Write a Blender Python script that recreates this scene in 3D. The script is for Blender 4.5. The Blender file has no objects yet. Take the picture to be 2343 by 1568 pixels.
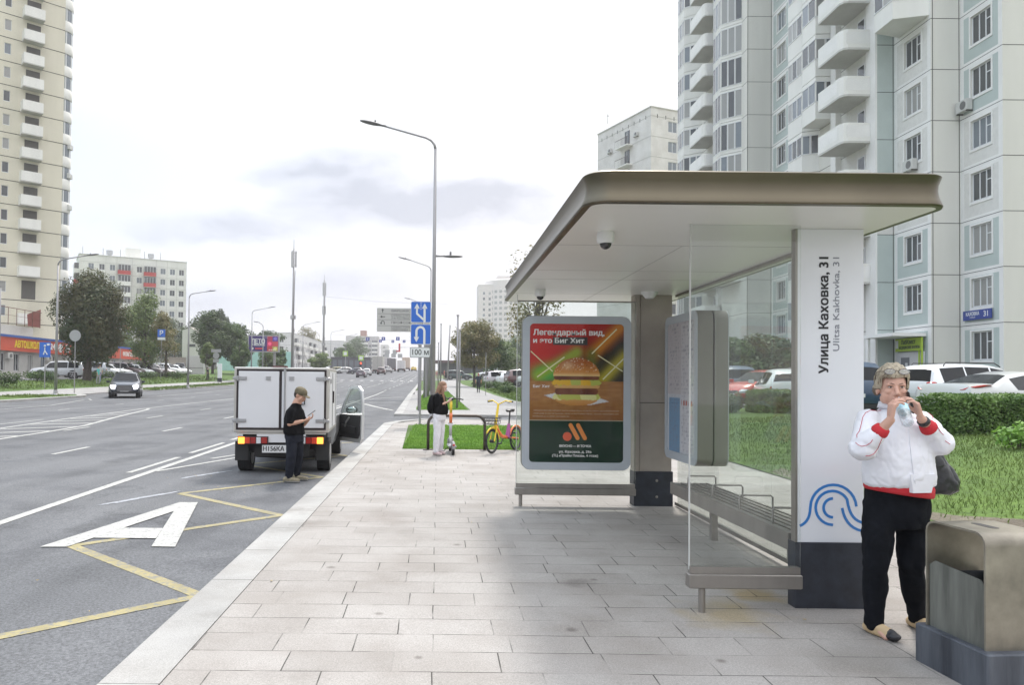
import bpy, bmesh, math, random
from mathutils import Vector, Matrix, noise
random.seed(7)
SC = bpy.context.scene
COL = SC.collection
R = math.radians
sin, cos, pi = math.sin, math.cos, math.pi

# ------------------------------------------------------------------ camera
CAMZ = 1.68
pitch = math.atan(33 / 1690.0)
roll = R(0.6)
cd = bpy.data.cameras.new('camera')
cam = bpy.data.objects.new('camera', cd); COL.objects.link(cam)
cd.sensor_width = 36.0; cd.lens = 36.0 * 1690 / 2343
cd.shift_x = (1171.5 - 1002) / 2343.0
cd.shift_y = (840 - 784) / 2343.0
cd.clip_start = 0.1; cd.clip_end = 6000
fw = Vector((0, cos(pitch), sin(pitch))); up = Vector((0, -sin(pitch), cos(pitch))); rt = Vector((1, 0, 0))
Rc = rt * cos(roll) + up * sin(roll); Uc = -rt * sin(roll) + up * cos(roll)
M = Matrix((Rc, Uc, -fw)).transposed().to_4x4(); M.translation = Vector((0, 0, CAMZ))
cam.matrix_world = M
SC.camera = cam

# ------------------------------------------------------------------ world, sun, exposure
SKYB = 0.74
SUN_EL, SUN_AZ = R(56), R(12)          # azimuth from +Y towards +X (the sun stands ahead and to the right)
W = bpy.data.worlds.new('World'); SC.world = W; W.use_nodes = True
nt = W.node_tree; N = nt.nodes; L = nt.links; N.clear()
out = N.new('ShaderNodeOutputWorld'); bg = N.new('ShaderNodeBackground'); bg.inputs[1].default_value = 0.12
sky = N.new('ShaderNodeTexSky'); sky.sky_type = 'NISHITA'; sky.sun_disc = False
sky.sun_elevation = SUN_EL; sky.sun_rotation = SUN_AZ; sky.air_density = 1.0; sky.dust_density = 2.0
tc = N.new('ShaderNodeTexCoord'); sep = N.new('ShaderNodeSeparateXYZ'); L.new(tc.outputs['Generated'], sep.inputs[0])
# position on the sky: (x/y, z/y) of the view direction, so banks of cloud stay level towards the horizon
ab = N.new('ShaderNodeMath'); ab.operation = 'ABSOLUTE'; L.new(sep.outputs[1], ab.inputs[0])
mxy = N.new('ShaderNodeMath'); mxy.operation = 'MAXIMUM'; mxy.inputs[1].default_value = 0.05; L.new(ab.outputs[0], mxy.inputs[0])
dx = N.new('ShaderNodeMath'); dx.operation = 'DIVIDE'; L.new(sep.outputs[0], dx.inputs[0]); L.new(mxy.outputs[0], dx.inputs[1])
dz = N.new('ShaderNodeMath'); dz.operation = 'DIVIDE'; L.new(sep.outputs[2], dz.inputs[0]); L.new(mxy.outputs[0], dz.inputs[1])
cv = N.new('ShaderNodeCombineXYZ'); L.new(dx.outputs[0], cv.inputs[0]); L.new(dz.outputs[0], cv.inputs[1])
def wn(scale, detail, rough=0.6, st=(1, 2.2, 1)):
    mp = N.new('ShaderNodeMapping'); mp.inputs['Scale'].default_value = st; L.new(cv.outputs[0], mp.inputs[0])
    n = N.new('ShaderNodeTexNoise'); n.inputs['Scale'].default_value = scale
    n.inputs['Detail'].default_value = detail; n.inputs['Roughness'].default_value = rough
    L.new(mp.outputs[0], n.inputs[0]); return n
def wramp(src, stops):
    r = N.new('ShaderNodeValToRGB'); L.new(src, r.inputs[0]); cr = r.color_ramp
    while len(cr.elements) < len(stops): cr.elements.new(0.5)
    for e, (p, c) in zip(cr.elements, stops): e.position = p; e.color = (*c, 1)
    return r
def wmath(op, a, b):
    m = N.new('ShaderNodeMath'); m.operation = op; m.use_clamp = False
    for i, q in enumerate((a, b)):
        if isinstance(q, (int, float)): m.inputs[i].default_value = q
        else: L.new(q, m.inputs[i])
    return m.outputs[0]
warp = wn(4.5, 5, .6, (1, 1.6, 1)); wv = N.new('ShaderNodeVectorMath'); wv.operation = 'MULTIPLY_ADD'; L.new(warp.outputs['Color'], wv.inputs[0]); wv.inputs[1].default_value = (.18, .085, 0)
wo = N.new('ShaderNodeVectorMath'); wo.operation = 'ADD'; wo.inputs[1].default_value = (-.09, -.042, 0); L.new(cv.outputs[0], wo.inputs[0]); L.new(wo.outputs[0], wv.inputs[2])
tot = None
for (cx, cy, rx, ry, k) in ((-.03, .240, .24, .040, 1.2), (-.16, .285, .13, .035, 1.0), (.07, .262, .10, .028, .7), (-.30, .205, .20, .03, .5), (-.33, .185, .12, .02, .4), (-.12, .125, .12, .04, .55), (-.30, .10, .22, .045, .5), (.10, .13, .12, .05, .3), (-.75, .25, .3, .05, .3), (.75, .35, .5, .08, .5)):
    mp = N.new('ShaderNodeMapping'); mp.vector_type = 'POINT'; mp.inputs['Scale'].default_value = (1/rx, 1/ry, 0); mp.inputs['Location'].default_value = (-cx/rx, -cy/ry, 0); L.new(wv.outputs[0], mp.inputs[0])
    g = N.new('ShaderNodeTexGradient'); g.gradient_type = 'SPHERICAL'; L.new(mp.outputs[0], g.inputs[0])
    v = wmath('MULTIPLY', g.outputs['Fac'], k); tot = v if tot is None else wmath('ADD', tot, v)
n1 = wn(7, 7, .62); tn = wmath('MULTIPLY', tot, wmath('ADD', wmath('MULTIPLY', n1.outputs[0], 3.6), -.75))
cl = wramp(tn, [(0.0, (1, 1, 1)), (0.12, (.965, .965, .975)), (.30, (.86, .87, .915)), (.80, (.63, .65, .71))])
n2 = wn(2.2, 6, .6, (1, 1.8, 1)); soft = wramp(n2.outputs[0], [(.30, (.93, .93, .955)), (.55, (1, 1, 1))])
# paler blue high on the left, warm white by the horizon
lb = wramp(dx.outputs[0], [(0.0, (.80, .90, 1.0)), (1.0, (1, 1, 1))])
mr = N.new('ShaderNodeMapRange'); mr.inputs[1].default_value = -.75; mr.inputs[2].default_value = .05; L.new(dx.outputs[0], mr.inputs[0]); L.new(mr.outputs[0], lb.inputs[0])
zr = wramp(sep.outputs[2], [(0.0, (.96, .925, .925)), (0.10, (.97, .945, .965)), (0.28, (1.0, 1.0, 1.01)), (.50, (1.5, 1.51, 1.53)), (1.0, (3.0, 3.03, 3.1))])
def vmul(a, b, f=1.0):
    m = N.new('ShaderNodeMix'); m.data_type = 'RGBA'; m.blend_type = 'MULTIPLY'; m.inputs[0].default_value = f
    L.new(a, m.inputs[6]); L.new(b, m.inputs[7]); return m.outputs[2]
clc = vmul(vmul(vmul(cl.outputs[0], zr.outputs[0]), soft.outputs[0]), lb.outputs[0])
sc_ = N.new('ShaderNodeVectorMath'); sc_.operation = 'SCALE'; sc_.inputs[3].default_value = SKYB / 0.12
L.new(clc, sc_.inputs[0])
mx = N.new('ShaderNodeMix'); mx.data_type = 'RGBA'; mx.inputs[0].default_value = .93
L.new(sky.outputs[0], mx.inputs[6]); L.new(sc_.outputs[0], mx.inputs[7])
L.new(mx.outputs[2], bg.inputs[0]); L.new(bg.outputs[0], out.inputs[0])

sd = bpy.data.lights.new('sun', 'SUN'); sd.energy = 2.3; sd.angle = R(7); sd.color = (1.0, 0.95, 0.88)
so = bpy.data.objects.new('sun', sd); COL.objects.link(so)
sdir = Vector((sin(SUN_AZ) * cos(SUN_EL), cos(SUN_AZ) * cos(SUN_EL), sin(SUN_EL)))
so.rotation_euler = sdir.to_track_quat('Z', 'Y').to_euler(); so.location = (0, 0, 60)
SC.view_settings.view_transform = 'Standard'; SC.view_settings.look = 'None'
SC.view_settings.exposure = 0.6; SC.view_settings.gamma = 1

# ------------------------------------------------------------------ materials
MATS = {}
def mat(name, col, rough=0.7, metal=0.0, var=0.0, vscale=3.0, bump=0.0, bscale=40.0, spec=0.5, emit=0.0, coat=0.0, col2=None, streak=False):
    if name in MATS: return MATS[name]
    m = bpy.data.materials.new(name); m.use_nodes = True; t = m.node_tree; b = t.nodes['Principled BSDF']
    b.inputs['Base Color'].default_value = (*col, 1); b.inputs['Roughness'].default_value = rough
    b.inputs['Metallic'].default_value = metal; b.inputs['Specular IOR Level'].default_value = spec
    if coat: b.inputs['Coat Weight'].default_value = coat; b.inputs['Coat Roughness'].default_value = 0.08
    if emit: b.inputs['Emission Color'].default_value = (*col, 1); b.inputs['Emission Strength'].default_value = emit
    if var or bump or col2:
        g = t.nodes.new('ShaderNodeNewGeometry')
        src = g.outputs['Position']
        if streak:
            q = t.nodes.new('ShaderNodeMapping'); q.inputs['Scale'].default_value = (1, 1, 0.12); t.links.new(src, q.inputs[0]); src = q.outputs[0]
    if var or col2:
        n = t.nodes.new('ShaderNodeTexNoise'); n.inputs['Scale'].default_value = vscale; n.inputs['Detail'].default_value = 5
        n.inputs['Roughness'].default_value = 0.6; t.links.new(src, n.inputs[0])
        r = t.nodes.new('ShaderNodeValToRGB'); t.links.new(n.outputs[0], r.inputs[0])
        c2 = col2 if col2 else tuple(min(1, c * (1 + var)) for c in col)
        c1 = col if col2 else tuple(c * (1 - var) for c in col)
        r.color_ramp.elements[0].position = 0.32; r.color_ramp.elements[0].color = (*c1, 1)
        r.color_ramp.elements[1].position = 0.68; r.color_ramp.elements[1].color = (*c2, 1)
        t.links.new(r.outputs[0], b.inputs['Base Color'])
    if bump:
        n = t.nodes.new('ShaderNodeTexNoise'); n.inputs['Scale'].default_value = bscale; n.inputs['Detail'].default_value = 4
        t.links.new(src, n.inputs[0])
        u = t.nodes.new('ShaderNodeBump'); u.inputs['Strength'].default_value = bump; u.inputs['Distance'].default_value = 0.01
        t.links.new(n.outputs[0], u.inputs['Height']); t.links.new(u.outputs[0], b.inputs['Normal'])
    MATS[name] = m
    return m

def glassmat(name, tint=(0.965, 0.98, 0.97), haze=0.012, refl=0.05):
    m = bpy.data.materials.new(name); m.use_nodes = True; t = m.node_tree; t.nodes.clear()
    o = t.nodes.new('ShaderNodeOutputMaterial'); tr = t.nodes.new('ShaderNodeBsdfTransparent'); tr.inputs[0].default_value = (*tint, 1)
    gl = t.nodes.new('ShaderNodeBsdfGlossy'); gl.inputs['Roughness'].default_value = 0.02
    df = t.nodes.new('ShaderNodeBsdfDiffuse'); df.inputs[0].default_value = (0.75, 0.75, 0.75, 1)
    lw = t.nodes.new('ShaderNodeLayerWeight'); lw.inputs[0].default_value = 0.25
    mu = t.nodes.new('ShaderNodeMath'); mu.operation = 'MULTIPLY_ADD'; mu.inputs[1].default_value = 0.22; mu.inputs[2].default_value = refl * 0.5
    t.links.new(lw.outputs['Fresnel'], mu.inputs[0])
    m1 = t.nodes.new('ShaderNodeMixShader'); t.links.new(mu.outputs[0], m1.inputs[0]); t.links.new(tr.outputs[0], m1.inputs[1]); t.links.new(gl.outputs[0], m1.inputs[2])
    m2 = t.nodes.new('ShaderNodeMixShader'); t.links.new(m1.outputs[0], m2.inputs[1]); t.links.new(df.outputs[0], m2.inputs[2])
    g = t.nodes.new('ShaderNodeNewGeometry'); n = t.nodes.new('ShaderNodeTexNoise'); n.inputs['Scale'].default_value = 2.2; n.inputs['Detail'].default_value = 6
    t.links.new(g.outputs['Position'], n.inputs[0])
    r = t.nodes.new('ShaderNodeMapRange'); r.inputs[1].default_value = 0.35; r.inputs[2].default_value = 0.75; r.inputs[3].default_value = haze * 0.4; r.inputs[4].default_value = haze * 2
    t.links.new(n.outputs[0], r.inputs[0]); t.links.new(r.outputs[0], m2.inputs[0])
    t.links.new(m2.outputs[0], o.inputs[0]); MATS[name] = m
    return m

# ------------------------------------------------------------------ mesh building
class MB:
    def __init__(s): s.v = []; s.f = []; s.m = []
    def add(s, vs, fs, m=0, M=None):
        b = len(s.v)
        s.v += [tuple(M @ Vector(p)) if M else tuple(p) for p in vs]
        s.f += [tuple(b + i for i in f) for f in fs]; s.m += [m] * len(fs)
        return s
    def box(s, x0, x1, y0, y1, z0, z1, m=0, M=None):
        vs = [(x, y, z) for z in (z0, z1) for x, y in ((x0, y0), (x1, y0), (x1, y1), (x0, y1))]
        return s.add(vs, [(3, 2, 1, 0), (4, 5, 6, 7), (0, 1, 5, 4), (1, 2, 6, 5), (2, 3, 7, 6), (3, 0, 4, 7)], m, M)
    def bbox(s, x0, x1, y0, y1, z0, z1, r=0.02, m=0, M=None):   # box with chamfered vertical edges and rims
        def ring(z, k): return [(x0+k, y0, z), (x1-k, y0, z), (x1, y0+k, z), (x1, y1-k, z), (x1-k, y1, z), (x0+k, y1, z), (x0, y1-k, z), (x0, y0+k, z)]
        def inr(z): return [(x0+r, y0+r, z)]*0 + [(x0+2*r, y0+r, z), (x1-2*r, y0+r, z), (x1-r, y0+2*r, z), (x1-r, y1-2*r, z), (x1-2*r, y1-r, z), (x0+2*r, y1-r, z), (x0+r, y1-2*r, z), (x0+r, y0+2*r, z)]
        return s.loft([inr(z0), ring(z0+r, r), ring(z1-r, r), inr(z1)], m, M=M)
    def loft(s, rings, m=0, closed=True, caps=True, M=None):
        n = len(rings[0]); vs = [p for r in rings for p in r]; fs = []
        for i in range(len(rings) - 1):
            for j in range(n if closed else n - 1):
                k = (j + 1) % n
                fs.append((i*n+j, i*n+k, (i+1)*n+k, (i+1)*n+j))
        if caps and closed: fs.append(tuple(reversed(range(n)))); fs.append(tuple(range((len(rings)-1)*n, len(rings)*n)))
        return s.add(vs, fs, m, M)
    def cyl(s, p0, p1, r0, r1=None, n=12, m=0, M=None):
        r1 = r0 if r1 is None else r1
        p0 = Vector(p0); p1 = Vector(p1); d = (p1 - p0)
        if d.length < 1e-7: return s
        d.normalize(); a = d.orthogonal().normalized(); b = d.cross(a)
        rg = lambda p, r: [p + (a*cos(2*pi*i/n) + b*sin(2*pi*i/n))*r for i in range(n)]
        return s.loft([rg(p0, r0), rg(p1, r1)], m, M=M)
    def tube(s, pts, r, n=8, m=0, M=None):
        pts = [Vector(p) for p in pts]; rs = r if isinstance(r, (list, tuple)) else [r]*len(pts); rings = []; a = None
        for i, p in enumerate(pts):
            d = (pts[min(i+1, len(pts)-1)] - pts[max(i-1, 0)]).normalized()
            a = d.orthogonal().normalized() if a is None else (a - d*a.dot(d)).normalized()
            b = d.cross(a); rings.append([p + (a*cos(2*pi*j/n) + b*sin(2*pi*j/n))*rs[i] for j in range(n)])
        return s.loft(rings, m, M=M)
    def lathe(s, prof, c=(0, 0, 0), n=20, m=0, M=None):
        rings = [[(c[0]+r*cos(2*pi*j/n), c[1]+r*sin(2*pi*j/n), c[2]+z) for j in range(n)] for r, z in prof]
        return s.loft(rings, m, M=M)
    def ell(s, c, r, n=12, k=8, m=0, M=None):
        rx, ry, rz = (r, r, r) if isinstance(r, (int, float)) else r
        rings = [[(c[0]+rx*sin(pi*i/k)*cos(2*pi*j/n), c[1]+ry*sin(pi*i/k)*sin(2*pi*j/n), c[2]-rz*cos(pi*i/k)) for j in range(n)] for i in range(1, k)]
        vs = [p for q in rings for p in q]; b = len(vs); vs += [(c[0], c[1], c[2]-rz), (c[0], c[1], c[2]+rz)]; fs = []
        for i in range(k-2):
            for j in range(n):
                q = (j+1) % n; fs.append((i*n+j, i*n+q, (i+1)*n+q, (i+1)*n+j))
        for j in range(n):
            q = (j+1) % n; fs.append((b, q, j)); fs.append((b+1, (k-2)*n+j, (k-2)*n+q))
        return s.add(vs, fs, m, M)
    def cap(s, p0, p1, r0, r1=None, n=12, m=0):        # tapered capsule
        r1 = r0 if r1 is None else r1; p0 = Vector(p0); p1 = Vector(p1); d = p1 - p0; Ln = d.length
        if Ln < 1e-6: return s.ell(p0, r0, n, 8, m)
        d.normalize(); a = d.orthogonal().normalized(); b = d.cross(a); rings = []
        for t in (-80, -50, -20): rings.append((p0 + d*r0*sin(R(t)), r0*cos(R(t))))
        for t in (0.33, 0.66): rings.append((p0 + d*Ln*t, r0 + (r1-r0)*t))
        for t in (20, 50, 80): rings.append((p1 + d*r1*sin(R(t)), r1*cos(R(t))))
        return s.loft([[c + (a*cos(2*pi*j/n) + b*sin(2*pi*j/n))*r for j in range(n)] for c, r in rings], m)
    def eloft(s, secs, n=20, m=0):                       # secs: (x,y,z,rx,ry,yaw)
        rings = []
        for x, y, z, rx, ry, *w in secs:
            w = R(w[0]) if w else 0
            rings.append([(x + rx*cos(t)*cos(w) - ry*sin(t)*sin(w), y + rx*cos(t)*sin(w) + ry*sin(t)*cos(w), z) for t in [2*pi*j/n for j in range(n)]])
        if rings[0][0][2] > rings[-1][0][2]: rings.reverse()
        return s.loft(rings, m)
    def prism(s, poly, h0, h1, m=0, M=None):            # poly in XY, extruded in z
        n = len(poly)
        ar = sum(poly[i][0]*poly[(i+1) % n][1] - poly[(i+1) % n][0]*poly[i][1] for i in range(n))
        if ar < 0: poly = list(reversed(poly))
        return s.loft([[(x, y, h0) for x, y in poly], [(x, y, h1) for x, y in poly]], m, M=M)
    def build(s, name, mats, parent=None, smooth=False, org=None, loc=None, rz=None, auto=None):
        me = bpy.data.meshes.new(name)
        vs = s.v if org is None else [(p[0]-org[0], p[1]-org[1], p[2]-org[2]) for p in s.v]
        me.from_pydata(vs, [], s.f)
        if not isinstance(mats, (list, tuple)): mats = [mats]
        for q in mats: me.materials.append(q)
        me.polygons.foreach_set('material_index', s.m)
        if smooth: me.polygons.foreach_set('use_smooth', [True]*len(s.f))
        if auto is not None:
            me.polygons.foreach_set('use_smooth', [True]*len(s.f)); me.set_sharp_from_angle(angle=R(auto))
        me.update()
        o = bpy.data.objects.new(name, me); COL.objects.link(o)
        if parent is not None: o.parent = parent
        if loc is not None: o.location = loc
        elif org is not None and parent is None: o.location = org
        if rz is not None: o.rotation_euler.z = rz
        return o

def tag(o, label=None, cat=None, group=None, kind=None):
    if label: o['label'] = label
    if cat: o['category'] = cat
    if group: o['group'] = group
    if kind: o['kind'] = kind
    return o
def empty(name, loc, label, cat, group=None, rz=0):
    o = bpy.data.objects.new(name, None); COL.objects.link(o); o.location = loc; o.rotation_euler.z = rz; o.empty_display_size = 0.2
    return tag(o, label, cat, group)
def dup(root, loc=None, rz=None, label=None, group=None, scale=None):
    KIDS = {}
    for o in COL.objects:
        if o.parent: KIDS.setdefault(o.parent.name, []).append(o)
    def rec(o, par):
        c = o.copy(); COL.objects.link(c)
        if par is not None: c.parent = par
        for k in KIDS.get(o.name, []): rec(k, c)
        return c
    r = rec(root, None)
    if loc is not None: r.location = loc
    if rz is not None: r.rotation_euler.z = rz
    if scale is not None: r.scale = scale
    if label: r['label'] = label
    if group: r['group'] = group
    return r
TM = {}
def text_mesh(body, size, bold=0.0, depth=0.001, align='CENTER'):
    key = (body, size, bold, depth, align)
    if key in TM: return TM[key]
    c = bpy.data.curves.new('lettering', 'FONT'); c.body = body; c.size = size; c.offset = bold; c.extrude = depth
    c.align_x = align; c.align_y = 'CENTER'; c.resolution_u = 3; c.space_line = 0.9
    o = bpy.data.objects.new('lettering', c); COL.objects.link(o)
    me = bpy.data.meshes.new_from_object(o.evaluated_get(bpy.context.evaluated_depsgraph_get()))
    COL.objects.unlink(o); bpy.data.objects.remove(o); bpy.data.curves.remove(c)
    TM[key] = me
    return me
def addtext(mb, body, size, M, m=0, bold=0.0, align='CENTER', sx=1.0, fit=None, depth=0.001):
    me = text_mesh(body, size, 0.0, depth, align)
    if fit:
        xs = [v.co.x for v in me.vertices]; w = max(xs) - min(xs); sx = fit / w
    S = Matrix.Diagonal((sx, 1, 1, 1))
    for i, (ox, oy) in enumerate([(0, 0)] if bold <= 0 else [(-bold, -bold*.6), (bold, bold*.6), (0, 0), (bold, -bold*.6), (-bold, bold*.6)]):
        mb.add([v.co for v in me.vertices], [tuple(p.vertices) for p in me.polygons], m, M @ Matrix.Translation((ox, oy, i*.0003)) @ S)
def fr(o, xa, za, n=None):      # frame matrix: local x -> xa, local y -> za, local z -> normal
    xa = Vector(xa).normalized(); za = Vector(za).normalized(); nn = xa.cross(za)
    m = Matrix((xa, za, nn)).transposed().to_4x4(); m.translation = Vector(o); return m
FRONT = lambda x, y, z: fr((x, y, z), (1, 0, 0), (0, 0, 1))     # faces the camera (-Y)
def stroke(mb, pts, w, h0, h1, M, m=0):       # flat ribbon along 2D pts
    n = len(pts); Lf = []; Rt = []
    for i in range(n):
        a = Vector(pts[max(i-1, 0)]); b = Vector(pts[min(i+1, n-1)]); d = (b - a).normalized(); q = Vector((-d.y, d.x)) * w/2
        if 0 < i < n-1:
            d1 = (Vector(pts[i]) - a).normalized(); k = abs(d.dot(d1)); q = q / max(k, 0.5)
        Lf.append(Vector(pts[i]) + q); Rt.append(Vector(pts[i]) - q)
    for i in range(n-1):
        mb.prism([tuple(Lf[i]), tuple(Lf[i+1]), tuple(Rt[i+1]), tuple(Rt[i])], h0, h1, m, M)
def rrect(x0, x1, y0, y1, r, k=5):
    P = []
    for cx, cy, a0 in ((x1-r, y1-r, 0), (x0+r, y1-r, 90), (x0+r, y0+r, 180), (x1-r, y0+r, 270)):
        for i in range(k+1):
            a = R(a0 + 90*i/k); P.append((cx + r*cos(a), cy + r*sin(a)))
    return P

# ------------------------------------------------------------------ terrain height
KN = [(-60, -.6), (0, 0), (60, .6), (100, 1.25), (140, 2.37), (225, 4.75), (265, 5.7), (320, 6.0), (600, 5.5), (4000, 5.5)]
def prof(Y):
    for (a, za), (b, zb) in zip(KN, KN[1:]):
        if Y <= b: return za + (zb-za)*(Y-a)/(b-a)
    return 5.5
def ss(t): t = max(0, min(1, t)); return t*t*(3-2*t)
def gz(X, Y): return prof(Y) + .5*ss((X-4.5)/6) + .8*ss((-X-27)/8)
XC = [-36, -35, -34, -33, -32, -31, -30, -29, -28, -27, 4.5, 5.5, 6.5, 7.5, 8.5, 9.5, 10.5]
YC = [0, 60, 100, 140, 225, 265, 320, 600]
def sheet(name, polys, dz, m, thick=0.0, kind='structure', xc=XC, yc=YC, zf=None):
    bm = bmesh.new()
    for P in polys:
        vs = [bm.verts.new((x, y, 0)) for x, y in P]; f = bm.faces.new(vs); f.normal_update()
        if f.normal.z < 0: f.normal_flip()
    for x in xc: bmesh.ops.bisect_plane(bm, geom=bm.verts[:]+bm.edges[:]+bm.faces[:], plane_co=(x, 0, 0), plane_no=(1, 0, 0))
    for y in yc: bmesh.ops.bisect_plane(bm, geom=bm.verts[:]+bm.edges[:]+bm.faces[:], plane_co=(0, y, 0), plane_no=(0, 1, 0))
    if thick:
        g = bmesh.ops.extrude_face_region(bm, geom=bm.faces[:])
        for v in g['geom']:
            if isinstance(v, bmesh.types.BMVert): v.co.z = -thick
        bmesh.ops.recalc_face_normals(bm, faces=bm.faces[:])
    for v in bm.verts: v.co.z += (zf or gz)(v.co.x, v.co.y) + dz
    me = bpy.data.meshes.new(name); bm.to_mesh(me); bm.free(); me.materials.append(m)
    o = bpy.data.objects.new(name, me); COL.objects.link(o)
    if kind: o['kind'] = kind
    return o

def ground_mat(name, base, base2, fine=60, big=0.4, rough=0.85, brick=None, mortar=None, bump=0.25, spots=None, tracks=False, speck=.66, stains=()):
    m = bpy.data.materials.new(name); m.use_nodes = True; t = m.node_tree; b = t.nodes['Principled BSDF']; b.inputs['Roughness'].default_value = rough
    b.inputs['Specular IOR Level'].default_value = 0.35
    g = t.nodes.new('ShaderNodeNewGeometry'); P = g.outputs['Position']
    def noi(sc, det=4):
        n = t.nodes.new('ShaderNodeTexNoise'); n.inputs['Scale'].default_value = sc; n.inputs['Detail'].default_value = det; n.inputs['Roughness'].default_value = .6; t.links.new(P, n.inputs[0]); return n.outputs[0]
    def ramp(s, a, b_, p0=.35, p1=.65):
        r = t.nodes.new('ShaderNodeValToRGB'); t.links.new(s, r.inputs[0]); e = r.color_ramp.elements
        e[0].position = p0; e[0].color = (*a, 1); e[1].position = p1; e[1].color = (*b_, 1); return r.outputs[0]
    def mul(a, b_, f=1.0):
        x = t.nodes.new('ShaderNodeMix'); x.data_type = 'RGBA'; x.blend_type = 'MULTIPLY'; x.inputs[0].default_value = f
        t.links.new(a, x.inputs[6]); t.links.new(b_, x.inputs[7]); return x.outputs[2]
    c = ramp(noi(big, 6), base, base2)
    c = mul(c, ramp(noi(fine, 3), (speck,)*3, (1.15, 1.15, 1.15), .3, .7))
    c = mul(c, ramp(noi(fine*4, 2), (.75, .75, .75), (1.15, 1.15, 1.15), .35, .7))
    h = noi(fine*2, 3)
    if brick:
        bw, bh, ms = brick
        k = t.nodes.new('ShaderNodeTexBrick'); k.offset = 0.37; k.offset_frequency = 2; k.squash = 0.78; k.squash_frequency = 3
        k.inputs['Scale'].default_value = 1; k.inputs['Brick Width'].default_value = bw; k.inputs['Row Height'].default_value = bh
        k.inputs['Mortar Size'].default_value = ms; k.inputs['Mortar Smooth'].default_value = 0.1
        k.inputs['Color1'].default_value = (1.04, 1.04, 1.04, 1); k.inputs['Color2'].default_value = (.93, .925, .92, 1); k.inputs['Mortar'].default_value = (.97, .97, .97, 1)
        # faintly warped joints
        ad = t.nodes.new('ShaderNodeVectorMath'); ad.operation = 'MULTIPLY_ADD'
        nn = t.nodes.new('ShaderNodeTexNoise'); nn.inputs['Scale'].default_value = 0.9; t.links.new(P, nn.inputs[0])
        t.links.new(nn.outputs['Color'], ad.inputs[0]); ad.inputs[1].default_value = (.03, .03, 0); t.links.new(P, ad.inputs[2])
        t.links.new(ad.outputs[0], k.inputs[0])
        c = mul(c, k.outputs['Color'])
        wide = t.nodes.new('ShaderNodeMath'); wide.operation = 'MULTIPLY'; t.links.new(k.outputs['Fac'], wide.inputs[0]); t.links.new(ramp(noi(1.9, 3), (.12, .12, .12), (1, 1, 1), .42, .56), wide.inputs[1])
        dk = t.nodes.new('ShaderNodeMix'); dk.data_type = 'RGBA'; t.links.new(wide.outputs[0], dk.inputs[0]); t.links.new(c, dk.inputs[6]); dk.inputs[7].default_value = (*mortar, 1); c = dk.outputs[2]
        c = mul(c, ramp(noi(1.3, 5), (.86, .84, .82), (1.06, 1.06, 1.06), .3, .6))
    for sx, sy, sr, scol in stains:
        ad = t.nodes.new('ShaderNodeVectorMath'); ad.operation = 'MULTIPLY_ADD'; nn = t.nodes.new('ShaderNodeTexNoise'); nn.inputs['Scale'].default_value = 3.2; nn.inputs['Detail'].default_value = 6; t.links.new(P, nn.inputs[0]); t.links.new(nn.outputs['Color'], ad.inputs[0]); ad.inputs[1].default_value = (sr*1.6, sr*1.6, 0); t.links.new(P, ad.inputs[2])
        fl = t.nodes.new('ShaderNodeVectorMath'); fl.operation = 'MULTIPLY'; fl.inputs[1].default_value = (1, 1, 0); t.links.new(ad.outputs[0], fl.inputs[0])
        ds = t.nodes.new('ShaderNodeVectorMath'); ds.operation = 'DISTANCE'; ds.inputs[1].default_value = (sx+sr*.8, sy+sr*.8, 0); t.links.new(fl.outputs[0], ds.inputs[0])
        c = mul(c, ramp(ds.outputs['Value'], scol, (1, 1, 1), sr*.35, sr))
    if tracks:
        q = t.nodes.new('ShaderNodeMapping'); q.inputs['Scale'].default_value = (1.1, .025, 1); t.links.new(P, q.inputs[0]); n = t.nodes.new('ShaderNodeTexNoise'); n.inputs['Scale'].default_value = 1; n.inputs['Detail'].default_value = 3; t.links.new(q.outputs[0], n.inputs[0])
        c = mul(c, ramp(n.outputs[0], (.84, .84, .84), (1.10, 1.10, 1.10), .35, .62))
        v = t.nodes.new('ShaderNodeTexVoronoi'); v.feature = 'DISTANCE_TO_EDGE'; v.inputs['Scale'].default_value = .16; ad = t.nodes.new('ShaderNodeVectorMath'); ad.operation = 'MULTIPLY_ADD'; nn = t.nodes.new('ShaderNodeTexNoise'); nn.inputs['Scale'].default_value = 1.1; nn.inputs['Detail'].default_value = 6; t.links.new(P, nn.inputs[0]); t.links.new(nn.outputs['Color'], ad.inputs[0]); ad.inputs[1].default_value = (2.2, 2.2, 0); t.links.new(P, ad.inputs[2]); t.links.new(ad.outputs[0], v.inputs[0])
        c = mul(c, ramp(v.outputs[0], (.55, .55, .55), (1, 1, 1), .0015, .004), .55)
        c = mul(c, ramp(noi(.6, 7), (.80, .80, .81), (1.05, 1.05, 1.04), .40, .50))
    if spots:
        c = mul(c, ramp(noi(spots, 5), (.80, .79, .78), (1.0, 1.0, 1.0), .30, .42))
    t.links.new(c, b.inputs['Base Color'])
    u = t.nodes.new('ShaderNodeBump'); u.inputs['Strength'].default_value = bump; u.inputs['Distance'].default_value = .006; t.links.new(h, u.inputs['Height']); t.links.new(u.outputs[0], b.inputs['Normal'])
    return m
def at(u, v, Y):                        # a point of the photograph (2343 wide) at a distance Y
    a = (u-1002)/1690; b = -(v-840)/1690
    x = a*cos(roll) - b*sin(roll); y = a*sin(roll) + b*cos(roll)
    d = (x, cos(pitch) - y*sin(pitch), sin(pitch) + y*cos(pitch)); t = Y/d[1]
    return (d[0]*t, Y, CAMZ + d[2]*t)

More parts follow.
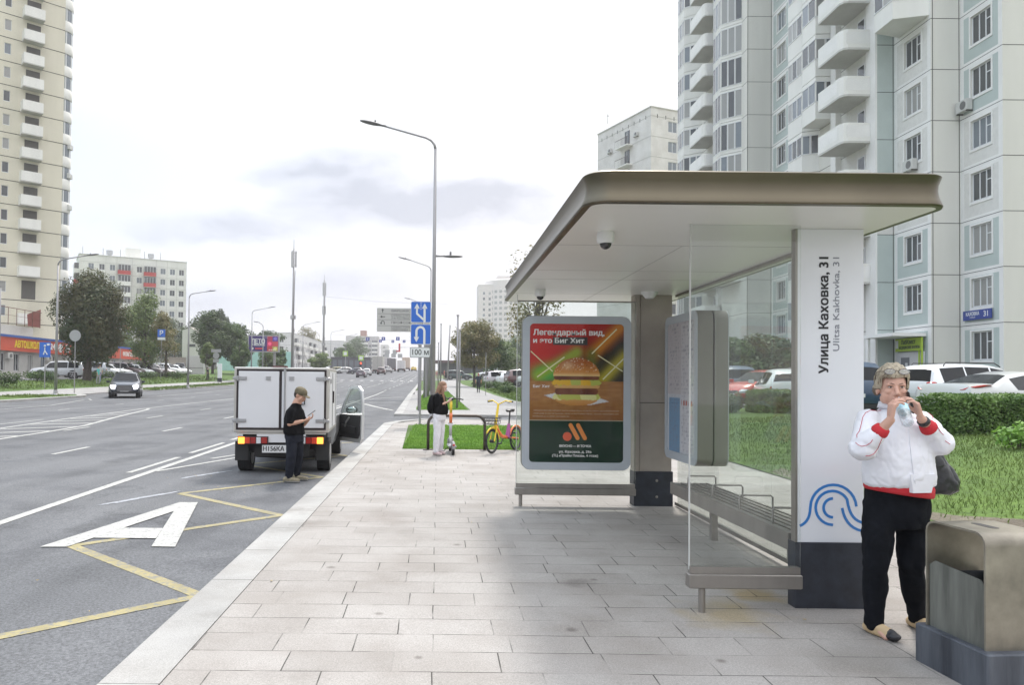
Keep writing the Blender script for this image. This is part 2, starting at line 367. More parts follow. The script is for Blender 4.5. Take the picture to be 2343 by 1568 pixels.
# ------------------------------------------------------------------ ground, road, paving
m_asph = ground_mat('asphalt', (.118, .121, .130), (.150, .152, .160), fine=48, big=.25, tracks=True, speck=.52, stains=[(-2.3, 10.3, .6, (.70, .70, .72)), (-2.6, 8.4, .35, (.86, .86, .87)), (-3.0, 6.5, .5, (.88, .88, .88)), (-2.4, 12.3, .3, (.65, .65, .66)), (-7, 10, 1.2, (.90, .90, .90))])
m_asph2 = ground_mat('asphalt_lot', (.16, .16, .165), (.20, .20, .20), fine=40, big=.3)
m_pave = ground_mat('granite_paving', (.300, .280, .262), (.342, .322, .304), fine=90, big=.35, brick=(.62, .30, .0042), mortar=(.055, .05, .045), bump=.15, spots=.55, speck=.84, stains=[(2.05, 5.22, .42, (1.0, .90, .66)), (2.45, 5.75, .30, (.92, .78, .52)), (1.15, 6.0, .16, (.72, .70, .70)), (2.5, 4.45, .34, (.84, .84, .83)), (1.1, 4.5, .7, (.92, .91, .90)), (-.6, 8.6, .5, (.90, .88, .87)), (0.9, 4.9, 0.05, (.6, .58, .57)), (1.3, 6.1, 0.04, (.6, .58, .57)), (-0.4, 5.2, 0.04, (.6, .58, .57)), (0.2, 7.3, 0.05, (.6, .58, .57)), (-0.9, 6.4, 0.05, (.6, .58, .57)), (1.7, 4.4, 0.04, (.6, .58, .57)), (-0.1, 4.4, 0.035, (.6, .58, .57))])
m_path = ground_mat('pale_paving', (.30, .292, .288), (.35, .342, .335), fine=60, big=.3, brick=(.6, .3, .004), mortar=(.16, .15, .145), bump=.1)
m_kerb = ground_mat('granite_kerb', (.31, .305, .295), (.385, .378, .365), fine=120, big=.9, brick=(50., 1.0, .006), mortar=(.10, .095, .09), bump=.15, spots=1.6, speck=.85)
m_grassb = ground_mat('lawn_soil', (.055, .105, .02), (.10, .165, .03), fine=9, big=.5, rough=.95, bump=.6)
m_soil = ground_mat('bare_soil', (.12, .10, .075), (.17, .15, .11), fine=20, big=2, rough=.95, bump=.8)
m_wpaint = mat('road_paint_white', (.375, .37, .35), .75, var=.16, vscale=9, bump=.2, bscale=120)
m_ypaint = mat('road_paint_yellow', (.225, .195, .10), .8, col2=(.335, .285, .14), vscale=6, bump=.2, bscale=120)
def worn(m, s=38, k=.40):
    t = m.node_tree; b = t.nodes['Principled BSDF']; src = b.inputs['Base Color'].links[0].from_socket; g = t.nodes.new('ShaderNodeNewGeometry'); n = t.nodes.new('ShaderNodeTexNoise'); n.inputs['Scale'].default_value = s; n.inputs['Detail'].default_value = 8; n.inputs['Roughness'].default_value = .75; t.links.new(g.outputs['Position'], n.inputs[0])
    r = t.nodes.new('ShaderNodeValToRGB'); t.links.new(n.outputs[0], r.inputs[0]); r.color_ramp.elements[0].position = k-.05; r.color_ramp.elements[1].position = k+.04
    x = t.nodes.new('ShaderNodeMix'); x.data_type = 'RGBA'; t.links.new(r.outputs[0], x.inputs[0]); x.inputs[6].default_value = (.165, .165, .165, 1); t.links.new(src, x.inputs[7]); t.links.new(x.outputs[2], b.inputs['Base Color'])
worn(m_wpaint, 26, .43); worn(m_ypaint, 20, .46)
m_smear = mat('worn_paint', (.16, .165, .175), .8, col2=(.36, .37, .40), vscale=14)
m_stain = mat('oil_stain', (.075, .075, .085), .55, col2=(.115, .118, .125), vscale=8)

sheet('ground', [[(-2500, -60), (2500, -60), (2500, 4000), (-2500, 4000)]], -.20, mat('far_ground', (.10, .14, .05), .95, var=.3, vscale=.2))
sheet('road', [[(-23.5, -30), (-1.75, -30), (-1.75, 25.2), (-1.75, 30.6), (-2.3, 59), (-2.9, 112), (-2.9, 123), (-2.9, 600), (-62, 600), (-62, 122), (-24, 112), (-23.5, 84), (-25.4, 63), (-26.6, 60.5), (-26.6, 50.5), (-23.6, 49.5)]], -.10, m_asph)
sheet('driveway', [[(-1.75, 26.2), (-.3, 27.6), (16, 27.6), (16, 30.9), (-1.2, 30.9), (-1.75, 30.6)]], -.096, m_asph)
sheet('parking_lot', [[(12.5, 30.9), (25.2, 30.9), (25.2, 100), (6.2, 100), (6.2, 76), (9, 60), (11.5, 42)], [(16, 17), (27, 17), (27, 30.9), (12, 30.9), (11.2, 27.6), (12.2, 25.7), (16, 25.7)]], -.02, m_asph2)
sheet('side_road', [[(-2.9, 123), (40, 123), (40, 136), (-2.9, 136)]], -.09, m_asph2)
sheet('car_park', [[(-43.9, 52), (-34.8, 56), (-34.0, 70), (-34.6, 90), (-36, 108), (-50, 130), (-50, 112), (-43.9, 112)]], -.02, m_asph2)
# pavement
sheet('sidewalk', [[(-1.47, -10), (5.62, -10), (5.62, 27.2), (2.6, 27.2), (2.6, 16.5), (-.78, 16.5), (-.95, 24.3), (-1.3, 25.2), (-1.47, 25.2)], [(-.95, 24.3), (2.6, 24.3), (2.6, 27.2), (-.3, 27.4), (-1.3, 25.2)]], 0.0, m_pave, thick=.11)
sheet('far_sidewalk', [[(-1.5, 30.9), (16, 30.9), (10.5, 33.5), (5.4, 43.6), (4.9, 47), (4.3, 80), (3.4, 103), (3.3, 123), (.3, 123), (1.0, 70.5), (1.55, 34.7), (-.98, 34.2), (-1.28, 61), (-1.9, 61), (-2.05, 59)],
                        [(-1.9, 61), (-1.28, 61), (.98, 69.3), (.98, 70.5), (-1.4, 72), (-2.2, 70)]], 0.0, m_path, thick=.11)
kerb = []
kerb.append([(-1.8, -10), (-1.475, -10), (-1.475, 24.9), (-1.2, 26.0), (-.35, 27.45), (-.5, 27.65), (-1.45, 26.2), (-1.8, 25)])
kerb.append([(-.35, 27.45), (5.62, 27.25), (5.62, 27.5), (-.5, 27.65)])
kerb.append([(-1.8, 30.65), (-1.45, 30.75), (-2.0, 59), (-2.6, 112), (-2.9, 112), (-2.35, 59)])
kerb.append([(-1.8, 30.65), (5.5, 30.65), (5.5, 30.88), (-1.5, 30.88)])
sheet('kerb', kerb, .004, m_kerb, thick=.13)
# far side of the road
lk = [[(-23.9, -30), (-23.45, -30), (-23.45, 49.2), (-24.3, 51.2), (-25.2, 52.2), (-25.4, 51.8), (-24.5, 50.2), (-23.9, 49)],
      [(-26.3, 60.2), (-25.9, 60.0), (-25.5, 61), (-25.35, 63), (-23.5, 84), (-24, 112), (-24.4, 112), (-23.9, 84), (-25.8, 63), (-26.0, 61.4)]]
sheet('far_kerb', lk, .004, m_kerb, thick=.13)
sheet('left_path', [[(-27.8, -30), (-29.4, -30), (-29.4, 49.8), (-29.6, 58), (-29.6, 61), (-29.3, 110), (-27.6, 110), (-27.9, 64), (-27.4, 61), (-25.9, 60), (-25.2, 52.2), (-27.6, 50)]], -.005, m_path, thick=.12)
E2 = [[(-23.9, -30), (-27.8, -30), (-27.6, 50), (-25.4, 51.8), (-24.5, 50.2), (-23.9, 49)],
      [(-27.4, 61), (-26.0, 61.4), (-25.8, 63), (-23.9, 84), (-24.4, 112), (-27.6, 110), (-27.9, 64)],
      [(-29.4, -30), (-43.9, -30), (-43.9, 52), (-34.8, 56), (-34.0, 70), (-34.6, 90), (-36, 108), (-50, 130), (-110, 200), (-60, 200), (-29.3, 124), (-29.3, 110), (-29.6, 61), (-29.6, 58), (-29.4, 49.8)]]
sheet('left_lawn', E2, -.012, m_grassb)
sheet('right_lawn', [[(5.62, -20), (60, -20), (60, 17), (16, 17), (16, 25.7), (12.2, 25.7), (11.2, 27.6), (5.62, 27.2)]], .02, m_grassb)
sheet('far_right_lawn', [[(16, 30.9), (12.5, 30.9), (11.5, 42), (9, 60), (6.2, 76), (6.2, 100), (3.4, 103), (4.3, 80), (4.9, 47), (5.4, 43.6), (10.5, 33.5)],
                         [(3.4, 103), (6.2, 100), (25.2, 100), (25.2, 123), (3.3, 123)], [(3, 136), (40, 136), (40, 220), (3, 200)]], -.005, m_grassb)
sheet('lawn_island', [[(-.78, 16.5), (2.6, 16.5), (2.6, 24.3), (-.95, 24.3)]], -.012, m_grassb)
sheet('lawn_island', [[(-.98, 34.2), (1.55, 34.7), (.98, 70.5), (-1.28, 61)], [(-2.2, 73), (.9, 72), (.3, 121), (-2.5, 112)]], -.012, m_grassb)
sheet('bare_soil', [[(5.66, 9.5), (6.0, 8.6), (7.0, 7.6), (7.6, 6.9), (8.6, 6.3), (8.2, 5.9), (5.66, 5.9)], [(5.66, 12.6), (6.0, 12.9), (6.05, 10.9), (5.66, 10.5)]], .024, m_soil)

# ------------------------------------------------------------------ road markings
def quadpoly(pts, w):
    P = []
    L_, R_ = [], []
    n = len(pts)
    for i in range(n):
        a = Vector(pts[max(i-1, 0)]); b = Vector(pts[min(i+1, n-1)]); d = (b-a).normalized(); q = Vector((-d.y, d.x))*w/2
        L_.append(tuple(Vector(pts[i])+q)); R_.append(tuple(Vector(pts[i])-q))
    return [[L_[i], L_[i+1], R_[i+1], R_[i]] for i in range(n-1)]
wl = []
wl += quadpoly([(-5.04, -10), (-5.04, 48.2), (-5.1, 70)], .14)
y = 12.88
while y < 48: wl += quadpoly([(-5.36, y), (-5.33, y+2.4)], .11); y += 3.2
for x0, a, b in ((-8.08, 3.2, 112), (-10.92, 3.0, 112)):
    y = a - .0
    y = 15.57 - 6.21*5 if x0 > -9 else 27.84 - 6.21*8
    while y < b: wl += quadpoly([(x0, y), (x0+.02, y+1.55)], .11); y += 6.21
wl += quadpoly([(-4.97, 13.1), (-4.07, 15.5), (-2.4, 19.9)], .10) + quadpoly([(-4.6, 15.1), (-3.3, 18.2)], .10)
wl += quadpoly([(-5.0, 49.5), (-3.8, 53.2), (-2.55, 57.3)], .14) + quadpoly([(-4.3, 43.2), (-3.2, 39), (-2.1, 35.4)], .14) + quadpoly([(-4.75, 43.9), (-2.45, 36.2)], .10)
wl += quadpoly([(-4.2, 45.6), (-3.2, 46.8), (-2.6, 45.9)], .12)
for x0 in (-5.2, -8.1):
    y = 72
    while y < 250: wl += quadpoly([(x0, y), (x0, y+3)], .12); y += 7
for x0 in (-6.6, -4.5):
    y = 110
    while y < 255: wl += quadpoly([(x0-2.2*(y-110)/150*0, y), (x0, y+6)], .13); y += 9
wl += quadpoly([(-13.1, 14), (-13.15, 22.3), (-13.49, 26.7), (-13.81, 34.5), (-13.5, 48.9), (-14.0, 80), (-14.4, 112)], .13)
wl += quadpoly([(-11.1, 12), (-11.15, 21), (-11.3, 23.7), (-12.23, 28.1), (-13.3, 33.9), (-13.6, 34.8)], .15)
for a, b in [((-13.0, 21.99), (-11.3, 23.3)), ((-13.2, 24.0), (-11.54, 24.94)), ((-13.28, 25.45), (-11.89, 26.49)), ((-13.4, 27.0), (-12.23, 28.0)), ((-13.5, 28.75), (-12.6, 29.56)), ((-13.5, 30.34), (-12.95, 31.01)), ((-13.0, 20.2), (-11.25, 21.5)), ((-13.0, 18.4), (-11.2, 19.8)), ((-13, 16.6), (-11.2, 18.1)), ((-13, 14.8), (-11.2, 16.3))]:
    wl += quadpoly([a, b], .22)
wl += quadpoly([(-19.3, 28), (-19.35, 37), (-21.15, 44.2)], .11) + quadpoly([(-21.02, 35.5), (-20.18, 36.7), (-19.6, 36.9)], .10) + quadpoly([(-20.6, 44), (-21.6, 45.8)], .1)
wl += quadpoly([(-14.2, 22), (-14.1, 26.5)], .10) + quadpoly([(-19.7, 52), (-19.5, 110)], .11)
y = 28.57 - 24.8
while y < 112: wl += quadpoly([(-16.8, y), (-16.78, y+.95)], .10); y += 5.8
for i in range(9): wl += quadpoly([(-4.2 - i*1.6, 117), (-4.2 - i*1.6, 120.5)], .5)
sheet('lane_markings', wl, -.094, m_wpaint, xc=[])
# the letter A of the bus lane
A = [[(-3.96, 7.42), (-3.47, 10.01), (-3.36, 10.01), (-3.32, 9.37), (-3.70, 7.43)], [(-3.32, 9.37), (-3.36, 10.01), (-3.23, 10.03), (-2.63, 7.48), (-2.87, 7.48)]]
sheet('bus_lane_letter', A, -.090, m_wpaint, xc=[])
sheet('bus_lane_letter_bar', [[(-3.615, 7.84), (-2.96, 7.84), (-3.08, 8.35), (-3.515, 8.35)]], -.0895, m_wpaint, xc=[])
zz = [(-3.70, 4.2), (-1.86, 5.88), (-3.68, 7.50), (-1.92, 9.2), (-3.72, 10.76), (-1.95, 12.6), (-3.72, 14.2), (-1.95, 15.9), (-3.7, 17.5), (-1.95, 19.2)]
zp = []
for i in range(len(zz)-1): zp += quadpoly([zz[i], zz[i+1]], .115)
sheet('bus_stop_zigzag', [p for k, p in enumerate(zp) if k % 2 == 0], -.0955, m_ypaint, xc=[])
sheet('bus_stop_zigzag', [p for k, p in enumerate(zp) if k % 2 == 1], -.0965, m_ypaint, xc=[])
def blotch(name, cx, cy, rx, ry, a, m, dz, seed):
    rr = random.Random(seed); P = []
    for i in range(26):
        t = 2*pi*i/26; k = .72 + .35*rr.random(); x = rx*k*cos(t); yy = ry*k*sin(t)
        P.append((cx + x*cos(a) - yy*sin(a), cy + x*sin(a) + yy*cos(a)))
    sheet(name, [P], dz, m, xc=[])
blotch('worn_marking', -4.12, 10.35, .80, .07, R(62), m_smear, -.095, 1)
blotch('worn_marking', -3.98, 12.75, .62, .07, R(62), m_smear, -.095, 2)
0 and blotch('oil_stain', -2.33, 10.25, .62, .22, R(50), m_stain, -.0975, 3)
0 and blotch('oil_stain', -2.35, 12.1, .35, .16, R(20), m_stain, -.0975, 4)

# ------------------------------------------------------------------ grass blades
m_blade = mat('grass_blade', (.12, .26, .03), .7, col2=(.24, .40, .06), vscale=2.5)
m_blade2 = mat('grass_blade_dry', (.08, .128, .026), .75, col2=(.175, .235, .055), vscale=1.2)
def blades(name, n, region, h, m, dz, w=.012, seed=1, keep=None):
    rr = random.Random(seed); V = []; F = []
    for i in range(n):
        x, y = region(rr)
        if keep and not keep(x, y): continue
        z = gz(x, y) + dz; a = rr.random()*2*pi; hh = h*(.45 + .8*rr.random()); lx = (rr.random()-.5)*hh*1.1; ly = (rr.random()-.5)*hh*1.1
        ww = w*(.7+.7*rr.random())*(1 + .06*max(0, y-10)); b = len(V)
        V += [(x-cos(a)*ww, y-sin(a)*ww, z-.01), (x+cos(a)*ww, y+sin(a)*ww, z-.01), (x+lx*.4+cos(a)*ww*.6, y+ly*.4, z+hh*.6), (x+lx, y+ly, z+hh)]
        F += [(b, b+1, b+2), (b, b+2, b+3)]
    me = bpy.data.meshes.new(name); me.from_pydata(V, [], F); me.materials.append(m)
    o = bpy.data.objects.new(name, me); COL.objects.link(o); o['kind'] = 'stuff'
    return o
def reg(x0, x1, y0, y1): return lambda r: (x0 + (x1-x0)*r.random(), y0 + (y1-y0)*(r.random()**1.5))
def soil(x, y): return not (x < 8.6 and y < 9.8 and (x-5.6)*.95 + (y-6) < 3.0 and random.random() < .85)
blades('grass', 75000, reg(5.64, 20, 5.8, 22), .065, m_blade2, .02, .006, 3, soil)
blades('grass', 26000, reg(-.76, 2.58, 16.53, 24.2), .055, m_blade, -.01, .010, 4)
blades('grass', 9000, reg(-1.2, 1.4, 34.8, 68), .07, m_blade, -.01, .012, 5, lambda x, y: x < 1.5-.016*(y-35) and x > -1.0-.011*(y-35))
blades('grass', 14000, reg(5, 14, 33, 76), .16, m_blade2, -.005, .012, 6, lambda x, y: (x > 10.5-(y-33.5)*.51 if y < 43.6 else x > 5.0-.02*(y-46)) and (x < 12-(y-42)*.14 if y > 42 else True))
blades('grass', 14000, reg(-36, -24.2, 45, 105), .13, m_blade2, -.01, .012, 7, lambda x, y: not (-29.7 < x < -27.4) and not (49 < y < 64 and x > -30) and x > -34)
# fallen leaves by the kerb
lf = MB(); rr = random.Random(5)
for i in range(46):
    x = rr.uniform(-4.6, -1.9) if i % 2 else rr.uniform(-1.4, 5); yy = rr.uniform(4, 13); z = gz(x, yy) + (-.085 if x < -1.8 else .006); a = rr.random()*6; s_ = rr.uniform(.008, .022)
    lf.add([(x+s_*cos(a), yy+s_*sin(a), z+.004), (x+s_*.5*cos(a+1.6), yy+s_*.5*sin(a+1.6), z), (x-s_*cos(a), yy-s_*sin(a), z+.006), (x-s_*.5*cos(a+1.6), yy-s_*.5*sin(a+1.6), z+.001)], [(0, 1, 2, 3)])
tag(lf.build('fallen_leaves', mat('dry_leaf', (.32, .24, .10), .8, var=.4, vscale=3)), kind='stuff')

# ------------------------------------------------------------------ bus shelter
m_fascia = mat('brushed_bronze', (.125, .108, .078), .36, metal=.85, var=.08, vscale=2, bump=.05, bscale=200)
m_ceil = mat('ceiling_panel', (.74, .73, .71), .30, var=.04, vscale=.8, spec=.5)
m_panel = mat('white_enamel', (.74, .755, .80), .22, var=.02, vscale=.9, coat=.3)
m_conc = mat('beige_stone', (.36, .32, .28), .7, var=.10, vscale=3, bump=.15, bscale=60)
m_dark = mat('dark_granite', (.022, .026, .038), .5, var=.3, vscale=8, bump=.1, bscale=120)
m_steel = mat('dull_steel', (.30, .28, .26), .42, metal=.75, var=.10, vscale=6, bump=.05, bscale=90, streak=True)
m_seam = mat('dark_seam', (.04, .04, .04), .8)
m_white = mat('white_plastic', (.72, .72, .72), .4)
m_black = mat('black_rubber', (.015, .015, .016), .6)
m_glass = glassmat('pane_glass'); m_glass2 = glassmat('smeared_glass', (.93, .955, .94), .022, .06)
m_boxgl = glassmat('display_glass', (.99, .99, .99), .004, .015)
SH = (2.9, 7.6, gz(2.9, 7.6))
shl = empty('bus_shelter', SH, 'bronze edged bus shelter with flat roof and glass sides on the paved sidewalk', 'bus shelter')
CZ_ = 2.835
# roof: slab, concave fascia, ceiling
x0, x1, y0, y1 = .935, 3.285, 4.68, 10.6
prof_f = [(-.052, CZ_-.001), (-.004, CZ_+.0), (.002, CZ_+.010), (.0, CZ_+.022), (-.010, CZ_+.045), (-.020, CZ_+.075), (-.025, CZ_+.110), (-.022, CZ_+.150), (-.010, CZ_+.182), (-.004, CZ_+.200), (-.016, CZ_+.210), (-.06, CZ_+.214)]
mb = MB(); mb.loft([[(x, y, z) for x, y in rrect(x0-o_, x1+o_, y0-o_, y1+o_, .17+o_, 10)] for o_, z in prof_f], 0, caps=False)
mb.build('roof_edge', [m_fascia], shl, org=SH, auto=40)
mb = MB(); mb.prism(rrect(x0+.05, x1-.05, y0+.05, y1-.05, .09, 8), CZ_-.0015, CZ_+.208, 0); mb.build('roof_panel', [m_ceil], shl, org=SH)
mb = MB()
for yy in (6.15, 7.55, 8.2, 9.55): mb.box(x0+.03, x1-.03, yy-.003, yy+.003, CZ_-.0025, CZ_+.0005)
mb.box(2.03, 2.036, 6.155, 10.5, CZ_-.0022, CZ_+.0006)
mb.build('ceiling_joint', [mat('joint_grey', (.33, .32, .31), .6)], shl, org=SH)
# front pillar with the stop name
g0 = gz(2.9, 5.45)
mb = MB(); mb.box(2.64, 3.125, 5.42, 5.47, g0+.47, CZ_-.003); mb.build('name_pillar', [m_panel], shl, org=SH)
mb = MB(); mb.box(2.622, 2.637, 5.415, 5.48, g0+.47, CZ_-.004); mb.build('pillar_edge', [m_steel], shl, org=SH)
mb = MB(); mb.box(2.618, 3.128, 5.405, 5.52, g0-.02, g0+.478); mb.build('pillar_base', [m_dark], shl, org=SH)
tx = MB(); addtext(tx, 'Улица Каховка, 31', .094, fr((2.835, 5.4185, 2.205), (0, 0, 1), (-1, 0, 0)), 0, bold=.0026, fit=.855)
tx.build('stop_name_lettering', [mat('letter_black', (.02, .02, .025), .5)], shl, org=SH)
tx = MB(); addtext(tx, 'Ulitsa Kakhovka, 31', .066, fr((2.925, 5.4185, 2.285), (0, 0, 1), (-1, 0, 0)), 0, bold=-.0004, fit=.69)
tx.build('stop_name_latin', [mat('letter_grey', (.20, .21, .25), .5)], shl, org=SH)
# blue wave emblem
lg = MB()
def lp(x, y): return (2.64 + (1454.8 + x*.4885 - 1828)/313, 2.85 - (650.8 + y*.4885 - 517)/313)
def arc(cx, cy, r, a0, a1, k=14, ry=None): return [(cx + r*cos(R(a0 + (a1-a0)*i/k)), cy - (ry or r)*sin(R(a0+(a1-a0)*i/k))) for i in range(k+1)]
def bez(p0, p1, p2, p3, k=8): return [tuple(((1-t)**3)*a + 3*t*(1-t)**2*b + 3*t*t*(1-t)*c + t**3*d for a, b, c, d in zip(p0, p1, p2, p3)) for t in [i/k for i in range(k+1)]]
LN = [bez((775, 1136), (815, 1118), (822, 1085), (824, 1050)) + arc(932, 1050, 108, 178, 4)[1:],
      list(reversed(arc(932, 1050, 78, 90, 268))) [0:0] + [(930, 1130)] + arc(928, 1050, 79, 268, 92) + [(928+79*cos(R(90)), 971)] + arc(928, 1050, 79, 88, 30)[1:] + bez((996, 1010), (1008, 1085), (1030, 1112), (1084, 1121))[1:],
      [(930, 1094)] + arc(930, 1050, 44, 262, 98) + [(930, 1006)],
      bez((973, 1050), (985, 1120), (1025, 1155), (1084, 1158))]
for k, Ln in enumerate(LN): stroke(lg, [lp(*p) for p in Ln], .0195, -.0005 if k % 2 else 0, .0015 + .0002*k, FRONT(0, 5.4195, 0))
lg.build('wave_emblem', [mat('emblem_blue', (.035, .19, .52), .4)], shl, org=SH)
# back pillar, stone with dark base
g1 = gz(2.8, 9.6)
mb = MB(); mb.box(2.625, 3.035, 9.58, 9.75, 1.435, CZ_-.003); mb.box(2.625, 3.035, 9.58, 9.75, g1+.44, 1.427); mb.box(2.63, 3.03, 9.59, 9.74, g1+.43, CZ_-.004, 1)
mb.box(2.548, 2.617, 9.57, 9.75, g1+.44, CZ_-.003)
mb.build('stone_pillar', [m_conc, m_seam], shl, org=SH)
mb = MB(); mb.bbox(2.545, 3.05, 9.56, 9.77, g1-.02, g1+.447, .004)
for z in (.12, .33): mb.ell((2.84, 9.558, g1+z), (.018, .008, .018), m=1)
mb.build('pillar_base', [m_dark, m_steel], shl, org=SH)
# glass panes
def pane(x0, x1, y0, y1, z0, z1, m=m_glass):
    b = MB(); b.box(x0, x1, y0, y1, z0, z1); o = b.build('glass_pane', [m], shl, org=SH); return o
pane(1.812, 2.602, 5.295, 5.307, g0+.318, CZ_-.004, m_glass)
pane(1.02, 2.05, 9.49, 9.502, g1+.29, 2.72, m_glass2); pane(2.056, 2.545, 9.49, 9.502, g1+.29, 2.72, m_glass2)
for a, b in ((5.6, 6.83), (6.845, 8.22), (8.235, 9.5)): pane(3.085, 3.097, a, b, g0+.10, CZ_-.03, m_glass2)
mb = MB(); mb.box(1.805, 1.8115, 5.292, 5.31, g0+.3, CZ_-.004); mb.box(1.012, 1.0195, 9.487, 9.505, g1+.29, 2.81); mb.build('glass_edge', [mat('pale_edge', (.50, .50, .48), .3)], shl, org=SH)
for q in ((3.07, 3.11, 5.58, 9.56, CZ_-.032, CZ_-.004), (3.075, 3.107, 5.59, 9.57, g0+.06, g0+.10), (1.02, 2.545, 9.48, 9.512, 2.72, 2.735)): mb = MB(); mb.box(*q); mb.build('glass_channel', [m_steel], shl, org=SH)
def rail(xa, xb, y, g, z0, z1, zt):
    b = MB(); b.bbox(xa, xb, y-.045, y+.045, z0, z1, .006, 0); b.box(xa+.012, xb-.01, y-.028, y+.028, z1+.0015, zt, 0); return b.build('glass_rail', [m_steel], shl, org=SH, auto=30)
rail(1.795, 2.60, 5.30, g0, g0+.175, g0+.275, g0+.325)
rail(1.00, 2.545, 9.495, g1, g1+.145, g1+.235, g1+.292)
for x, yy, g, h in ((1.90, 5.30, g0, .177), (1.075, 9.495, g1, .147)):
    mb = MB(); mb.cyl((x, yy, g-.01), (x, yy, g+h), .024, n=16); mb.build('leg', [m_steel], shl, org=SH, auto=40)
# cameras on the ceiling
def dome(u, v, Yd, label, s=1.0):
    X, Y, Z = Yd
    r = empty('security_camera', (X, Y, CZ_), label, 'camera', 'dome cameras under the shelter roof')
    b = MB(); b.lathe([(.062*s, 0), (.066*s, -.01), (.066*s, -.07*s), (.058*s, -.088*s), (.03*s, -.09*s)], n=24); b.build('housing', [m_white], r, auto=40)
    b = MB(); b.ell((0, 0, -.088*s), (.045*s, .045*s, .045*s), 18, 12); b.build('lens_dome', [mat('dark_dome', (.02, .02, .022), .08, spec=.8)], r, smooth=True)
dome(0, 0, (1.27, 5.62, 0), 'white dome camera nearest the front edge of the shelter roof')
dome(0, 0, (1.26, 9.15, 0), 'white dome camera above the burger advert')
r = empty('ceiling_loudspeaker', (2.66, 9.3, CZ_), 'white cone loudspeaker under the roof before the stone pillar', 'loudspeaker')
b = MB(); b.lathe([(.105, 0), (.105, -.012), (.055, -.075), (.05, -.08)], n=24); b.build('housing', [m_white], r, auto=40)
b = MB(); b.lathe([(.048, -.079), (.044, -.083), (.01, -.083)], n=20); b.build('grille', [mat('grille_grey', (.45, .45, .45), .6)], r)

# poster light box
PX0, PX1, PZ0, PZ1, PY = 1.068, 2.452, .572, 2.528, 9.36
pr = empty('poster_display', ((PX0+PX1)/2, PY+.06, PZ0), 'grey rounded display case with a burger poster on the far glass', 'advertising display'); po = tuple(pr.location)
m_case = mat('case_silver', (.43, .46, .50), .35, var=.03)
m_caseside = mat('case_side', (.20, .19, .165), .45, metal=.3, var=.15, vscale=2, streak=True)
def case(parent, org, M, w, h, d, inx, inz0, inz1):
    b = MB(); o_ = rrect(0, w, 0, h, .11, 8); b.prism(o_, -d, -.012, 1, M); b.build('case', [m_case, m_caseside], parent, org=org, auto=35)
    b = MB(); i_ = rrect(inx, w-inx, inz0, inz1, .05, 8); n = len(o_); o2 = rrect(.004, w-.004, .004, h-.004, .106, 8)
    vs = [M @ Vector((x, y, 0)) for x, y in o2] + [M @ Vector((x, y, 0)) for x, y in i_] + [M @ Vector((x, y, -.011)) for x, y in o2] + [M @ Vector((x, y, -.011)) for x, y in i_]
    fs = []
    for j in range(n):
        k = (j+1) % n
        fs += [(j, k, n+k, n+j), (2*n+j, 2*n+k, k, j), (n+j, n+k, 3*n+k, 3*n+j)]
    b.add(vs, fs, 0); b.build('front_frame', [m_case], parent, org=org)
MP = FRONT(PX0, PY, PZ0); w_, h_ = PX1-PX0, PZ1-PZ0
case(pr, po, MP, w_, h_, .11, .096, .098, h_-.10)
def lerp(a, b, t): return tuple(x+(y-x)*t for x, y in zip(a, b))
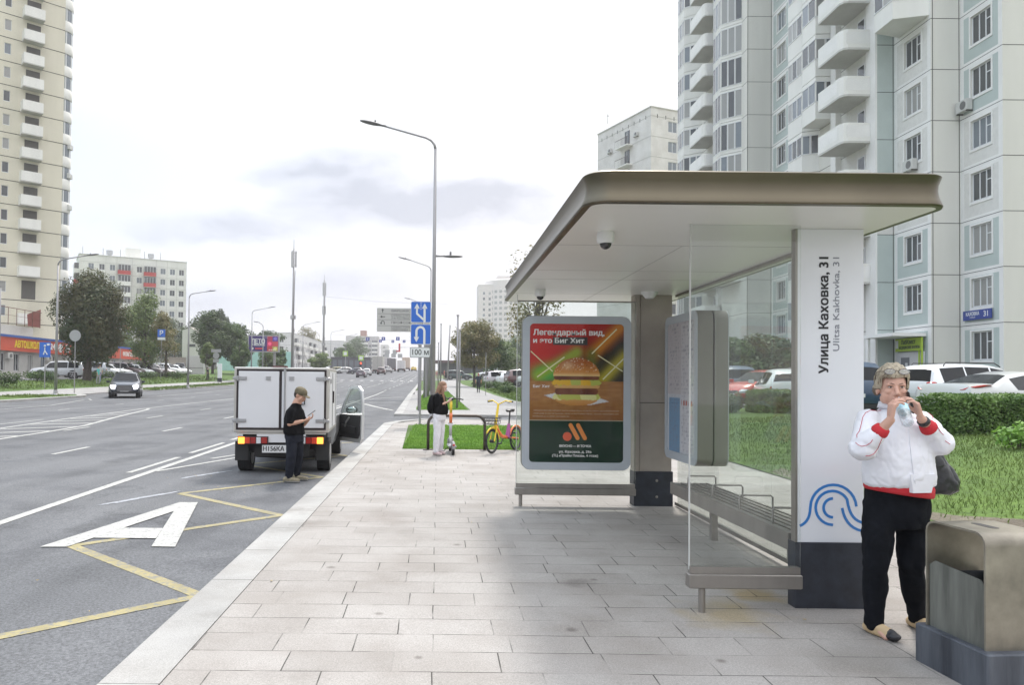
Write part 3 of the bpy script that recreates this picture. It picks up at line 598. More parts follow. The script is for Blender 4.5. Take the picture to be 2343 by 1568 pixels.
def poster_col(u, v):            # u 0..1 left to right, v 0..1 bottom to top
    nz = noise.noise(Vector((u*9, v*9, 1.3)))
    if v < .305:
        c = (.012, .035, .022) if v < .302 else (.5, .45, .35)
        return lerp(c, (.02, .055, .03), max(0, nz)*.6) if v < .302 else c
    if v < .585:                 # wood table
        g = noise.noise(Vector((u*3+v*14*(u-.5), v*60, 4)))*.5 + noise.noise(Vector((u*30, v*8, 9)))*.2
        c = lerp((.30, .12, .03), (.46, .22, .07), .5+g); c = lerp(c, (.16, .05, .015), max(0, (.47-v))*3.2)
    else:                        # disco beams over a dark wall
        c = (.50, .035, .02) if u < .62 else (.32, .10, .015)
        t = (u - .35)*.9 + (.86 - v)*1.9
        c = lerp((.55, .022, .018), (.03, .022, .012), max(0, min(1, t*1.7 + nz*.15)))
        gk = math.exp(-((u-.18)**2/.022 + (v-.64)**2/.0035)); c = lerp(c, (.03, .36, .05), min(1, gk*1.3))
        def band(x0, y0, x1, y1, w):
            dx, dy = x1-x0, (y1-y0)*1.45; L2 = dx*dx+dy*dy; px, py = u-x0, (v-y0)*1.45; s = max(0, min(1, (px*dx+py*dy)/L2)); return math.exp(-((px-s*dx)**2+(py-s*dy)**2)/(w*w))
        for a in ((.10, .62, .50, .79, .055, (.30, .42, .03)), (.66, .78, .95, .97, .06, (.65, .24, .02)), (.78, .60, 1.0, .76, .06, (.50, .42, .03)), (.62, .60, .66, .78, .06, (.12, .14, .02))):
            c = lerp(c, a[5], min(.85, band(*a[:5])))
    # paper napkin
    dx, dy = (u-.50), (v-.462)
    if abs(dx)*1.0 + abs(dy + .06*dx)*5.2 < .34 and v > .415: c = (.66, .66, .68) if nz < .25 else (.52, .53, .56)
    # burger layers
    X = (u-.50)/.262; Yv = (v-.455)*.83
    def inside(cx, hw, z0, z1, rnd=.5):
        if z0 <= Yv <= z1:
            tt = (Yv-z0)/(z1-z0)*2-1; return abs(X-cx) < hw*(1-.10*abs(tt)**(1/rnd))
        return False
    wv = .008*noise.noise(Vector((u*26, 3, 2)))
    if -.035 <= Yv < .005 and (X/.86)**2 + ((Yv-.005)/.042)**2 < 1: c = lerp((.52, .22, .05), (.75, .45, .16), (.005-Yv)*-12+.5)
    if inside(0, .97, -.003+wv, .03+wv, 1): c = (.50, .52, .10) if nz > -.05 else (.72, .70, .30)
    if inside(0, .86, .028, .068): c = lerp((.13, .035, .018), (.22, .07, .03), .5+nz)
    if inside(.02, .93, .066, .086, 1): c = (.66, .38, .12)
    if inside(0, 1.0, .083+wv, .116+wv, 1): c = (.45, .50, .09) if nz > .05 else (.75, .45, .03)
    if inside(0, .90, .114, .142): c = lerp((.12, .03, .016), (.21, .07, .03), .5+nz)
    if Yv >= .138:
        e = (X/.93)**2 + ((Yv-.138)/.108)**2
        if e < 1:
            c = lerp((.62, .25, .05), (.40, .11, .02), max(0, min(1, (Yv-.16)/.06))); c = lerp(c, (.80, .58, .25), max(0, 1-(Yv-.138)/.022))
            s = noise.noise(Vector((u*95, v*140, 7)))
            if s > .42 and Yv > .165: c = (.85, .75, .5)
            elif s < -.5 and Yv > .165: c = (.12, .04, .01)
            c = lerp(c, (.85, .60, .35), .5*math.exp(-((X+.35)**2/.05 + (Yv-.20)**2/.0006)))
    return c
IX0, IX1, IZ0, IZ1 = .096, w_-.096, .098, h_-.10
def colorgrid(name, M, x0, x1, z0, z1, fn, nx, nz, d, parent, org):
    me = bpy.data.meshes.new(name); V = []; F = []; C = []
    for j in range(nz+1):
        for i in range(nx+1):
            u, v = i/nx, j/nz; p = M @ Vector((x0+(x1-x0)*u, z0+(z1-z0)*v, d)); V.append((p[0]-org[0], p[1]-org[1], p[2]-org[2])); C += [*fn(u, v), 1]
    for j in range(nz):
        for i in range(nx): a = j*(nx+1)+i; F.append((a, a+1, a+nx+2, a+nx+1))
    me.from_pydata(V, [], F); ca = me.color_attributes.new('print', 'FLOAT_COLOR', 'POINT'); ca.data.foreach_set('color', C)
    if 'printed_paper' not in MATS:
        m = bpy.data.materials.new('printed_paper'); m.use_nodes = True; b = m.node_tree.nodes['Principled BSDF']; b.inputs['Roughness'].default_value = .6; b.inputs['Specular IOR Level'].default_value = .15
        a = m.node_tree.nodes.new('ShaderNodeVertexColor'); a.layer_name = 'print'; m.node_tree.links.new(a.outputs[0], b.inputs['Base Color']); MATS['printed_paper'] = m
    me.materials.append(MATS['printed_paper']); o = bpy.data.objects.new(name, me); COL.objects.link(o); o.parent = parent; return o
colorgrid('poster', MP, IX0-.012, IX1+.012, IZ0-.012, IZ1+.012, poster_col, 150, 220, -.0115, pr, po)
def pp(u, v): return (PX0+IX0+(IX1-IX0)*u, PY+.0112, PZ0+IZ0+(IZ1-IZ0)*v)
m_pw = mat('print_white', (.82, .80, .78), .5)
b = MB()
addtext(b, 'Легендарный вид,', .1, FRONT(*pp(.415, .935)), 0, bold=.003, fit=.90)
addtext(b, 'и это', .085, FRONT(*pp(.135, .876)), 0, bold=.003, fit=.235)
addtext(b, 'Биг Хит', .085, FRONT(*pp(.42, .876)), 0, bold=.003, fit=.37, depth=.002)
addtext(b, 'Биг Хит', .05, FRONT(*pp(.125, .546)), 0, bold=.001, fit=.21)
addtext(b, 'ВКУСНО — И ТОЧКА', .04, FRONT(*pp(.49, .117)), 0, bold=.0015, fit=.40)
addtext(b, 'ул. Каховка, д. 29а', .042, FRONT(*pp(.49, .076)), 0, bold=.0012, fit=.41)
addtext(b, '(ТЦ «Прайм Плаза», 4 этаж)', .042, FRONT(*pp(.49, .048)), 0, bold=.0012, fit=.58)
b.build('poster_lettering', [m_pw], pr, org=po)
b = MB()
addtext(b, 'ПРЕДЛОЖЕНИЕ МОЖЕТ БЫТЬ ИЗМЕНЕНО И ДЕЙСТВУЕТ ДО ОКОНЧАНИЯ', .02, FRONT(*pp(.5, .372)), 0, fit=1.08)
addtext(b, 'ПОРЦИЯ В СОЧЕТАНИИ. ООО «СИСТЕМА ПБО», 123104, МОСКВА, УЛ.', .02, FRONT(*pp(.5, .350)), 0, fit=1.08)
addtext(b, 'БОЛЬШАЯ Д. 27, ОГРН 1027700251754', .02, FRONT(*pp(.23, .330)), 0, fit=.46)
b.build('poster_small_print', [mat('print_tan', (.60, .45, .33), .6)], pr, org=po)
b = MB(); c0 = pp(.435, .876); b.box(c0[0]-.225, c0[0]+.215, PY+.0109, PY+.0114, c0[2]-.052, c0[2]+.05); b.build('title_block', [mat('print_black', (.02, .02, .02), .5)], pr, org=po)
b = MB()
for (x0_, y0_, x1_, y1_) in ((.08, .613, .37, .76), (.66, .785, .925, .965), (.78, .60, 1.0, .752)): stroke(b, [(pp(x0_, y0_)[0], pp(x0_, y0_)[2]), (pp(x1_, y1_)[0], pp(x1_, y1_)[2])], .016, 0, .001, FRONT(0, PY+.0112, 0))
for (x0_, y0_, x1_, y1_) in ((.01, .80, .245, .655), (.725, .775, .99, .66)): stroke(b, [(pp(x0_, y0_)[0], pp(x0_, y0_)[2]), (pp(x1_, y1_)[0], pp(x1_, y1_)[2])], .013, 0, .0013, FRONT(0, PY+.0112, 0))
b.build('light_stripes', [mat('print_cream', (.75, .72, .42), .5)], pr, org=po)
b = MB(); q = [pp(*c) for c in ((.405, .185), (.42, .285), (.455, .295), (.53, .165), (.50, .155))]
def barp(a, c, w): stroke(b, [(pp(*a)[0], pp(*a)[2]), (pp(*c)[0], pp(*c)[2])], w, 0, .001, FRONT(0, PY+.0112, 0), 1); [b.cyl((pp(*e)[0], PY+.0105, pp(*e)[2]), (pp(*e)[0], PY+.0112, pp(*e)[2]), w/2, n=14, m=1) for e in (a, c)]
barp((.44, .268), (.515, .175), .052); barp((.52, .268), (.593, .175), .052)
b.cyl((pp(.405, .186)[0], PY+.0102, pp(.405, .186)[2]), (pp(.405, .186)[0], PY+.0112, pp(.405, .186)[2]), .056, n=24, m=0)
b.build('fries_emblem', [mat('print_red', (.72, .10, .03), .5), mat('print_orange', (.78, .26, .05), .5)], pr, org=po)
b = MB(); b.prism(rrect(IX0-.002, IX1+.002, IZ0-.002, IZ1+.002, .05, 8), -.0060, -.0040, 0, MP); b.build('cover_glass', [m_boxgl], pr, org=po)

# timetable case on the back glass, faces the road
def ttcase(xf, xb, label, cat, facing):
    r = empty('timetable_display', ((xf+xb)/2, 8.8, .75), label, cat); o3 = tuple(r.location)
    Y0, Y1 = 8.27, 9.44; Wd, Hh = Y1-Y0, 2.52-.75
    Mx = fr((xf, Y1, .75), (0, -1, 0), (0, 0, 1)) if facing < 0 else fr((xf, Y0, .75), (0, 1, 0), (0, 0, 1))
    case(r, o3, Mx, Wd, Hh, abs(xb-xf), .085, .10, Hh-.10)
    def tcol(u, v):
        c = (.60, .56, .58) if v > .45 else (.66, .68, .72)
        if v < .42 and .07 < u < .48: c = (.20, .36, .55)
        if .5 < u < .97 and .02 < v < .98: c = lerp(c, (.72, .70, .72), .7)
        row = int(v*70)
        if noise.noise(Vector((u*24, row*3.1, 3))) > .12 and row % 2 == 0 and (.1 < u < .45 or .53 < u < .93): c = lerp(c, (.25, .25, .32), .55)
        if .37 < v < .405 and .52 < u < .9 and int(u*22) % 2: c = (.55, .16, .12)
        return c
    colorgrid('timetable', Mx, .073, Wd-.073, .088, Hh-.088, tcol, 60, 110, -.0115, r, o3)
    b = MB(); b.prism(rrect(.083, Wd-.083, .098, Hh-.098, .05, 8), -.0060, -.0040, 0, Mx); b.build('cover_glass', [m_boxgl], r, org=o3)
ttcase(2.90, 3.082, 'timetable case on the inner side of the shelter back glass', 'timetable', -1)
ttcase(3.262, 3.10, 'timetable case on the outer side of the shelter back glass', 'timetable', 1)

# bench
bn = empty('bench', (2.85, 6.8, gz(2.85, 6.8)), 'slatted metal bench with four armrests inside the bus shelter', 'bench'); bo = tuple(bn.location)
zs = .565
b = MB()
for k in range(5): b.bbox(2.672+k*.072, 2.722+k*.072, 5.56, 8.35, zs-.03, zs, .004)
b.build('seat_slats', [m_steel], bn, org=bo)
b = MB(); b.bbox(2.638, 2.664, 5.56, 8.37, zs-.125, zs+.006, .004); b.box(3.035, 3.06, 5.56, 8.37, zs-.1, zs-.002); b.box(2.668, 3.03, 8.34, 8.37, zs-.12, zs-.034); b.box(2.668, 3.03, 5.565, 5.59, zs-.12, zs-.034)
for yy in (6.2, 7.0, 7.8): b.box(2.668, 3.03, yy-.02, yy+.02, zs-.08, zs-.034)
b.build('seat_frame', [m_steel], bn, org=bo)
b = MB(); b.bbox(2.646, 2.70, 5.563, 5.60, zs-.22, zs-.04, .004); b.build('end_bracket', [m_steel], bn, org=bo)
for yy in (5.95, 6.6, 7.25, 7.95):
    b = MB(); b.tube([(2.70, yy, zs-.02), (2.70, yy, zs+.11), (2.715, yy, zs+.128), (2.98, yy, zs+.128), (2.995, yy, zs+.11), (2.995, yy, zs-.02)], .009, 8); b.build('armrest', [m_steel], bn, org=bo, auto=50)
for yy in (7.62,):
    b = MB(); b.box(2.82, 2.88, yy-.035, yy+.035, gz(2.85, yy)-.01, zs-.09); b.box(2.8, 2.9, yy-.06, yy+.06, zs-.092, zs-.081); b.build('leg', [m_steel], bn, org=bo)

# litter bin
ba = R(-4)
bq = empty('litter_bin', (2.94, 3.97, gz(2.9, 4.3)), 'brown metal litter bin with arched hood on a dark granite plinth beside the woman', 'litter bin', rz=-ba)
m_bin = mat('bin_bronze', (.27, .245, .20), .42, metal=.6, var=.25, vscale=5, bump=.06, bscale=120)
m_binp = mat('bin_panel', (.15, .155, .14), .5, metal=.5, var=.45, vscale=9, streak=True)
m_plin = mat('plinth_stone', (.03, .034, .045), .6, col2=(.10, .11, .13), vscale=7, bump=.4, bscale=50, streak=True)
bw, bl, bh, bt = .37, .44, .85, .012            # x width, y length
b = MB()
rr_ = .07; path = [(0, .16), (0, bh-rr_)] + [(rr_ - rr_*cos(R(t)), bh-rr_+rr_*sin(R(t))) for t in (22, 45, 67, 90)] + [(bl-rr_+rr_*sin(R(t)), bh-rr_+rr_*cos(R(t))) for t in (0, 22, 45, 67, 90)] + [(bl, .16)]
inn = [(y if 0 < i < len(path)-1 else y, z) for i, (y, z) in enumerate(path)]
def offs(P, d):
    o_ = []
    for i, p in enumerate(P):
        a = Vector(P[max(i-1, 0)]); c = Vector(P[min(i+1, len(P)-1)]); t = (c-a).normalized(); q = Vector((t.y, -t.x)); o_.append((p[0]+q.x*d, p[1]+q.y*d))
    return o_
ip = offs(path, bt)
rings = [[(0, *path[i]), (bw, *path[i]), (bw, *ip[i]), (0, *ip[i])] for i in range(len(path))]
# slot in the top plate: leave it as a dark recess
b.loft(rings, 0); b.build('hood', [m_bin], bq, auto=35)
b = MB(); b.prism(rrect(bw/2-.028, bw/2+.028, bl/2-.085, bl/2+.085, .026, 5), bh-.004, bh+.0012); b.build('hood_slot', [mat('slot_dark', (.02, .02, .02), .6)], bq)
b = MB(); b.cyl((bw*.66, -.004, .46), (bw*.66, .002, .46), .011, n=14); b.build('lock', [m_steel], bq, auto=40)
b = MB()
b.loft([[(0.012, .016, .16), (.020, .016, .16), (.020, .016, .555), (.012, .016, .555)], [(.012, .05, .16), (.020, .05, .16), (.020, .05, .59), (.012, .05, .59)], [(.012, bl-.06, .16), (.020, bl-.06, .16), (.020, bl-.06, .615), (.012, bl-.06, .615)], [(.012, bl-.016, .16), (.020, bl-.016, .16), (.020, bl-.016, .585), (.012, bl-.016, .585)]])
b.build('side_panel', [m_binp], bq)
b = MB()
b.box(.03, bw-.03, .03, .036, .16, .55); b.box(.03, bw-.03, bl-.036, bl-.03, .16, .55); b.box(bw-.036, bw-.03, .036, bl-.036, .16, .55); b.box(.03, .036, .036, bl-.036, .16, .55); b.box(.036, bw-.036, .036, bl-.036, .16, .2)
b.build('inner_container', [mat('inner_dark', (.05, .055, .06), .5, metal=.3, var=.3, vscale=12)], bq)
b = MB(); b.bbox(-.035, bw+.10, -.055, bl+.045, -.02, .225, .008); b.build('plinth', [m_plin], bq)
# ================================================================== BUILDINGS
m_wall = mat('panel_white', (.63, .615, .57), .85, var=.07, vscale=.35, streak=True, bump=.1, bscale=8)
m_wallc = mat('panel_cream', (.50, .495, .45), .85, var=.06, vscale=.5, streak=True)
m_trim = mat('trim_white', (.73, .72, .70), .8, var=.04, vscale=1)
m_tileg = mat('tile_green', (.42, .475, .455), .6, var=.06, vscale=.6)
m_tilew = mat('tile_pale', (.62, .61, .58), .7, var=.05, vscale=4)
m_joint = mat('panel_joint', (.06, .06, .055), .9)
m_pvc = mat('pvc_white', (.66, .67, .68), .4)
m_brownf = mat('brown_frame', (.06, .04, .03), .5)
def winglass(name, c, r=.12):
    return mat(name, c, r, spec=.9)
G = [winglass('window_dark', (.055, .06, .065)), winglass('window_curtain', (.26, .26, .25), .3), winglass('window_blue', (.15, .175, .20), .08)]
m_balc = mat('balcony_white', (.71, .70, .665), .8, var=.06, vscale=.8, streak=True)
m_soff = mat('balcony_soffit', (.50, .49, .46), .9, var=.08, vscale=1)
WC = {}
def window(parent, P, d, s, z, w, h, style=0, g=None, rr=None, depth=.11, org=None, panes=True):
    """s: start along wall from P, direction d (unit 2D), outward normal = right of d"""
    g = g if g is not None else random.choice([0, 0, 1, 2])
    key = (round(w, 2), round(h, 2), style)
    if key not in WC:
        b = MB(); f = .06 if w > .7 else .045
        b.box(0, w, -.03, .03, 0, f); b.box(0, w, -.03, .03, h-f, h); b.box(0, f, -.03, .03, f, h-f); b.box(w-f, w, -.03, .03, f, h-f)
        if style == 0: xs = [w*.36, w*.68]
        elif style == 1: xs = [w*.5]
        elif style == 3: xs = [w*.25, w*.5, w*.75]
        else: xs = []
        for x in xs: b.box(x-.035, x+.035, -.028, .028, f, h-f)
        if style == 0: b.box(w*.68+.035, w-f, -.026, .026, h*.62, h*.62+.05)
        if style in (3, 4): b.box(f, w-f, -.027, .027, h*.42, h*.42+.06)
        b.box(-.03, w+.03, -.11, -.031, -.04, .0)
        me = b.build('window', [m_pvc]); c = MB(); c.box(f*.5, w-f*.5, -.008, .008, f*.5, h-f*.5); ce = [c.build('pane', [q]) for q in G]
        WC[key] = (me.data, [q.data for q in ce])
        for o in [me] + ce: COL.objects.unlink(o); bpy.data.objects.remove(o)
    fm, pm = WC[key]
    n = (d[1], -d[0])
    x = P[0] + d[0]*s - n[0]*depth; y = P[1] + d[1]*s - n[1]*depth
    o = bpy.data.objects.new('window', fm); COL.objects.link(o); o.parent = parent
    pl = parent.location
    o.location = (x-pl[0], y-pl[1], z-pl[2]); o.rotation_euler.z = math.atan2(d[1], d[0])
    if panes:
        p = bpy.data.objects.new('pane', pm[g]); COL.objects.link(p); p.parent = o
    return o
def wallface(mb, P, d, Ls, z0, z1, ops, zc=(), sc_=(), mfn=None, reveal=.16, m=0):
    """wall from P along d length Ls, z0..z1 with rectangular openings (s0,s1,za,zb)"""
    S = sorted(set([0, Ls] + [round(v, 3) for o in ops for v in o[:2]] + list(sc_))); Z = sorted(set([z0, z1] + [round(v, 3) for o in ops for v in o[2:4]] + list(zc)))
    S = [s for s in S if 0 <= s <= Ls]; Z = [z for z in Z if z0 <= z <= z1]
    n = (d[1], -d[0])
    def pt(s, z, t=0): return (P[0]+d[0]*s+n[0]*t, P[1]+d[1]*s+n[1]*t, z)
    for i in range(len(S)-1):
        for j in range(len(Z)-1):
            sc, zz_ = (S[i]+S[i+1])/2, (Z[j]+Z[j+1])/2
            if any(o[0] < sc < o[1] and o[2] < zz_ < o[3] for o in ops): continue
            mm = mfn(sc, zz_) if mfn else m
            mb.add([pt(S[i], Z[j]), pt(S[i+1], Z[j]), pt(S[i+1], Z[j+1]), pt(S[i], Z[j+1])], [(0, 1, 2, 3)], mm)
    for a, b, c, e in [o[:4] for o in ops]:
        q = [pt(a, c), pt(b, c), pt(b, e), pt(a, e)]; r_ = [pt(a, c, -reveal), pt(b, c, -reveal), pt(b, e, -reveal), pt(a, e, -reveal)]
        for k in range(4): mb.add([q[k], r_[k], r_[(k+1) % 4], q[(k+1) % 4]], [(0, 1, 2, 3)], m)
        mb.add(r_, [(0, 1, 2, 3)], m)
def wbox(mb, P, d, s0, s1, t0, t1, z0, z1, m=0):      # box in wall coordinates (t outward)
    n = (d[1], -d[0]); X = Matrix(((d[0], -n[0], 0, P[0]), (d[1], -n[1], 0, P[1]), (0, 0, 1, 0), (0, 0, 0, 1)))
    mb.box(s0, s1, -t1, -t0, z0, z1, m, X)
# ---------------------------------------------------------------- the large block on the right
def aircon(parent, P, d, s, z, t=.05):
    n = (d[1], -d[0])
    b = MB(); X = Matrix(((d[0], -n[0], 0, 0), (d[1], -n[1], 0, 0), (0, 0, 1, 0), (0, 0, 0, 1)))
    b.bbox(0, .85, -t-.32, -t, 0, .6, .012, 0, X); b.cyl(X @ Vector((.55, -t-.322, .3)), X @ Vector((.55, -t-.330, .3)), .22, n=18, m=1); b.box(.05, .1, -t-.3, -.0, -.06, -.005, 2, X); b.box(.75, .8, -t-.3, -.0, -.06, -.005, 2, X)
    o = b.build('air_conditioner', [mat('ac_white', (.50, .50, .48), .5), mat('ac_grille', (.14, .14, .14), .6), m_joint]); pl = parent.location
    o.parent = parent; o.location = (P[0]+d[0]*s-pl[0], P[1]+d[1]*s-pl[1], z-pl[2]); return o
FH = 2.8; ZB = 3.0 - 2.8 + .02                            # storey lines at ZB + k*FH
gzb = .9
def right_block():
    root = empty('apartment_block', (30, 42, .9), 'tall white and green panel apartment block with stepped facade behind the parked silver car', 'apartment block')
    W_ = MB(); TOP = 49.5
    NF = 17
    PN = []
    U = (0, -1); E_ = (1, 0)                     # walking direction so that the outward normal is on the right: -Y walk -> normal (-1,0) ; +X walk -> normal (0,-1)
    zl = [2.13 + FH*k for k in range(-1, 17)]     # panel joint heights
    def joints(P, d, Ls, m=4, w=.035, lines=zl, skip=()):
        for z in lines:
            if z > .8: wbox(W_, P, d, 0.004, Ls-.004, -.01, .004, z-w/2, z+w/2, m)
    def vj(P, d, s, z0=.9, z1=TOP): wbox(W_, P, d, s-.02, s+.02, -.01, .0045, z0, z1, 4)
    def column(P, d, Ls, w, tile, ws, z0=.86, grate=False, wh=1.5, sill=.95, hide=()):
        ops = []; k = 0
        for k in range(-1, 16):
            zf = 2.13 + FH*k
            if zf + sill < .9 or k in hide: continue
            ops.append((ws, ws+w, round(zf+sill, 3), round(zf+sill+wh, 3)))
        zc = [2.13+FH*k + t for k in range(-1, 17) for t in (.10, 2.7)]
        def mf(s, z):
            ph = (z-2.13) % FH
            if s < .28 or s > Ls-.28 or ph < .16 or ph > FH-.22: return 1
            k = math.floor((z-2.13)/FH)
            return tile(k)
        wallface(W_, P, d, Ls, .8, TOP, ops, zc=[2.13+FH*k + t for k in range(-1, 17) for t in (.16, FH-.22)], sc_=(.28, Ls-.28), mfn=mf)
        for o in ops:
            wbox(W_, P, d, o[0]-.10, o[1]+.10, 0, .035, o[2]-.16, o[2]-.045, 1); wbox(W_, P, d, o[0]-.10, o[0]-.005, 0, .03, o[2]-.04, o[3]+.1, 1); wbox(W_, P, d, o[1]+.005, o[1]+.10, 0, .03, o[2]-.04, o[3]+.1, 1); wbox(W_, P, d, o[0], o[1], 0, .03, o[3]+.005, o[3]+.1, 1)
            if o[2] < 34: window(root, P, d, o[0], o[2], w, wh, 0)
        joints(P, d, Ls, w=.03)
        return ops
    green = lambda k: 2 if k <= 2 else 3
    # D: transverse face at the frame edge
    wallface(W_, (28.2, 36.8), E_, 14, .8, TOP, []); joints((28.2, 36.8), E_, 14); 
    for s in (2.0, 5.0, 8): vj((28.2, 36.8), E_, s)
    # A: window column along Y
    column((28.2, 39.8), U, 3.0, 1.45, lambda k: 3 if k in (3, 4) else 2, .80)
    # B: blank transverse
    wallface(W_, (26.6, 39.8), E_, 1.6, .8, TOP, []); joints((26.6, 39.8), E_, 1.6); vj((26.6, 39.8), E_, .10); vj((26.6, 39.8), E_, 1.54)
    # C: window column along Y
    column((26.6, 43.0), U, 3.2, 1.45, green, .95, hide=(-1, 0))
    # narrow transverse green face
    wallface(W_, (25.6, 43.0), E_, 1.0, .8, TOP, [], zc=[2.13+FH*3, 2.13+FH*4], mfn=lambda s, z: 3 if 13.33 > z > 10.53 else 2); joints((25.6, 43.0), E_, 1.0); vj((25.6, 43), E_, .93)
    # long wall along Y with balconies and bays
    wallface(W_, (25.6, 53.0), U, 10.0, .8, TOP, [], sc_=(6.1,), mfn=lambda s, z: 3 if s > 6.1 else 0); joints((25.6, 53.0), U, 10.0)
    wbox(W_, (25.6, 53.0), U, 9.0, 9.98, .0, .10, .9, TOP, 1)       # pilaster by the balconies
    wbox(W_, (25.6, 53.0), U, 5.5, 6.1, .0, .35, .9, TOP, 1)
    W_.add([(25.6, 53, .8), (28, 53, .8), (28, 53, TOP), (25.6, 53, TOP)], [(0, 1, 2, 3)], 0)
    column((28.0, 62.0), U, 9.0, 1.5, lambda k: 2, 1.0)
    wallface(W_, (25.9, 62.0), E_, 2.1, .8, TOP, []); joints((25.9, 62.0), E_, 2.1)
    for s in (.06, 2.04): vj((25.9, 62), E_, s)
    wallface(W_, (25.9, 77.0), U, 15.0, .8, TOP, []); joints((25.9, 77.0), U, 15)
    wbox(W_, (25.9, 77.0), U, 8.9, 9.5, .0, .3, .9, TOP, 1)
    # roof and hidden sides
    W_.box(28.3, 42, 37, 76.9, TOP-.5, TOP+.3, 0); W_.add([(42.2, 36.8, .8), (42.2, 77, .8), (42.2, 77, TOP), (42.2, 36.8, TOP)], [(0, 1, 2, 3)], 0); W_.add([(25.9, 77, .8), (42.2, 77, .8), (42.2, 77, TOP), (25.9, 77, TOP)], [(0, 3, 2, 1)], 0)
    W_.add([(25.6, 43, TOP), (28.3, 43, TOP), (28.3, 76.9, TOP), (25.9, 76.9, TOP)], [(0, 1, 2, 3)], 0)
    W_.build('wall', [m_wall, m_trim, m_tileg, m_tilew, m_joint], root, org=tuple(root.location))
    # balconies
    def balcony(xw, ya, yb, z, out, name='balcony'):
        b = MB(); r_ = .35
        def outl(o_): return [(xw, ya+o_), (xw-out+r_+0, ya+o_), (xw-out+r_*.35+o_*.7, ya+r_*.25+o_*.8), (xw-out+o_, ya+r_), (xw-out+o_, yb-o_), (xw, yb-o_)]
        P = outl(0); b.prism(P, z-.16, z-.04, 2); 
        Q = outl(.10); n = len(P)
        for k in range(n-1):
            b.loft([[(*P[k], z-.038), (*P[k+1], z-.038), (*Q[k+1], z-.038), (*Q[k], z-.038)], [(*P[k], z+1.05), (*P[k+1], z+1.05), (*Q[k+1], z+1.05), (*Q[k], z+1.05)]], 0)
        b.box(xw-out+.25, xw-.12, ya-.006, ya, z+.2, z+.9, 1); b.box(xw-out-.006, xw-out, ya+.6, yb-.15, z+.2, z+.9, 1)
        o = b.build(name, [m_balc, m_trim, m_soff], root, org=tuple(root.location)); return o
    def door(xw, y, z, w=.8):
        b = MB(); b.box(xw-.03, xw+.02, y, y+w, z, z+2.15, 0); b.box(xw-.037, xw-.0305, y+.09, y+w-.09, z+.9, z+2.05, 1)
        b.build('balcony_door', [m_pvc, G[0]], root, org=tuple(root.location))
    for k in range(0, 15):
        z = 2.13 + FH*k + .14
        if k >= 2: balcony(25.6, 43.55, 46.35, z, 1.75); door(25.6, 44.2, z); 
        if 2 <= k <= 15:
            balcony(25.9, 67.5, 71.2, z, 1.7); door(25.9, 68.6, z)
    # glazed bays
    def bay(P, d, s0, s1, out, z0, z1, gl0, gl1, cham=.45, name='glazed_bay', under=True):
        b = MB(); n = (d[1], -d[0])
        def pt(s, t, z): return (P[0]+d[0]*s+n[0]*t, P[1]+d[1]*s+n[1]*t, z)
        pl = [(s0, 0), (s0+cham, out), (s1-cham, out), (s1, 0)]
        def ring(z, sh=0): return [pt(min(max(s, s0+sh), s1-sh), t-sh*.5 if t else -.03, z) for s, t in pl]
        b.loft([ring(z0, .0), ring(z1, .0)], 0)
        # window strip slightly recessed glass with bars
        for k in range(3):
            a, c = pl[k], pl[k+1]; A_ = Vector(pt(*a, 0)); C_ = Vector(pt(*c, 0)); D_ = (C_-A_); Lg = D_.length; D_.normalize(); nn = Vector((D_.y, -D_.x, 0))
            nb = max(1, round(Lg/.7)); e = .07
            for j in range(nb):
                p0 = A_ + D_*(Lg*j/nb+e) ; p1 = A_ + D_*(Lg*(j+1)/nb-e); o_ = nn*.006
                b.add([(*(p0+o_).xy, gl0), (*(p1+o_).xy, gl0), (*(p1+o_).xy, gl1), (*(p0+o_).xy, gl1)], [(0, 1, 2, 3)], (1, 2, 4)[random.randrange(3)])
            o_ = nn*.03
            for zz_ in (gl0-.05, gl1):
                p0 = A_; p1 = A_+D_*Lg; b.add([(*(p0).xy, zz_), (*(p1).xy, zz_), (*(p1+o_).xy, zz_), (*(p0+o_).xy, zz_), (*(p0).xy, zz_+.05), (*(p1).xy, zz_+.05), (*(p1+o_).xy, zz_+.05), (*(p0+o_).xy, zz_+.05)], [(0, 1, 2, 3), (7, 6, 5, 4), (3, 2, 6, 7)], 3)
            for j in range(1, nb):
                p0 = A_ + D_*(Lg*j/nb-.035); p1 = A_ + D_*(Lg*j/nb+.035); b.add([(*(p0+o_).xy, gl0), (*(p1+o_).xy, gl0), (*(p1+o_).xy, gl1), (*(p0+o_).xy, gl1)], [(0, 1, 2, 3)], 3)
        b.build(name, [m_balc, G[2], G[0], m_pvc, G[1]], root, org=tuple(root.location))
    U0 = (25.6, 53.0)
    for k in range(0, 15):
        z = 2.17 + FH*k
        bay(U0, U, .5, 3.4, .95, z, z+2.76, z+1.25, z+2.45)               # ribbed small bays
        if k >= 6: bay(U0, U, 3.5, 5.45, 1.25, z+.02, z+2.78, z+1.2, z+2.45, .10)   # big loggia column ending above
        if k >= 3: bay((25.9, 77.0), U, 9.6, 14.0, 1.35, z+.01, z+2.77, z+(.35 if k > 6 else 1.05), z+2.55, 1.3)
        if k >= 2: bay((25.9, 77.0), U, .3, 4.6, 1.5, z+.03, z+2.79, z+1.0, z+2.5, 1.2)
        if k >= 5: bay((26.6, 43.0), U, .4, 3.1, 1.7, z+.2+FH*2, z+2.96+FH*2, z+1.3+FH*2, z+2.7+FH*2, .5)
    # air conditioners
    aircon(root, (28.2, 39.8), U, .15, 16.4); aircon(root, (26.6, 43.0), U, 1.3, 13.8); aircon(root, (25.9, 77.0), U, 9.2, 18.3); aircon(root, (28, 62), U, 1.2, 14.5)
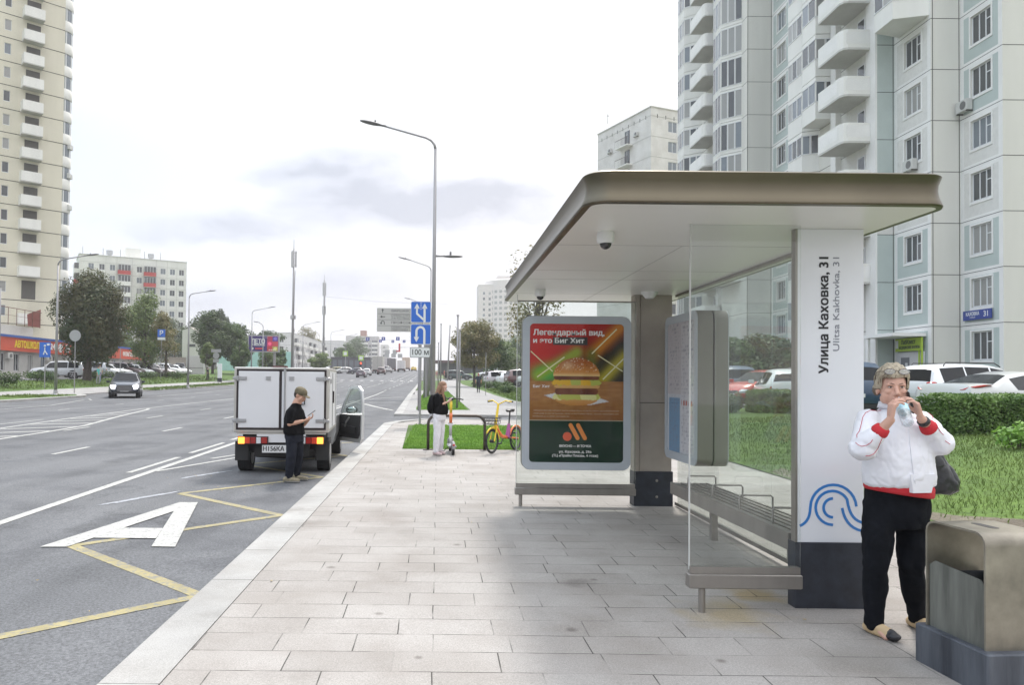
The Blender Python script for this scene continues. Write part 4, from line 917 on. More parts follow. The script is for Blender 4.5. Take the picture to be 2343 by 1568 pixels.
    # entrance: canopy, door, green sign
    b = MB(); b.box(24.75, 27.5, 40.2, 43.0, 4.42, 4.60, 0); b.box(24.8, 24.95, 42.6, 42.8, .9, 4.41, 0); b.build('entrance_canopy', [m_trim], root, org=tuple(root.location))
    b = MB(); b.box(26.50, 26.58, 40.3, 42.7, .85, 3.6, 0); b.box(26.46, 26.499, 41.5, 42.2, .87, 3.3, 1); b.box(26.45, 26.459, 41.6, 41.8, 2.7, 3.0, 0); b.build('entrance_door', [mat('door_white', (.62, .62, .64), .5), mat('door_grey', (.17, .18, .20), .5)], root, org=tuple(root.location))
    return root
rb = right_block()
# lime sign over the entrance
sg = empty('clinic_sign', (26.4, 41.4, 3.65), 'lime green clinic sign above the entrance of the white block', 'shop sign')
b = MB(); b.box(26.36, 26.44, 40.25, 42.55, 3.65, 4.38, 0); b.box(26.38, 26.44, 40.25, 40.33, .9, 3.65, 0); b.box(26.38, 26.44, 40.5, 40.56, .9, 3.65, 0)
b.build('board', [mat('lime', (.35, .50, .03), .5)], sg, org=tuple(sg.location))
b = MB(); Mx = lambda y, z: fr((26.358, y, z), (0, -1, 0), (0, 0, 1))
addtext(b, 'ЛабКвест', .34, Mx(41.4, 4.15), 0, bold=.012, fit=1.25); addtext(b, 'МЕДИЦИНСКИЕ АНАЛИЗЫ', .22, Mx(41.3, 3.85), 0, bold=.008, fit=1.8)
b.build('lettering', [mat('sign_dark', (.03, .06, .02), .5)], sg, org=tuple(sg.location))
b = MB(); b.box(26.35, 26.358, 42.28, 42.52, 3.83, 4.28); b.build('plate', [m_pvc], sg, org=tuple(sg.location))
# address plate
ap = empty('address_plate', (28.1, 38.6, 5.45), 'blue house number plate on the corner column of the white block', 'address plate')
b = MB(); b.box(28.06, 28.12, 37.45, 39.45, 5.20, 5.70); b.build('plate', [mat('plate_blue', (.02, .045, .25), .4)], ap, org=tuple(ap.location))
b = MB(); addtext(b, 'КАХОВКА', .26, fr((28.057, 38.75, 5.51), (0, -1, 0), (0, 0, 1)), 0, bold=.006, fit=.95); addtext(b, 'УЛИЦА', .12, fr((28.057, 38.75, 5.33), (0, -1, 0), (0, 0, 1)), 0); addtext(b, '31', .40, fr((28.057, 37.78, 5.45), (0, -1, 0), (0, 0, 1)), 0, bold=.008)
b.build('lettering', [m_pvc], ap, org=tuple(ap.location))

# ---------------------------------------------------------------- generic slab block
def block(name, label, cat, C, d, Lf, Ls, z0, top, fh, walls, wf, ws=None, group=None, maxparts=100, jm=None, roofm=None, extras=None, wsty=1, panes=False, jw=.05, vjs=True, notch=True):
    """C: the near corner; front runs along d from C for Lf; side runs back along n2 for Ls (to the left of C when walking reversed)"""
    root = empty(name, (C[0], C[1], z0), label, cat, group)
    n = (d[1], -d[0]); back = (-n[0], -n[1]); og = tuple(root.location)
    b = MB(); 
    ops = []; o2 = []
    k = 0
    rows = []
    z = z0 + wf.get('z', 1.2)
    while z + fh*.6 < top - wf.get('att', .8): rows.append(z); z += fh
    for z in rows:
        for s in wf['s']: ops.append((s, s+wf['w'], z, z+wf['h']))
        if ws:
            for s in ws['s']: o2.append((s, s+ws['w'], z, z+ws['h']))
    wallface(b, C, d, Lf, z0-1, top, ops, reveal=.15)
    SP = (C[0]+back[0]*Ls, C[1]+back[1]*Ls)                # side wall, walked towards the corner C
    sdir = (-back[0], -back[1])
    wallface(b, SP, sdir, Ls, z0-1, top, o2, reveal=.15)
    e = (C[0]+d[0]*Lf, C[1]+d[1]*Lf); f_ = (e[0]+back[0]*Ls, e[1]+back[1]*Ls)
    b.add([(*e, z0-1), (*f_, z0-1), (*f_, top), (*e, top)], [(0, 1, 2, 3)]); b.add([(*f_, z0-1), (*SP, z0-1), (*SP, top), (*f_, top)], [(0, 1, 2, 3)]); b.add([(*C, top), (*e, top), (*f_, top), (*SP, top)], [(0, 1, 2, 3)])
    wbox(b, C, d, -.15, Lf+.15, -Ls-.15, .15, top, top+.12, 1)
    zl = rows[0] - .9
    while zl < top:
        wbox(b, C, d, 0, Lf, -.02, .02, zl-jw/2, zl+jw/2, 2); wbox(b, SP, sdir, 0, Ls, -.02, .02, zl-jw/2, zl+jw/2, 2); zl += fh
    if vjs:
        for s in wf.get('vj', []): wbox(b, C, d, s-jw/2, s+jw/2, -.02, .021, z0, top, 2)
    b.build('wall', [walls, roofm or m_trim, jm or m_joint], root, org=og)
    cnt = 0; allw = [(C, d, o, wf) for o in ops] + [(SP, sdir, o, ws) for o in o2]
    rest = MB()
    for P, dd, o, w in allw:
        if cnt < maxparts: window(root, P, dd, o[0], o[2], round(o[1]-o[0], 2), round(o[3]-o[2], 2), wsty, panes=True, depth=.1); cnt += 1
        else: wbox(rest, P, dd, o[0]+.05, o[1]-.05, -.12, -.10, o[2]+.05, o[3]-.05, 0); wbox(rest, P, dd, (o[0]+o[1])/2-.05, (o[0]+o[1])/2+.05, -.1, -.07, o[2], o[3], 1)
    if rest.v: tag(rest.build('windows', [G[0], m_pvc], root, org=og), kind='stuff')
    return root, og, rows, SP, sdir
def balc(root, og, P, d, s0, s1, z, out=1.1, rail=1.0, m=None, glazed=False, top=2.4):
    b = MB(); m = m or m_balc
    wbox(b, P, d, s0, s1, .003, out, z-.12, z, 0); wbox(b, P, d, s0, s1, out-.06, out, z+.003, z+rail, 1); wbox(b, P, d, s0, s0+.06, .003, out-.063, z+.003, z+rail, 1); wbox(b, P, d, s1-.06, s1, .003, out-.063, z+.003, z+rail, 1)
    if glazed:
        wbox(b, P, d, s0+.02, s1-.02, .005, out-.03, z+rail+.003, z+top, 2)
        k = 4; 
        for j in range(k+1): s = s0+.02+(s1-s0-.04)*j/k; wbox(b, P, d, max(s0, s-.04), min(s1, s+.04), out-.029, out+.004, z+rail+.004, z+top, 3)
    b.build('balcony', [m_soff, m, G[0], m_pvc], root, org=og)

# left tower (cream panels)
m_cream = mat('tower_cream', (.62, .585, .48), .85, var=.08, vscale=.4, streak=True, bump=.1, bscale=6)
td = (.75, .661)                                   # front wall runs away to the right
tl = 27.0; TC = (-46.25 - td[0]*tl, 90 - td[1]*tl)
root, og, rows, SP, sdir = block('tower_block', 'tall cream panel tower with a column of small white balconies at the left edge', 'apartment block', TC, td, tl, 16, 1.5, 62, 2.8, m_cream,
    {'s': [tl-6.5, tl-11.5], 'w': .70, 'h': 1.25, 'z': 7.35, 'att': 1, 'vj': []}, None, jw=.07, wsty=2)
b = MB()
for z in [r_ for r_ in rows]:                      # windows of the bay side seen edge-on: rounded bays on the far side wall
    pass
e_ = (-46.25, 90.0); sd2 = (.661*0 + -.661, .75)   # side wall direction leaving the corner
for k, z in enumerate(rows):
    # balconies near the corner
    if k != 1: balc(root, og, TC, td, tl-4.7, tl-2.5, z-.85, 1.2, 1.15, m_balc, glazed=(k == len(rows)-3 or k == 15))
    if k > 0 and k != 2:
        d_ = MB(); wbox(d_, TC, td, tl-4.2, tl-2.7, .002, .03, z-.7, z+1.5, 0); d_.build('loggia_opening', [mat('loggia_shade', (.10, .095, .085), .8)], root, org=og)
    w = MB(); sdp = (e_[0], e_[1]); dd = (-.661, .75)
    cx, cy = e_[0] + dd[0]*1.3 , e_[1] + dd[1]*1.3
    w.lathe([(1.20, 0), (1.26, .1), (1.26, 1.2), (1.18, 1.3)], (cx, cy, z-.85), n=18); w.lathe([(1.16, 1.3), (1.16, 2.72)], (cx, cy, z-.85), n=18, m=1)
    for j in range(9): a = j*2*pi/9; w.box(cx+1.16*cos(a)-.06, cx+1.16*cos(a)+.06, cy+1.16*sin(a)-.06, cy+1.16*sin(a)+.06, z+.45, z+1.87, 2)
    w.build('curved_bay', [m_balc, G[2], m_pvc], root, org=og, auto=40)
for z in (26.3, 29.9, 22.4): 
    b = MB(); b.bbox(0, .4, 0, .8, 0, .6, .02); o = b.build('air_conditioner', [mat('ac_white', (.5, .5, .48), .5)], root); o.location = (1*(e_[0]+.18-og[0]), e_[1]+.6-og[1], z-og[2])
# white nine-storey block with red balconies
wd = (.876, .482); m_w9 = mat('block_white', (.68, .68, .64), .85, var=.06, vscale=.5, streak=True)
m_red = mat('balcony_red', (.42, .045, .04), .7, var=.1, vscale=1); m_soft = mat('joint_soft', (.34, .34, .31), .9)
root, og, rows, SP, sdir = block('apartment_block', 'white nine storey block with red balconies behind the large left tree', 'apartment block', (-87, 178.1), wd, 25, 12, 4.2, 31.7, 2.7, m_w9,
    {'s': [2.0, 4.4, 6.8, 13.0, 18.6, 20.9, 23.1], 'w': 1.25, 'h': 1.45, 'z': 2.4, 'att': 1.2, 'vj': [5.9, 8.4, 11.9, 17.6, 20.2, 22.6]}, {'s': [3], 'w': 1.3, 'h': 1.4}, jm=m_soft, panes=False)
for k, z in enumerate(rows):
    balc(root, og, (-87, 178.1), wd, 8.6, 11.5, z-.9, 1.2, 1.0, m_red if (k == len(rows)-1 or k < 4) else m_balc, glazed=True)
    balc(root, og, (-87, 178.1), wd, 14.6, 17.4, z-.9, 1.2, 1.0, m_red if k >= len(rows)-2 or k in (2, 4) else m_balc, glazed=(k != 3))
    balc(root, og, SP, sdir, 6.0, 10.5, z-.9, 1.0, 1.0, m_red if k % 2 else m_balc, glazed=True)
b = MB(); wbox(b, (-87, 178.1), wd, 10.6, 14.2, -7, -3, 31.8, 34.6); b.build('lift_house', [m_w9], root, org=og)
for s in (7.0, 16.8):
    b = MB(); c = Vector((-87 + wd[0]*s + .482*-4, 178.1 + wd[1]*s + .876*4, 31.8)); b.cyl(c, c+Vector((0, 0, .9)), .45, n=12); b.cyl(c+Vector((0, 0, .9)), c+Vector((0, 0, 1.9)), .75, n=12); b.build('roof_vent', [mat('zinc', (.35, .36, .37), .5, metal=.4)], root, org=og, auto=40)
b = MB()
for s in (1.0, 5.6, 9.6, 15.3, 19.2): b.cyl(Vector((-87+wd[0]*s-2, 178.1+wd[1]*s+3.5, 31.7)), Vector((-87+wd[0]*s-2, 178.1+wd[1]*s+3.5, 34.2)), .05, n=5)
tag(b.build('roof_aerial', [m_joint], root, org=og))

# two five-storey rows and the far slab
m_w5 = mat('block_pale', (.62, .61, .60), .85, var=.07, vscale=.4, streak=True)
def five(C, Ls, Lg, top, label, z0):
    sl = [3 + 3.2*i for i in range(int(Ls/3.2)-1)]
    # front (runs from the corner away from the camera) is walked towards the camera so its normal is +X
    d = (0, 1); P = C
    root, og, rows, SP, sdir = block('apartment_block', label, 'apartment block', (C[0], C[1]), (0, 1), Ls, Lg, z0, top, 2.8, m_w5,
        {'s': sl, 'w': 1.5, 'h': 1.5, 'z': 1.4, 'att': .5, 'vj': []}, {'s': [Lg-4.5], 'w': 1.3, 'h': 1.4}, jm=m_soft, group='five storey blocks along the street', maxparts=90, jw=.08)
    for k, z in enumerate(rows):
        for j, s in enumerate(sl):
            if (j*7 + k*3) % 4 < 2 and k > 0: balc(root, og, (C[0], C[1]), (0, 1), s-.5, s+2.1, z-.9, .95, 1.0, m_balc, glazed=(j+k) % 3 == 0)
    return root, og
five((-49.2, 250), 74, 10, 17.6, 'nearer pale five storey block with its gable beside the billboard', 4.6)
five((-42.8, 335), 110, 11, 19.6, 'farther pale five storey block beyond the first one', 5.4)
m_slab = mat('block_grey', (.44, .42, .42), .85, var=.08, vscale=.3)
root, og, rows, SP, sdir = block('apartment_block', 'grey long slab block with stacked balconies at the end of the street', 'apartment block', (-60, 480), (1, 0), 21, 12, 5.5, 30.5, 2.8, m_slab,
    {'s': [2, 8.5, 15], 'w': 1.6, 'h': 1.5, 'z': 1.2, 'att': .8}, None, jm=m_soft, wsty=1, panes=False)
for z in rows:
    balc(root, og, (-60, 480), (1, 0), 4.2, 8, z-.9, 1.2, 1.0, m_balc, True); balc(root, og, (-60, 480), (1, 0), 10.6, 14.4, z-.9, 1.2, 1.0, m_balc, True); balc(root, og, (-60, 480), (1, 0), 17, 20.6, z-.9, 1.2, 1.0, m_balc, True)
b = MB(); wbox(b, (-60, 480), (1, 0), 9, 13, -7, -3, 30.6, 34.5); b.build('lift_house', [mat('brick_red', (.25, .12, .09), .8)], root, org=og)
block('apartment_block', 'lowest pale slab right of the grey slab block', 'apartment block', (-38.9, 500), (1, 0), 5, 12, 5.5, 26, 2.8, m_w5, {'s': [1.5], 'w': 1.6, 'h': 1.5}, None, jm=m_soft, panes=False)

# weathered block above the shelter roof
m_wea = mat('weathered_panel', (.52, .50, .47), .88, col2=(.66, .645, .62), vscale=.45, bump=.1, bscale=4)
md = (.927, .375); 
root, og, rows, SP, sdir = block('apartment_block', 'weathered pale panel block rising behind the shelter roof', 'apartment block', (28.7, 100), md, 16, 12.6, 1.3, 39.5, 2.8, m_wea,
    {'s': [2.9, 8.3, 12], 'w': 1.5, 'h': 1.5, 'z': 1.5, 'att': 1.4, 'vj': [5.6, 10.8]}, {'s': [], 'w': 1.3, 'h': 1.4}, jm=m_soft)
for k, z in enumerate(rows[-5:]):
    b = MB(); wbox(b, SP, sdir, 6.8, 7.9, .003, .05, z-.85, z+1.35, 0); wbox(b, SP, sdir, 7.3, 7.38, .05, .07, z-.8, z+1.3, 1); b.build('balcony_door', [G[0], m_pvc], root, org=og)
    b = MB(); wbox(b, SP, sdir, 5.7, 8.6, .003, 1.0, z-1.05, z-.9, 0)
    for j in range(11): s = 5.75+2.8*j/10; wbox(b, SP, sdir, s-.015, s+.015, .95, .98, z-.9, z+.1, 1)
    wbox(b, SP, sdir, 5.7, 8.6, .94, .99, z+.1, z+.15, 1); wbox(b, SP, sdir, 5.7, 7.0, .93, .96, z-.85, z+.05, 0); b.build('balcony', [m_balc, m_brownf], root, org=og)
    b = MB(); wbox(b, (28.7, 100), md, 5.4, 8.0, .003, 1.0, z-1.05, z-.9, 0)
    for j in range(9): s = 5.45+2.5*j/8; wbox(b, (28.7, 100), md, s-.015, s+.015, .95, .98, z-.9, z+.1, 1)
    wbox(b, (28.7, 100), md, 5.4, 8.0, .94, .99, z+.1, z+.15, 1); b.build('balcony', [m_balc, m_brownf], root, org=og)
aircon(root, SP, sdir, 2.9, 35.7); aircon(root, SP, sdir, 9.1, 36.3)
b = MB()
for j in range(9): wbox(b, SP, sdir, 1.0+1.3*j, 1.14+1.3*j, -.02, .006, 38.1, 38.6)
for j in range(10): wbox(b, (28.7, 100), md, 1.0+1.4*j, 1.14+1.4*j, -.02, .006, 38.1, 38.6)
tag(b.build('roof_vent_slots', [m_joint], root, org=og), kind='stuff')
b = MB(); b.cyl((24.4, 107, 39.5), (24.4, 107, 41.0), .04, n=5); b.cyl((24.1, 107, 40.7), (24.7, 107, 40.7), .03, n=5); b.build('roof_aerial', [m_joint], root, org=og)

# distant white tower and low parts beside it
m_ft = mat('far_white', (.62, .58, .56), .85, var=.03, vscale=.1)
root, og, rows, SP, sdir = block('tower_block', 'distant white curved tower behind the right hand street trees', 'apartment block', (21, 390), (1, 0), 9, 16, 6, 53, 2.9, m_ft, {'s': [2.4, 5.4], 'w': 1.2, 'h': 1.5}, {'s': [3, 8], 'w': 1.2, 'h': 1.4}, jm=m_soft, panes=False, maxparts=60)
b = MB(); b.lathe([(11, -50), (11, 0), (10, .6)], (36, 398, 55.5), n=40)
for k in range(15):
    for a in range(-150, -30, 14): 
        X = Matrix.Translation((36, 398, 6.5+k*2.95)) @ Matrix.Rotation(R(a), 4, 'Z'); b.box(10.9, 11.06, -.75, .75, .9, 2.3, 1, X)
b.build('curved_wing', [m_ft, G[1]], root, org=og)
b = MB(); b.box(31, 41, 391, 402, 55.6, 58); b.build('lift_house', [m_ft], root, org=og)
bb_ = empty('low_building', (14, 190, 4.2), 'low white building with orange panels behind the right street trees', 'building'); og = tuple(bb_.location)
b = MB(); b.box(13.2, 30, 190, 205, 3, 11.5, 0); b.add([(12, 189.9, 6.0), (16.5, 189.9, 7.8), (30, 189.9, 7.8), (30, 189.9, 3.5), (12, 189.9, 3.5)], [(0, 4, 3, 2, 1)], 1); b.build('wall', [m_ft, mat('slate', (.30, .32, .34), .8)], bb_, org=og)
b = MB(); b.box(15.5, 18.0, 189.7, 189.85, 7.9, 10.2); b.box(18.6, 21.2, 189.7, 189.85, 5.4, 6.9); b.build('orange_panel', [mat('orange_panel', (.55, .16, .06), .7)], bb_, org=og)

# shop row with the red fascia on the left
sh = empty('shop_row', (-44, 80, 1.7), 'low pale shop building with long red sign band below the cream tower', 'shop'); og = tuple(sh.location)
m_shop = mat('shop_wall', (.46, .45, .43), .8, var=.05, vscale=1); SPt = (-44.0, 60.0); sd_ = (0, 1)
b = MB(); ops = []
s = 1.0
while s < 48: ops.append((s, s+1.0, 2.3, 4.1)); s += 2.6
wallface(b, SPt, sd_, 51.5, .8, 5.6, ops, reveal=.2); b.box(-60, -44.01, 60, 111.5, 5.55, 5.7); b.add([(-44, 60, .8), (-60, 60, .8), (-60, 60, 5.6), (-44, 60, 5.6)], [(0, 1, 2, 3)])
wbox(b, SPt, sd_, 0, 24.5, -3, -2.4, 5.7, 7.3, 0); b.box(-60, -44.01, 111.4, 111.5, .8, 5.6)
b.build('wall', [m_shop], sh, org=og)
for o in ops: window(sh, SPt, sd_, o[0], o[2], 1.0, 1.8, 1, depth=.14)
b = MB(); wbox(b, SPt, sd_, -.1, 51.6, .02, .35, 4.35, 5.75, 0); wbox(b, SPt, sd_, -.15, 51.7, .0, .42, 5.752, 6.0, 1); b.build('sign_band', [mat('band_red', (.50, .085, .045), .6, var=.08, vscale=.5), mat('band_blue', (.05, .10, .32), .6)], sh, org=og)
ft = lambda s, z: fr((-43.64, 60+s, z), (0, 1, 0), (0, 0, 1))
for txt, s, z, sz, c, fit in (('АВТОШКОЛА', 18.7, 5.05, 1.0, (.75, .55, .02), 5.2), ('24', 23.6, 5.1, .95, (.7, .7, .7), 1.1), ('Цветы', 31.0, 5.05, 1.35, (.02, .40, .06), 5.2), ('АПТЕКА', 35.3, 4.95, .6, (.7, .7, .7), 2.6), ('ФЛАГМАН  СВЯЗЬ', 46, 5.0, .8, (.7, .66, .62), 7.5)):
    b = MB(); addtext(b, txt, sz, ft(s, z), 0, bold=.03, fit=fit, depth=.02); b.build('shop_lettering', [mat('let_'+str(c), c, .5)], sh, org=og)
for s in (25.3, 26.9): b = MB(); b.cyl((-43.68, 60+s, 5.05), (-43.6, 60+s, 5.05), .5, n=20); b.build('round_sign', [mat('round_white', (.6, .6, .6), .5)], sh, org=og)
b = MB(); b.box(-60, -44.3, 60, 86, 8.0, 8.06)
aircon(sh, (-44, 111.5), (0, -1), 90-60, 3.2) if False else None
for s in (22.6, 26.8, 15.0):
    b = MB(); b.bbox(-43.98, -43.66, 60+s, 60+s+.85, 3.55, 4.15, .012); b.cyl((-43.655, 60+s+.5, 3.85), (-43.64, 60+s+.5, 3.85), .22, n=14, m=1); b.build('air_conditioner', [mat('ac_white', (.5, .5, .48), .5), mat('ac_grille', (.14, .14, .14), .6)], sh, org=og)
# terrace rail of the tower
rl = empty('terrace_railing', (-45, 80, 7.3), 'brown railing on the terrace at the foot of the cream tower', 'railing'); og = tuple(rl.location)
b = MB()
for i in range(15): b.cyl((-45.2, 62+i*1.55, 7.2), (-45.2, 62+i*1.55, 9.0), .035, n=6)
b.cyl((-45.2, 62, 9.0), (-45.2, 84, 9.0), .04, n=6); b.cyl((-45.2, 62, 8.2), (-45.2, 84, 8.2), .02, n=6)
b.build('rails', [mat('rust', (.16, .08, .06), .7)], rl, org=og)
b = MB(); b.add([(-45.3, 84, 7.3), (-45.3, 81.4, 7.3), (-45.3, 81.2, 8.6), (-45.3, 84, 9.4)], [(0, 1, 2, 3)]); b.build('end_panel', [mat('rust_panel', (.22, .06, .045), .7)], rl, org=og)
# metro pavilion and kiosks far ahead
pv = empty('metro_pavilion', (5, 176, 3.6), 'dark flat roofed pavilion at the end of the right pavement', 'pavilion'); og = tuple(pv.location)
b = MB(); b.box(-.6, 12, 176, 186, 6.1, 6.7, 0); b.build('roof', [mat('pav_roof', (.10, .055, .06), .6)], pv, org=og)
b = MB(); b.box(0, 11, 177, 185, 3.2, 6.1, 0); [b.box(x, x+.12, 176.9, 176.98, 3.2, 6.1, 1) for x in range(0, 11, 2)]; b.build('wall', [mat('pav_glass', (.05, .055, .065), .3), mat('pav_mull', (.14, .14, .15), .6)], pv, org=og)
kk = empty('kiosk_row', (-21, 200, 4.2), 'long dark kiosk row beyond the crossing behind the van', 'kiosk'); og = tuple(kk.location)
b = MB(); b.box(-29, -18.4, 200, 205, 4.0, 8.0, 0); b.build('wall', [mat('kiosk_dark', (.045, .045, .055), .5)], kk, org=og)
b = MB(); [b.box(-28.5+i*1.5, -27.4+i*1.5, 199.9, 199.98, 4.6, 7.2, 0) for i in range(7)]; b.build('shopfront', [mat('kiosk_glass', (.13, .14, .16), .2)], kk, org=og)
# pale turquoise fence by the little trees
tf = MB(); tf.box(-44.2, -29.5, 148, 148.2, 3.3, 7.3); tag(tf.build('site_fence', [mat('mint_fence', (.33, .55, .50), .7, var=.05, vscale=1)]), 'pale mint green site fence behind the young trees', 'fence')
th = empty('villa', (-62, 160, 4), 'cream house gable between the trees left of the billboard', 'house'); og = tuple(th.location)
b = MB(); b.add([(-55.5, 160, 2), (-51.5, 160, 2), (-51.5, 160, 11), (-53.8, 160, 12.8), (-55.5, 160, 12.2), (-55.5, 172, 2), (-51.5, 172, 2), (-51.5, 172, 11), (-53.8, 172, 12.8), (-55.5, 172, 12.2)], [(0, 1, 2, 3, 4), (1, 6, 7, 2), (9, 8, 7, 6, 5), (0, 4, 9, 5)], 0); b.add([(-51.4, 159.9, 10.95), (-51.4, 172, 10.95), (-53.8, 172, 12.95), (-53.8, 159.9, 12.95)], [(0, 1, 2, 3)], 1); b.add([(-53.8, 159.9, 12.95), (-53.8, 172, 12.95), (-55.6, 172, 12.3), (-55.6, 159.9, 12.3)], [(0, 1, 2, 3)], 1)
b.build('wall', [m_wallc, mat('roof_beige', (.30, .28, .25), .8)], th, org=og)
b = MB(); b.box(-54.3, -52.6, 159.95, 159.99, 8.6, 9.2); b.build('window', [G[0]], th, org=og)
# ================================================================== TREES AND SHRUBS
def leafmat(name, a, b_, sc=1.2):
    m = bpy.data.materials.new(name); m.use_nodes = True; t = m.node_tree; b = t.nodes['Principled BSDF']; b.inputs['Roughness'].default_value = .6
    g = t.nodes.new('ShaderNodeNewGeometry'); n = t.nodes.new('ShaderNodeTexNoise'); n.inputs['Scale'].default_value = sc; n.inputs['Detail'].default_value = 3; t.links.new(g.outputs['Position'], n.inputs[0])
    ad = t.nodes.new('ShaderNodeMath'); ad.operation = 'MULTIPLY_ADD'; ad.inputs[1].default_value = .35; t.links.new(g.outputs['Random Per Island'], ad.inputs[0]); 
    s2 = t.nodes.new('ShaderNodeMath'); s2.operation = 'SUBTRACT'; s2.inputs[1].default_value = .17; t.links.new(n.outputs[0], s2.inputs[0]); t.links.new(s2.outputs[0], ad.inputs[2])
    r = t.nodes.new('ShaderNodeValToRGB'); t.links.new(ad.outputs[0], r.inputs[0]); e = r.color_ramp.elements; e[0].position = .32; e[0].color = (*a, 1); e[1].position = .68; e[1].color = (*b_, 1)
    t.links.new(r.outputs[0], b.inputs['Base Color'])
    o = t.nodes['Material Output']; tr = t.nodes.new('ShaderNodeBsdfTranslucent'); t.links.new(r.outputs[0], tr.inputs[0])
    mx_ = t.nodes.new('ShaderNodeMixShader'); mx_.inputs[0].default_value = .3; t.links.new(b.outputs[0], mx_.inputs[1]); t.links.new(tr.outputs[0], mx_.inputs[2]); t.links.new(mx_.outputs[0], o.inputs[0])
    return m
m_bark = mat('bark', (.07, .055, .045), .95, var=.3, vscale=6, bump=.6, bscale=20)
LM = {'maple': leafmat('maple_leaves', (.032, .062, .013), (.088, .082, .026), .35), 'green': leafmat('green_leaves', (.040, .085, .022), (.095, .15, .035)), 'light': leafmat('light_leaves', (.09, .15, .04), (.19, .24, .07)),
      'dark': leafmat('dark_leaves', (.028, .058, .014), (.066, .108, .024)), 'hedge': leafmat('hedge_leaves', (.055, .12, .022), (.14, .23, .05), 2.5), 'yellow': leafmat('mixed_leaves', (.12, .13, .04), (.24, .20, .08)), 'lush': leafmat('lush_leaves', (.10, .22, .03), (.20, .36, .06), 3)}
def leaves(b, c, r, n, sz, rr, flat=1.0, shell=.35):
    for i in range(n):
        while True:
            p = Vector((rr.uniform(-1, 1), rr.uniform(-1, 1), rr.uniform(-1, 1)))
            if shell < p.length < 1: break
        q = Vector((c[0]+p.x*r[0], c[1]+p.y*r[1], c[2]+p.z*r[2])); s = sz*rr.uniform(.6, 1.3)
        nrm = (p + Vector((rr.uniform(-.8, .8), rr.uniform(-.8, .8), rr.uniform(-.2, 1.1)))).normalized(); a = nrm.orthogonal().normalized(); a.rotate(Matrix.Rotation(rr.random()*6.28, 3, nrm)); e = nrm.cross(a)
        k = len(b.v); b.v += [tuple(q-a*s), tuple(q+e*s*.5), tuple(q+a*s), tuple(q-e*s*.5)]; b.f.append((k, k+1, k+2, k+3)); b.m.append(0)
def tree(X, Y, H, Wd, kind, label, dens=1.0, seed=1, crown0=.28, leaf=.14, group='street and yard trees', gap=.0, lean=0, clumps=26, z=None, name='tree', trunkr=None):
    rr = random.Random(seed); z0 = gz(X, Y) if z is None else z
    root = empty(name, (X, Y, z0), label, 'tree', group); b = MB(); tr = trunkr or H*.016
    top = Vector((lean*H, 0, H*.85)); pts = [Vector((0, 0, -.1)), Vector((lean*H*.1, 0, H*.15)), Vector((lean*H*.4+rr.uniform(-.2, .2), rr.uniform(-.2, .2), H*.45)), top]
    b.tube(pts, [tr*1.5, tr*1.1, tr*.8, tr*.2], 8)
    ch = H*(1-crown0)/2; cc = Vector((lean*H*.5, 0, H*crown0 + ch)); cl = []
    for i in range(clumps):
        while True:
            p = Vector((rr.uniform(-1, 1), rr.uniform(-1, 1), rr.uniform(-1, 1)))
            if .25 < p.length < 1: break
        k = 1 - .35*max(0, p.z)
        cl.append(cc + Vector((p.x*Wd/2*.80*k, p.y*Wd/2*.80*k, p.z*ch*.84)))
    for i, c in enumerate(cl):
        if i % 2 == 0:
            t = rr.uniform(.2, .75); s = pts[1].lerp(pts[3], t); s = Vector((s.x, s.y, min(s.z, c.z*.9))); mid = s.lerp(c, .5)+Vector((0, 0, -H*.02)); b.tube([s, mid, c], [tr*.42, tr*.25, tr*.08], 5)
    b.build('trunk', [m_bark], root, auto=60)
    cb = MB(); nper = int(150*dens)
    for c in cl:
        if rr.random() < gap: continue
        s = rr.uniform(.7, 1.25); leaves(cb, c, (Wd*.19*s, Wd*.19*s, ch*.25*s), nper, leaf, rr, shell=.3)
    cb.build('crown', [LM[kind]], root)
    return root
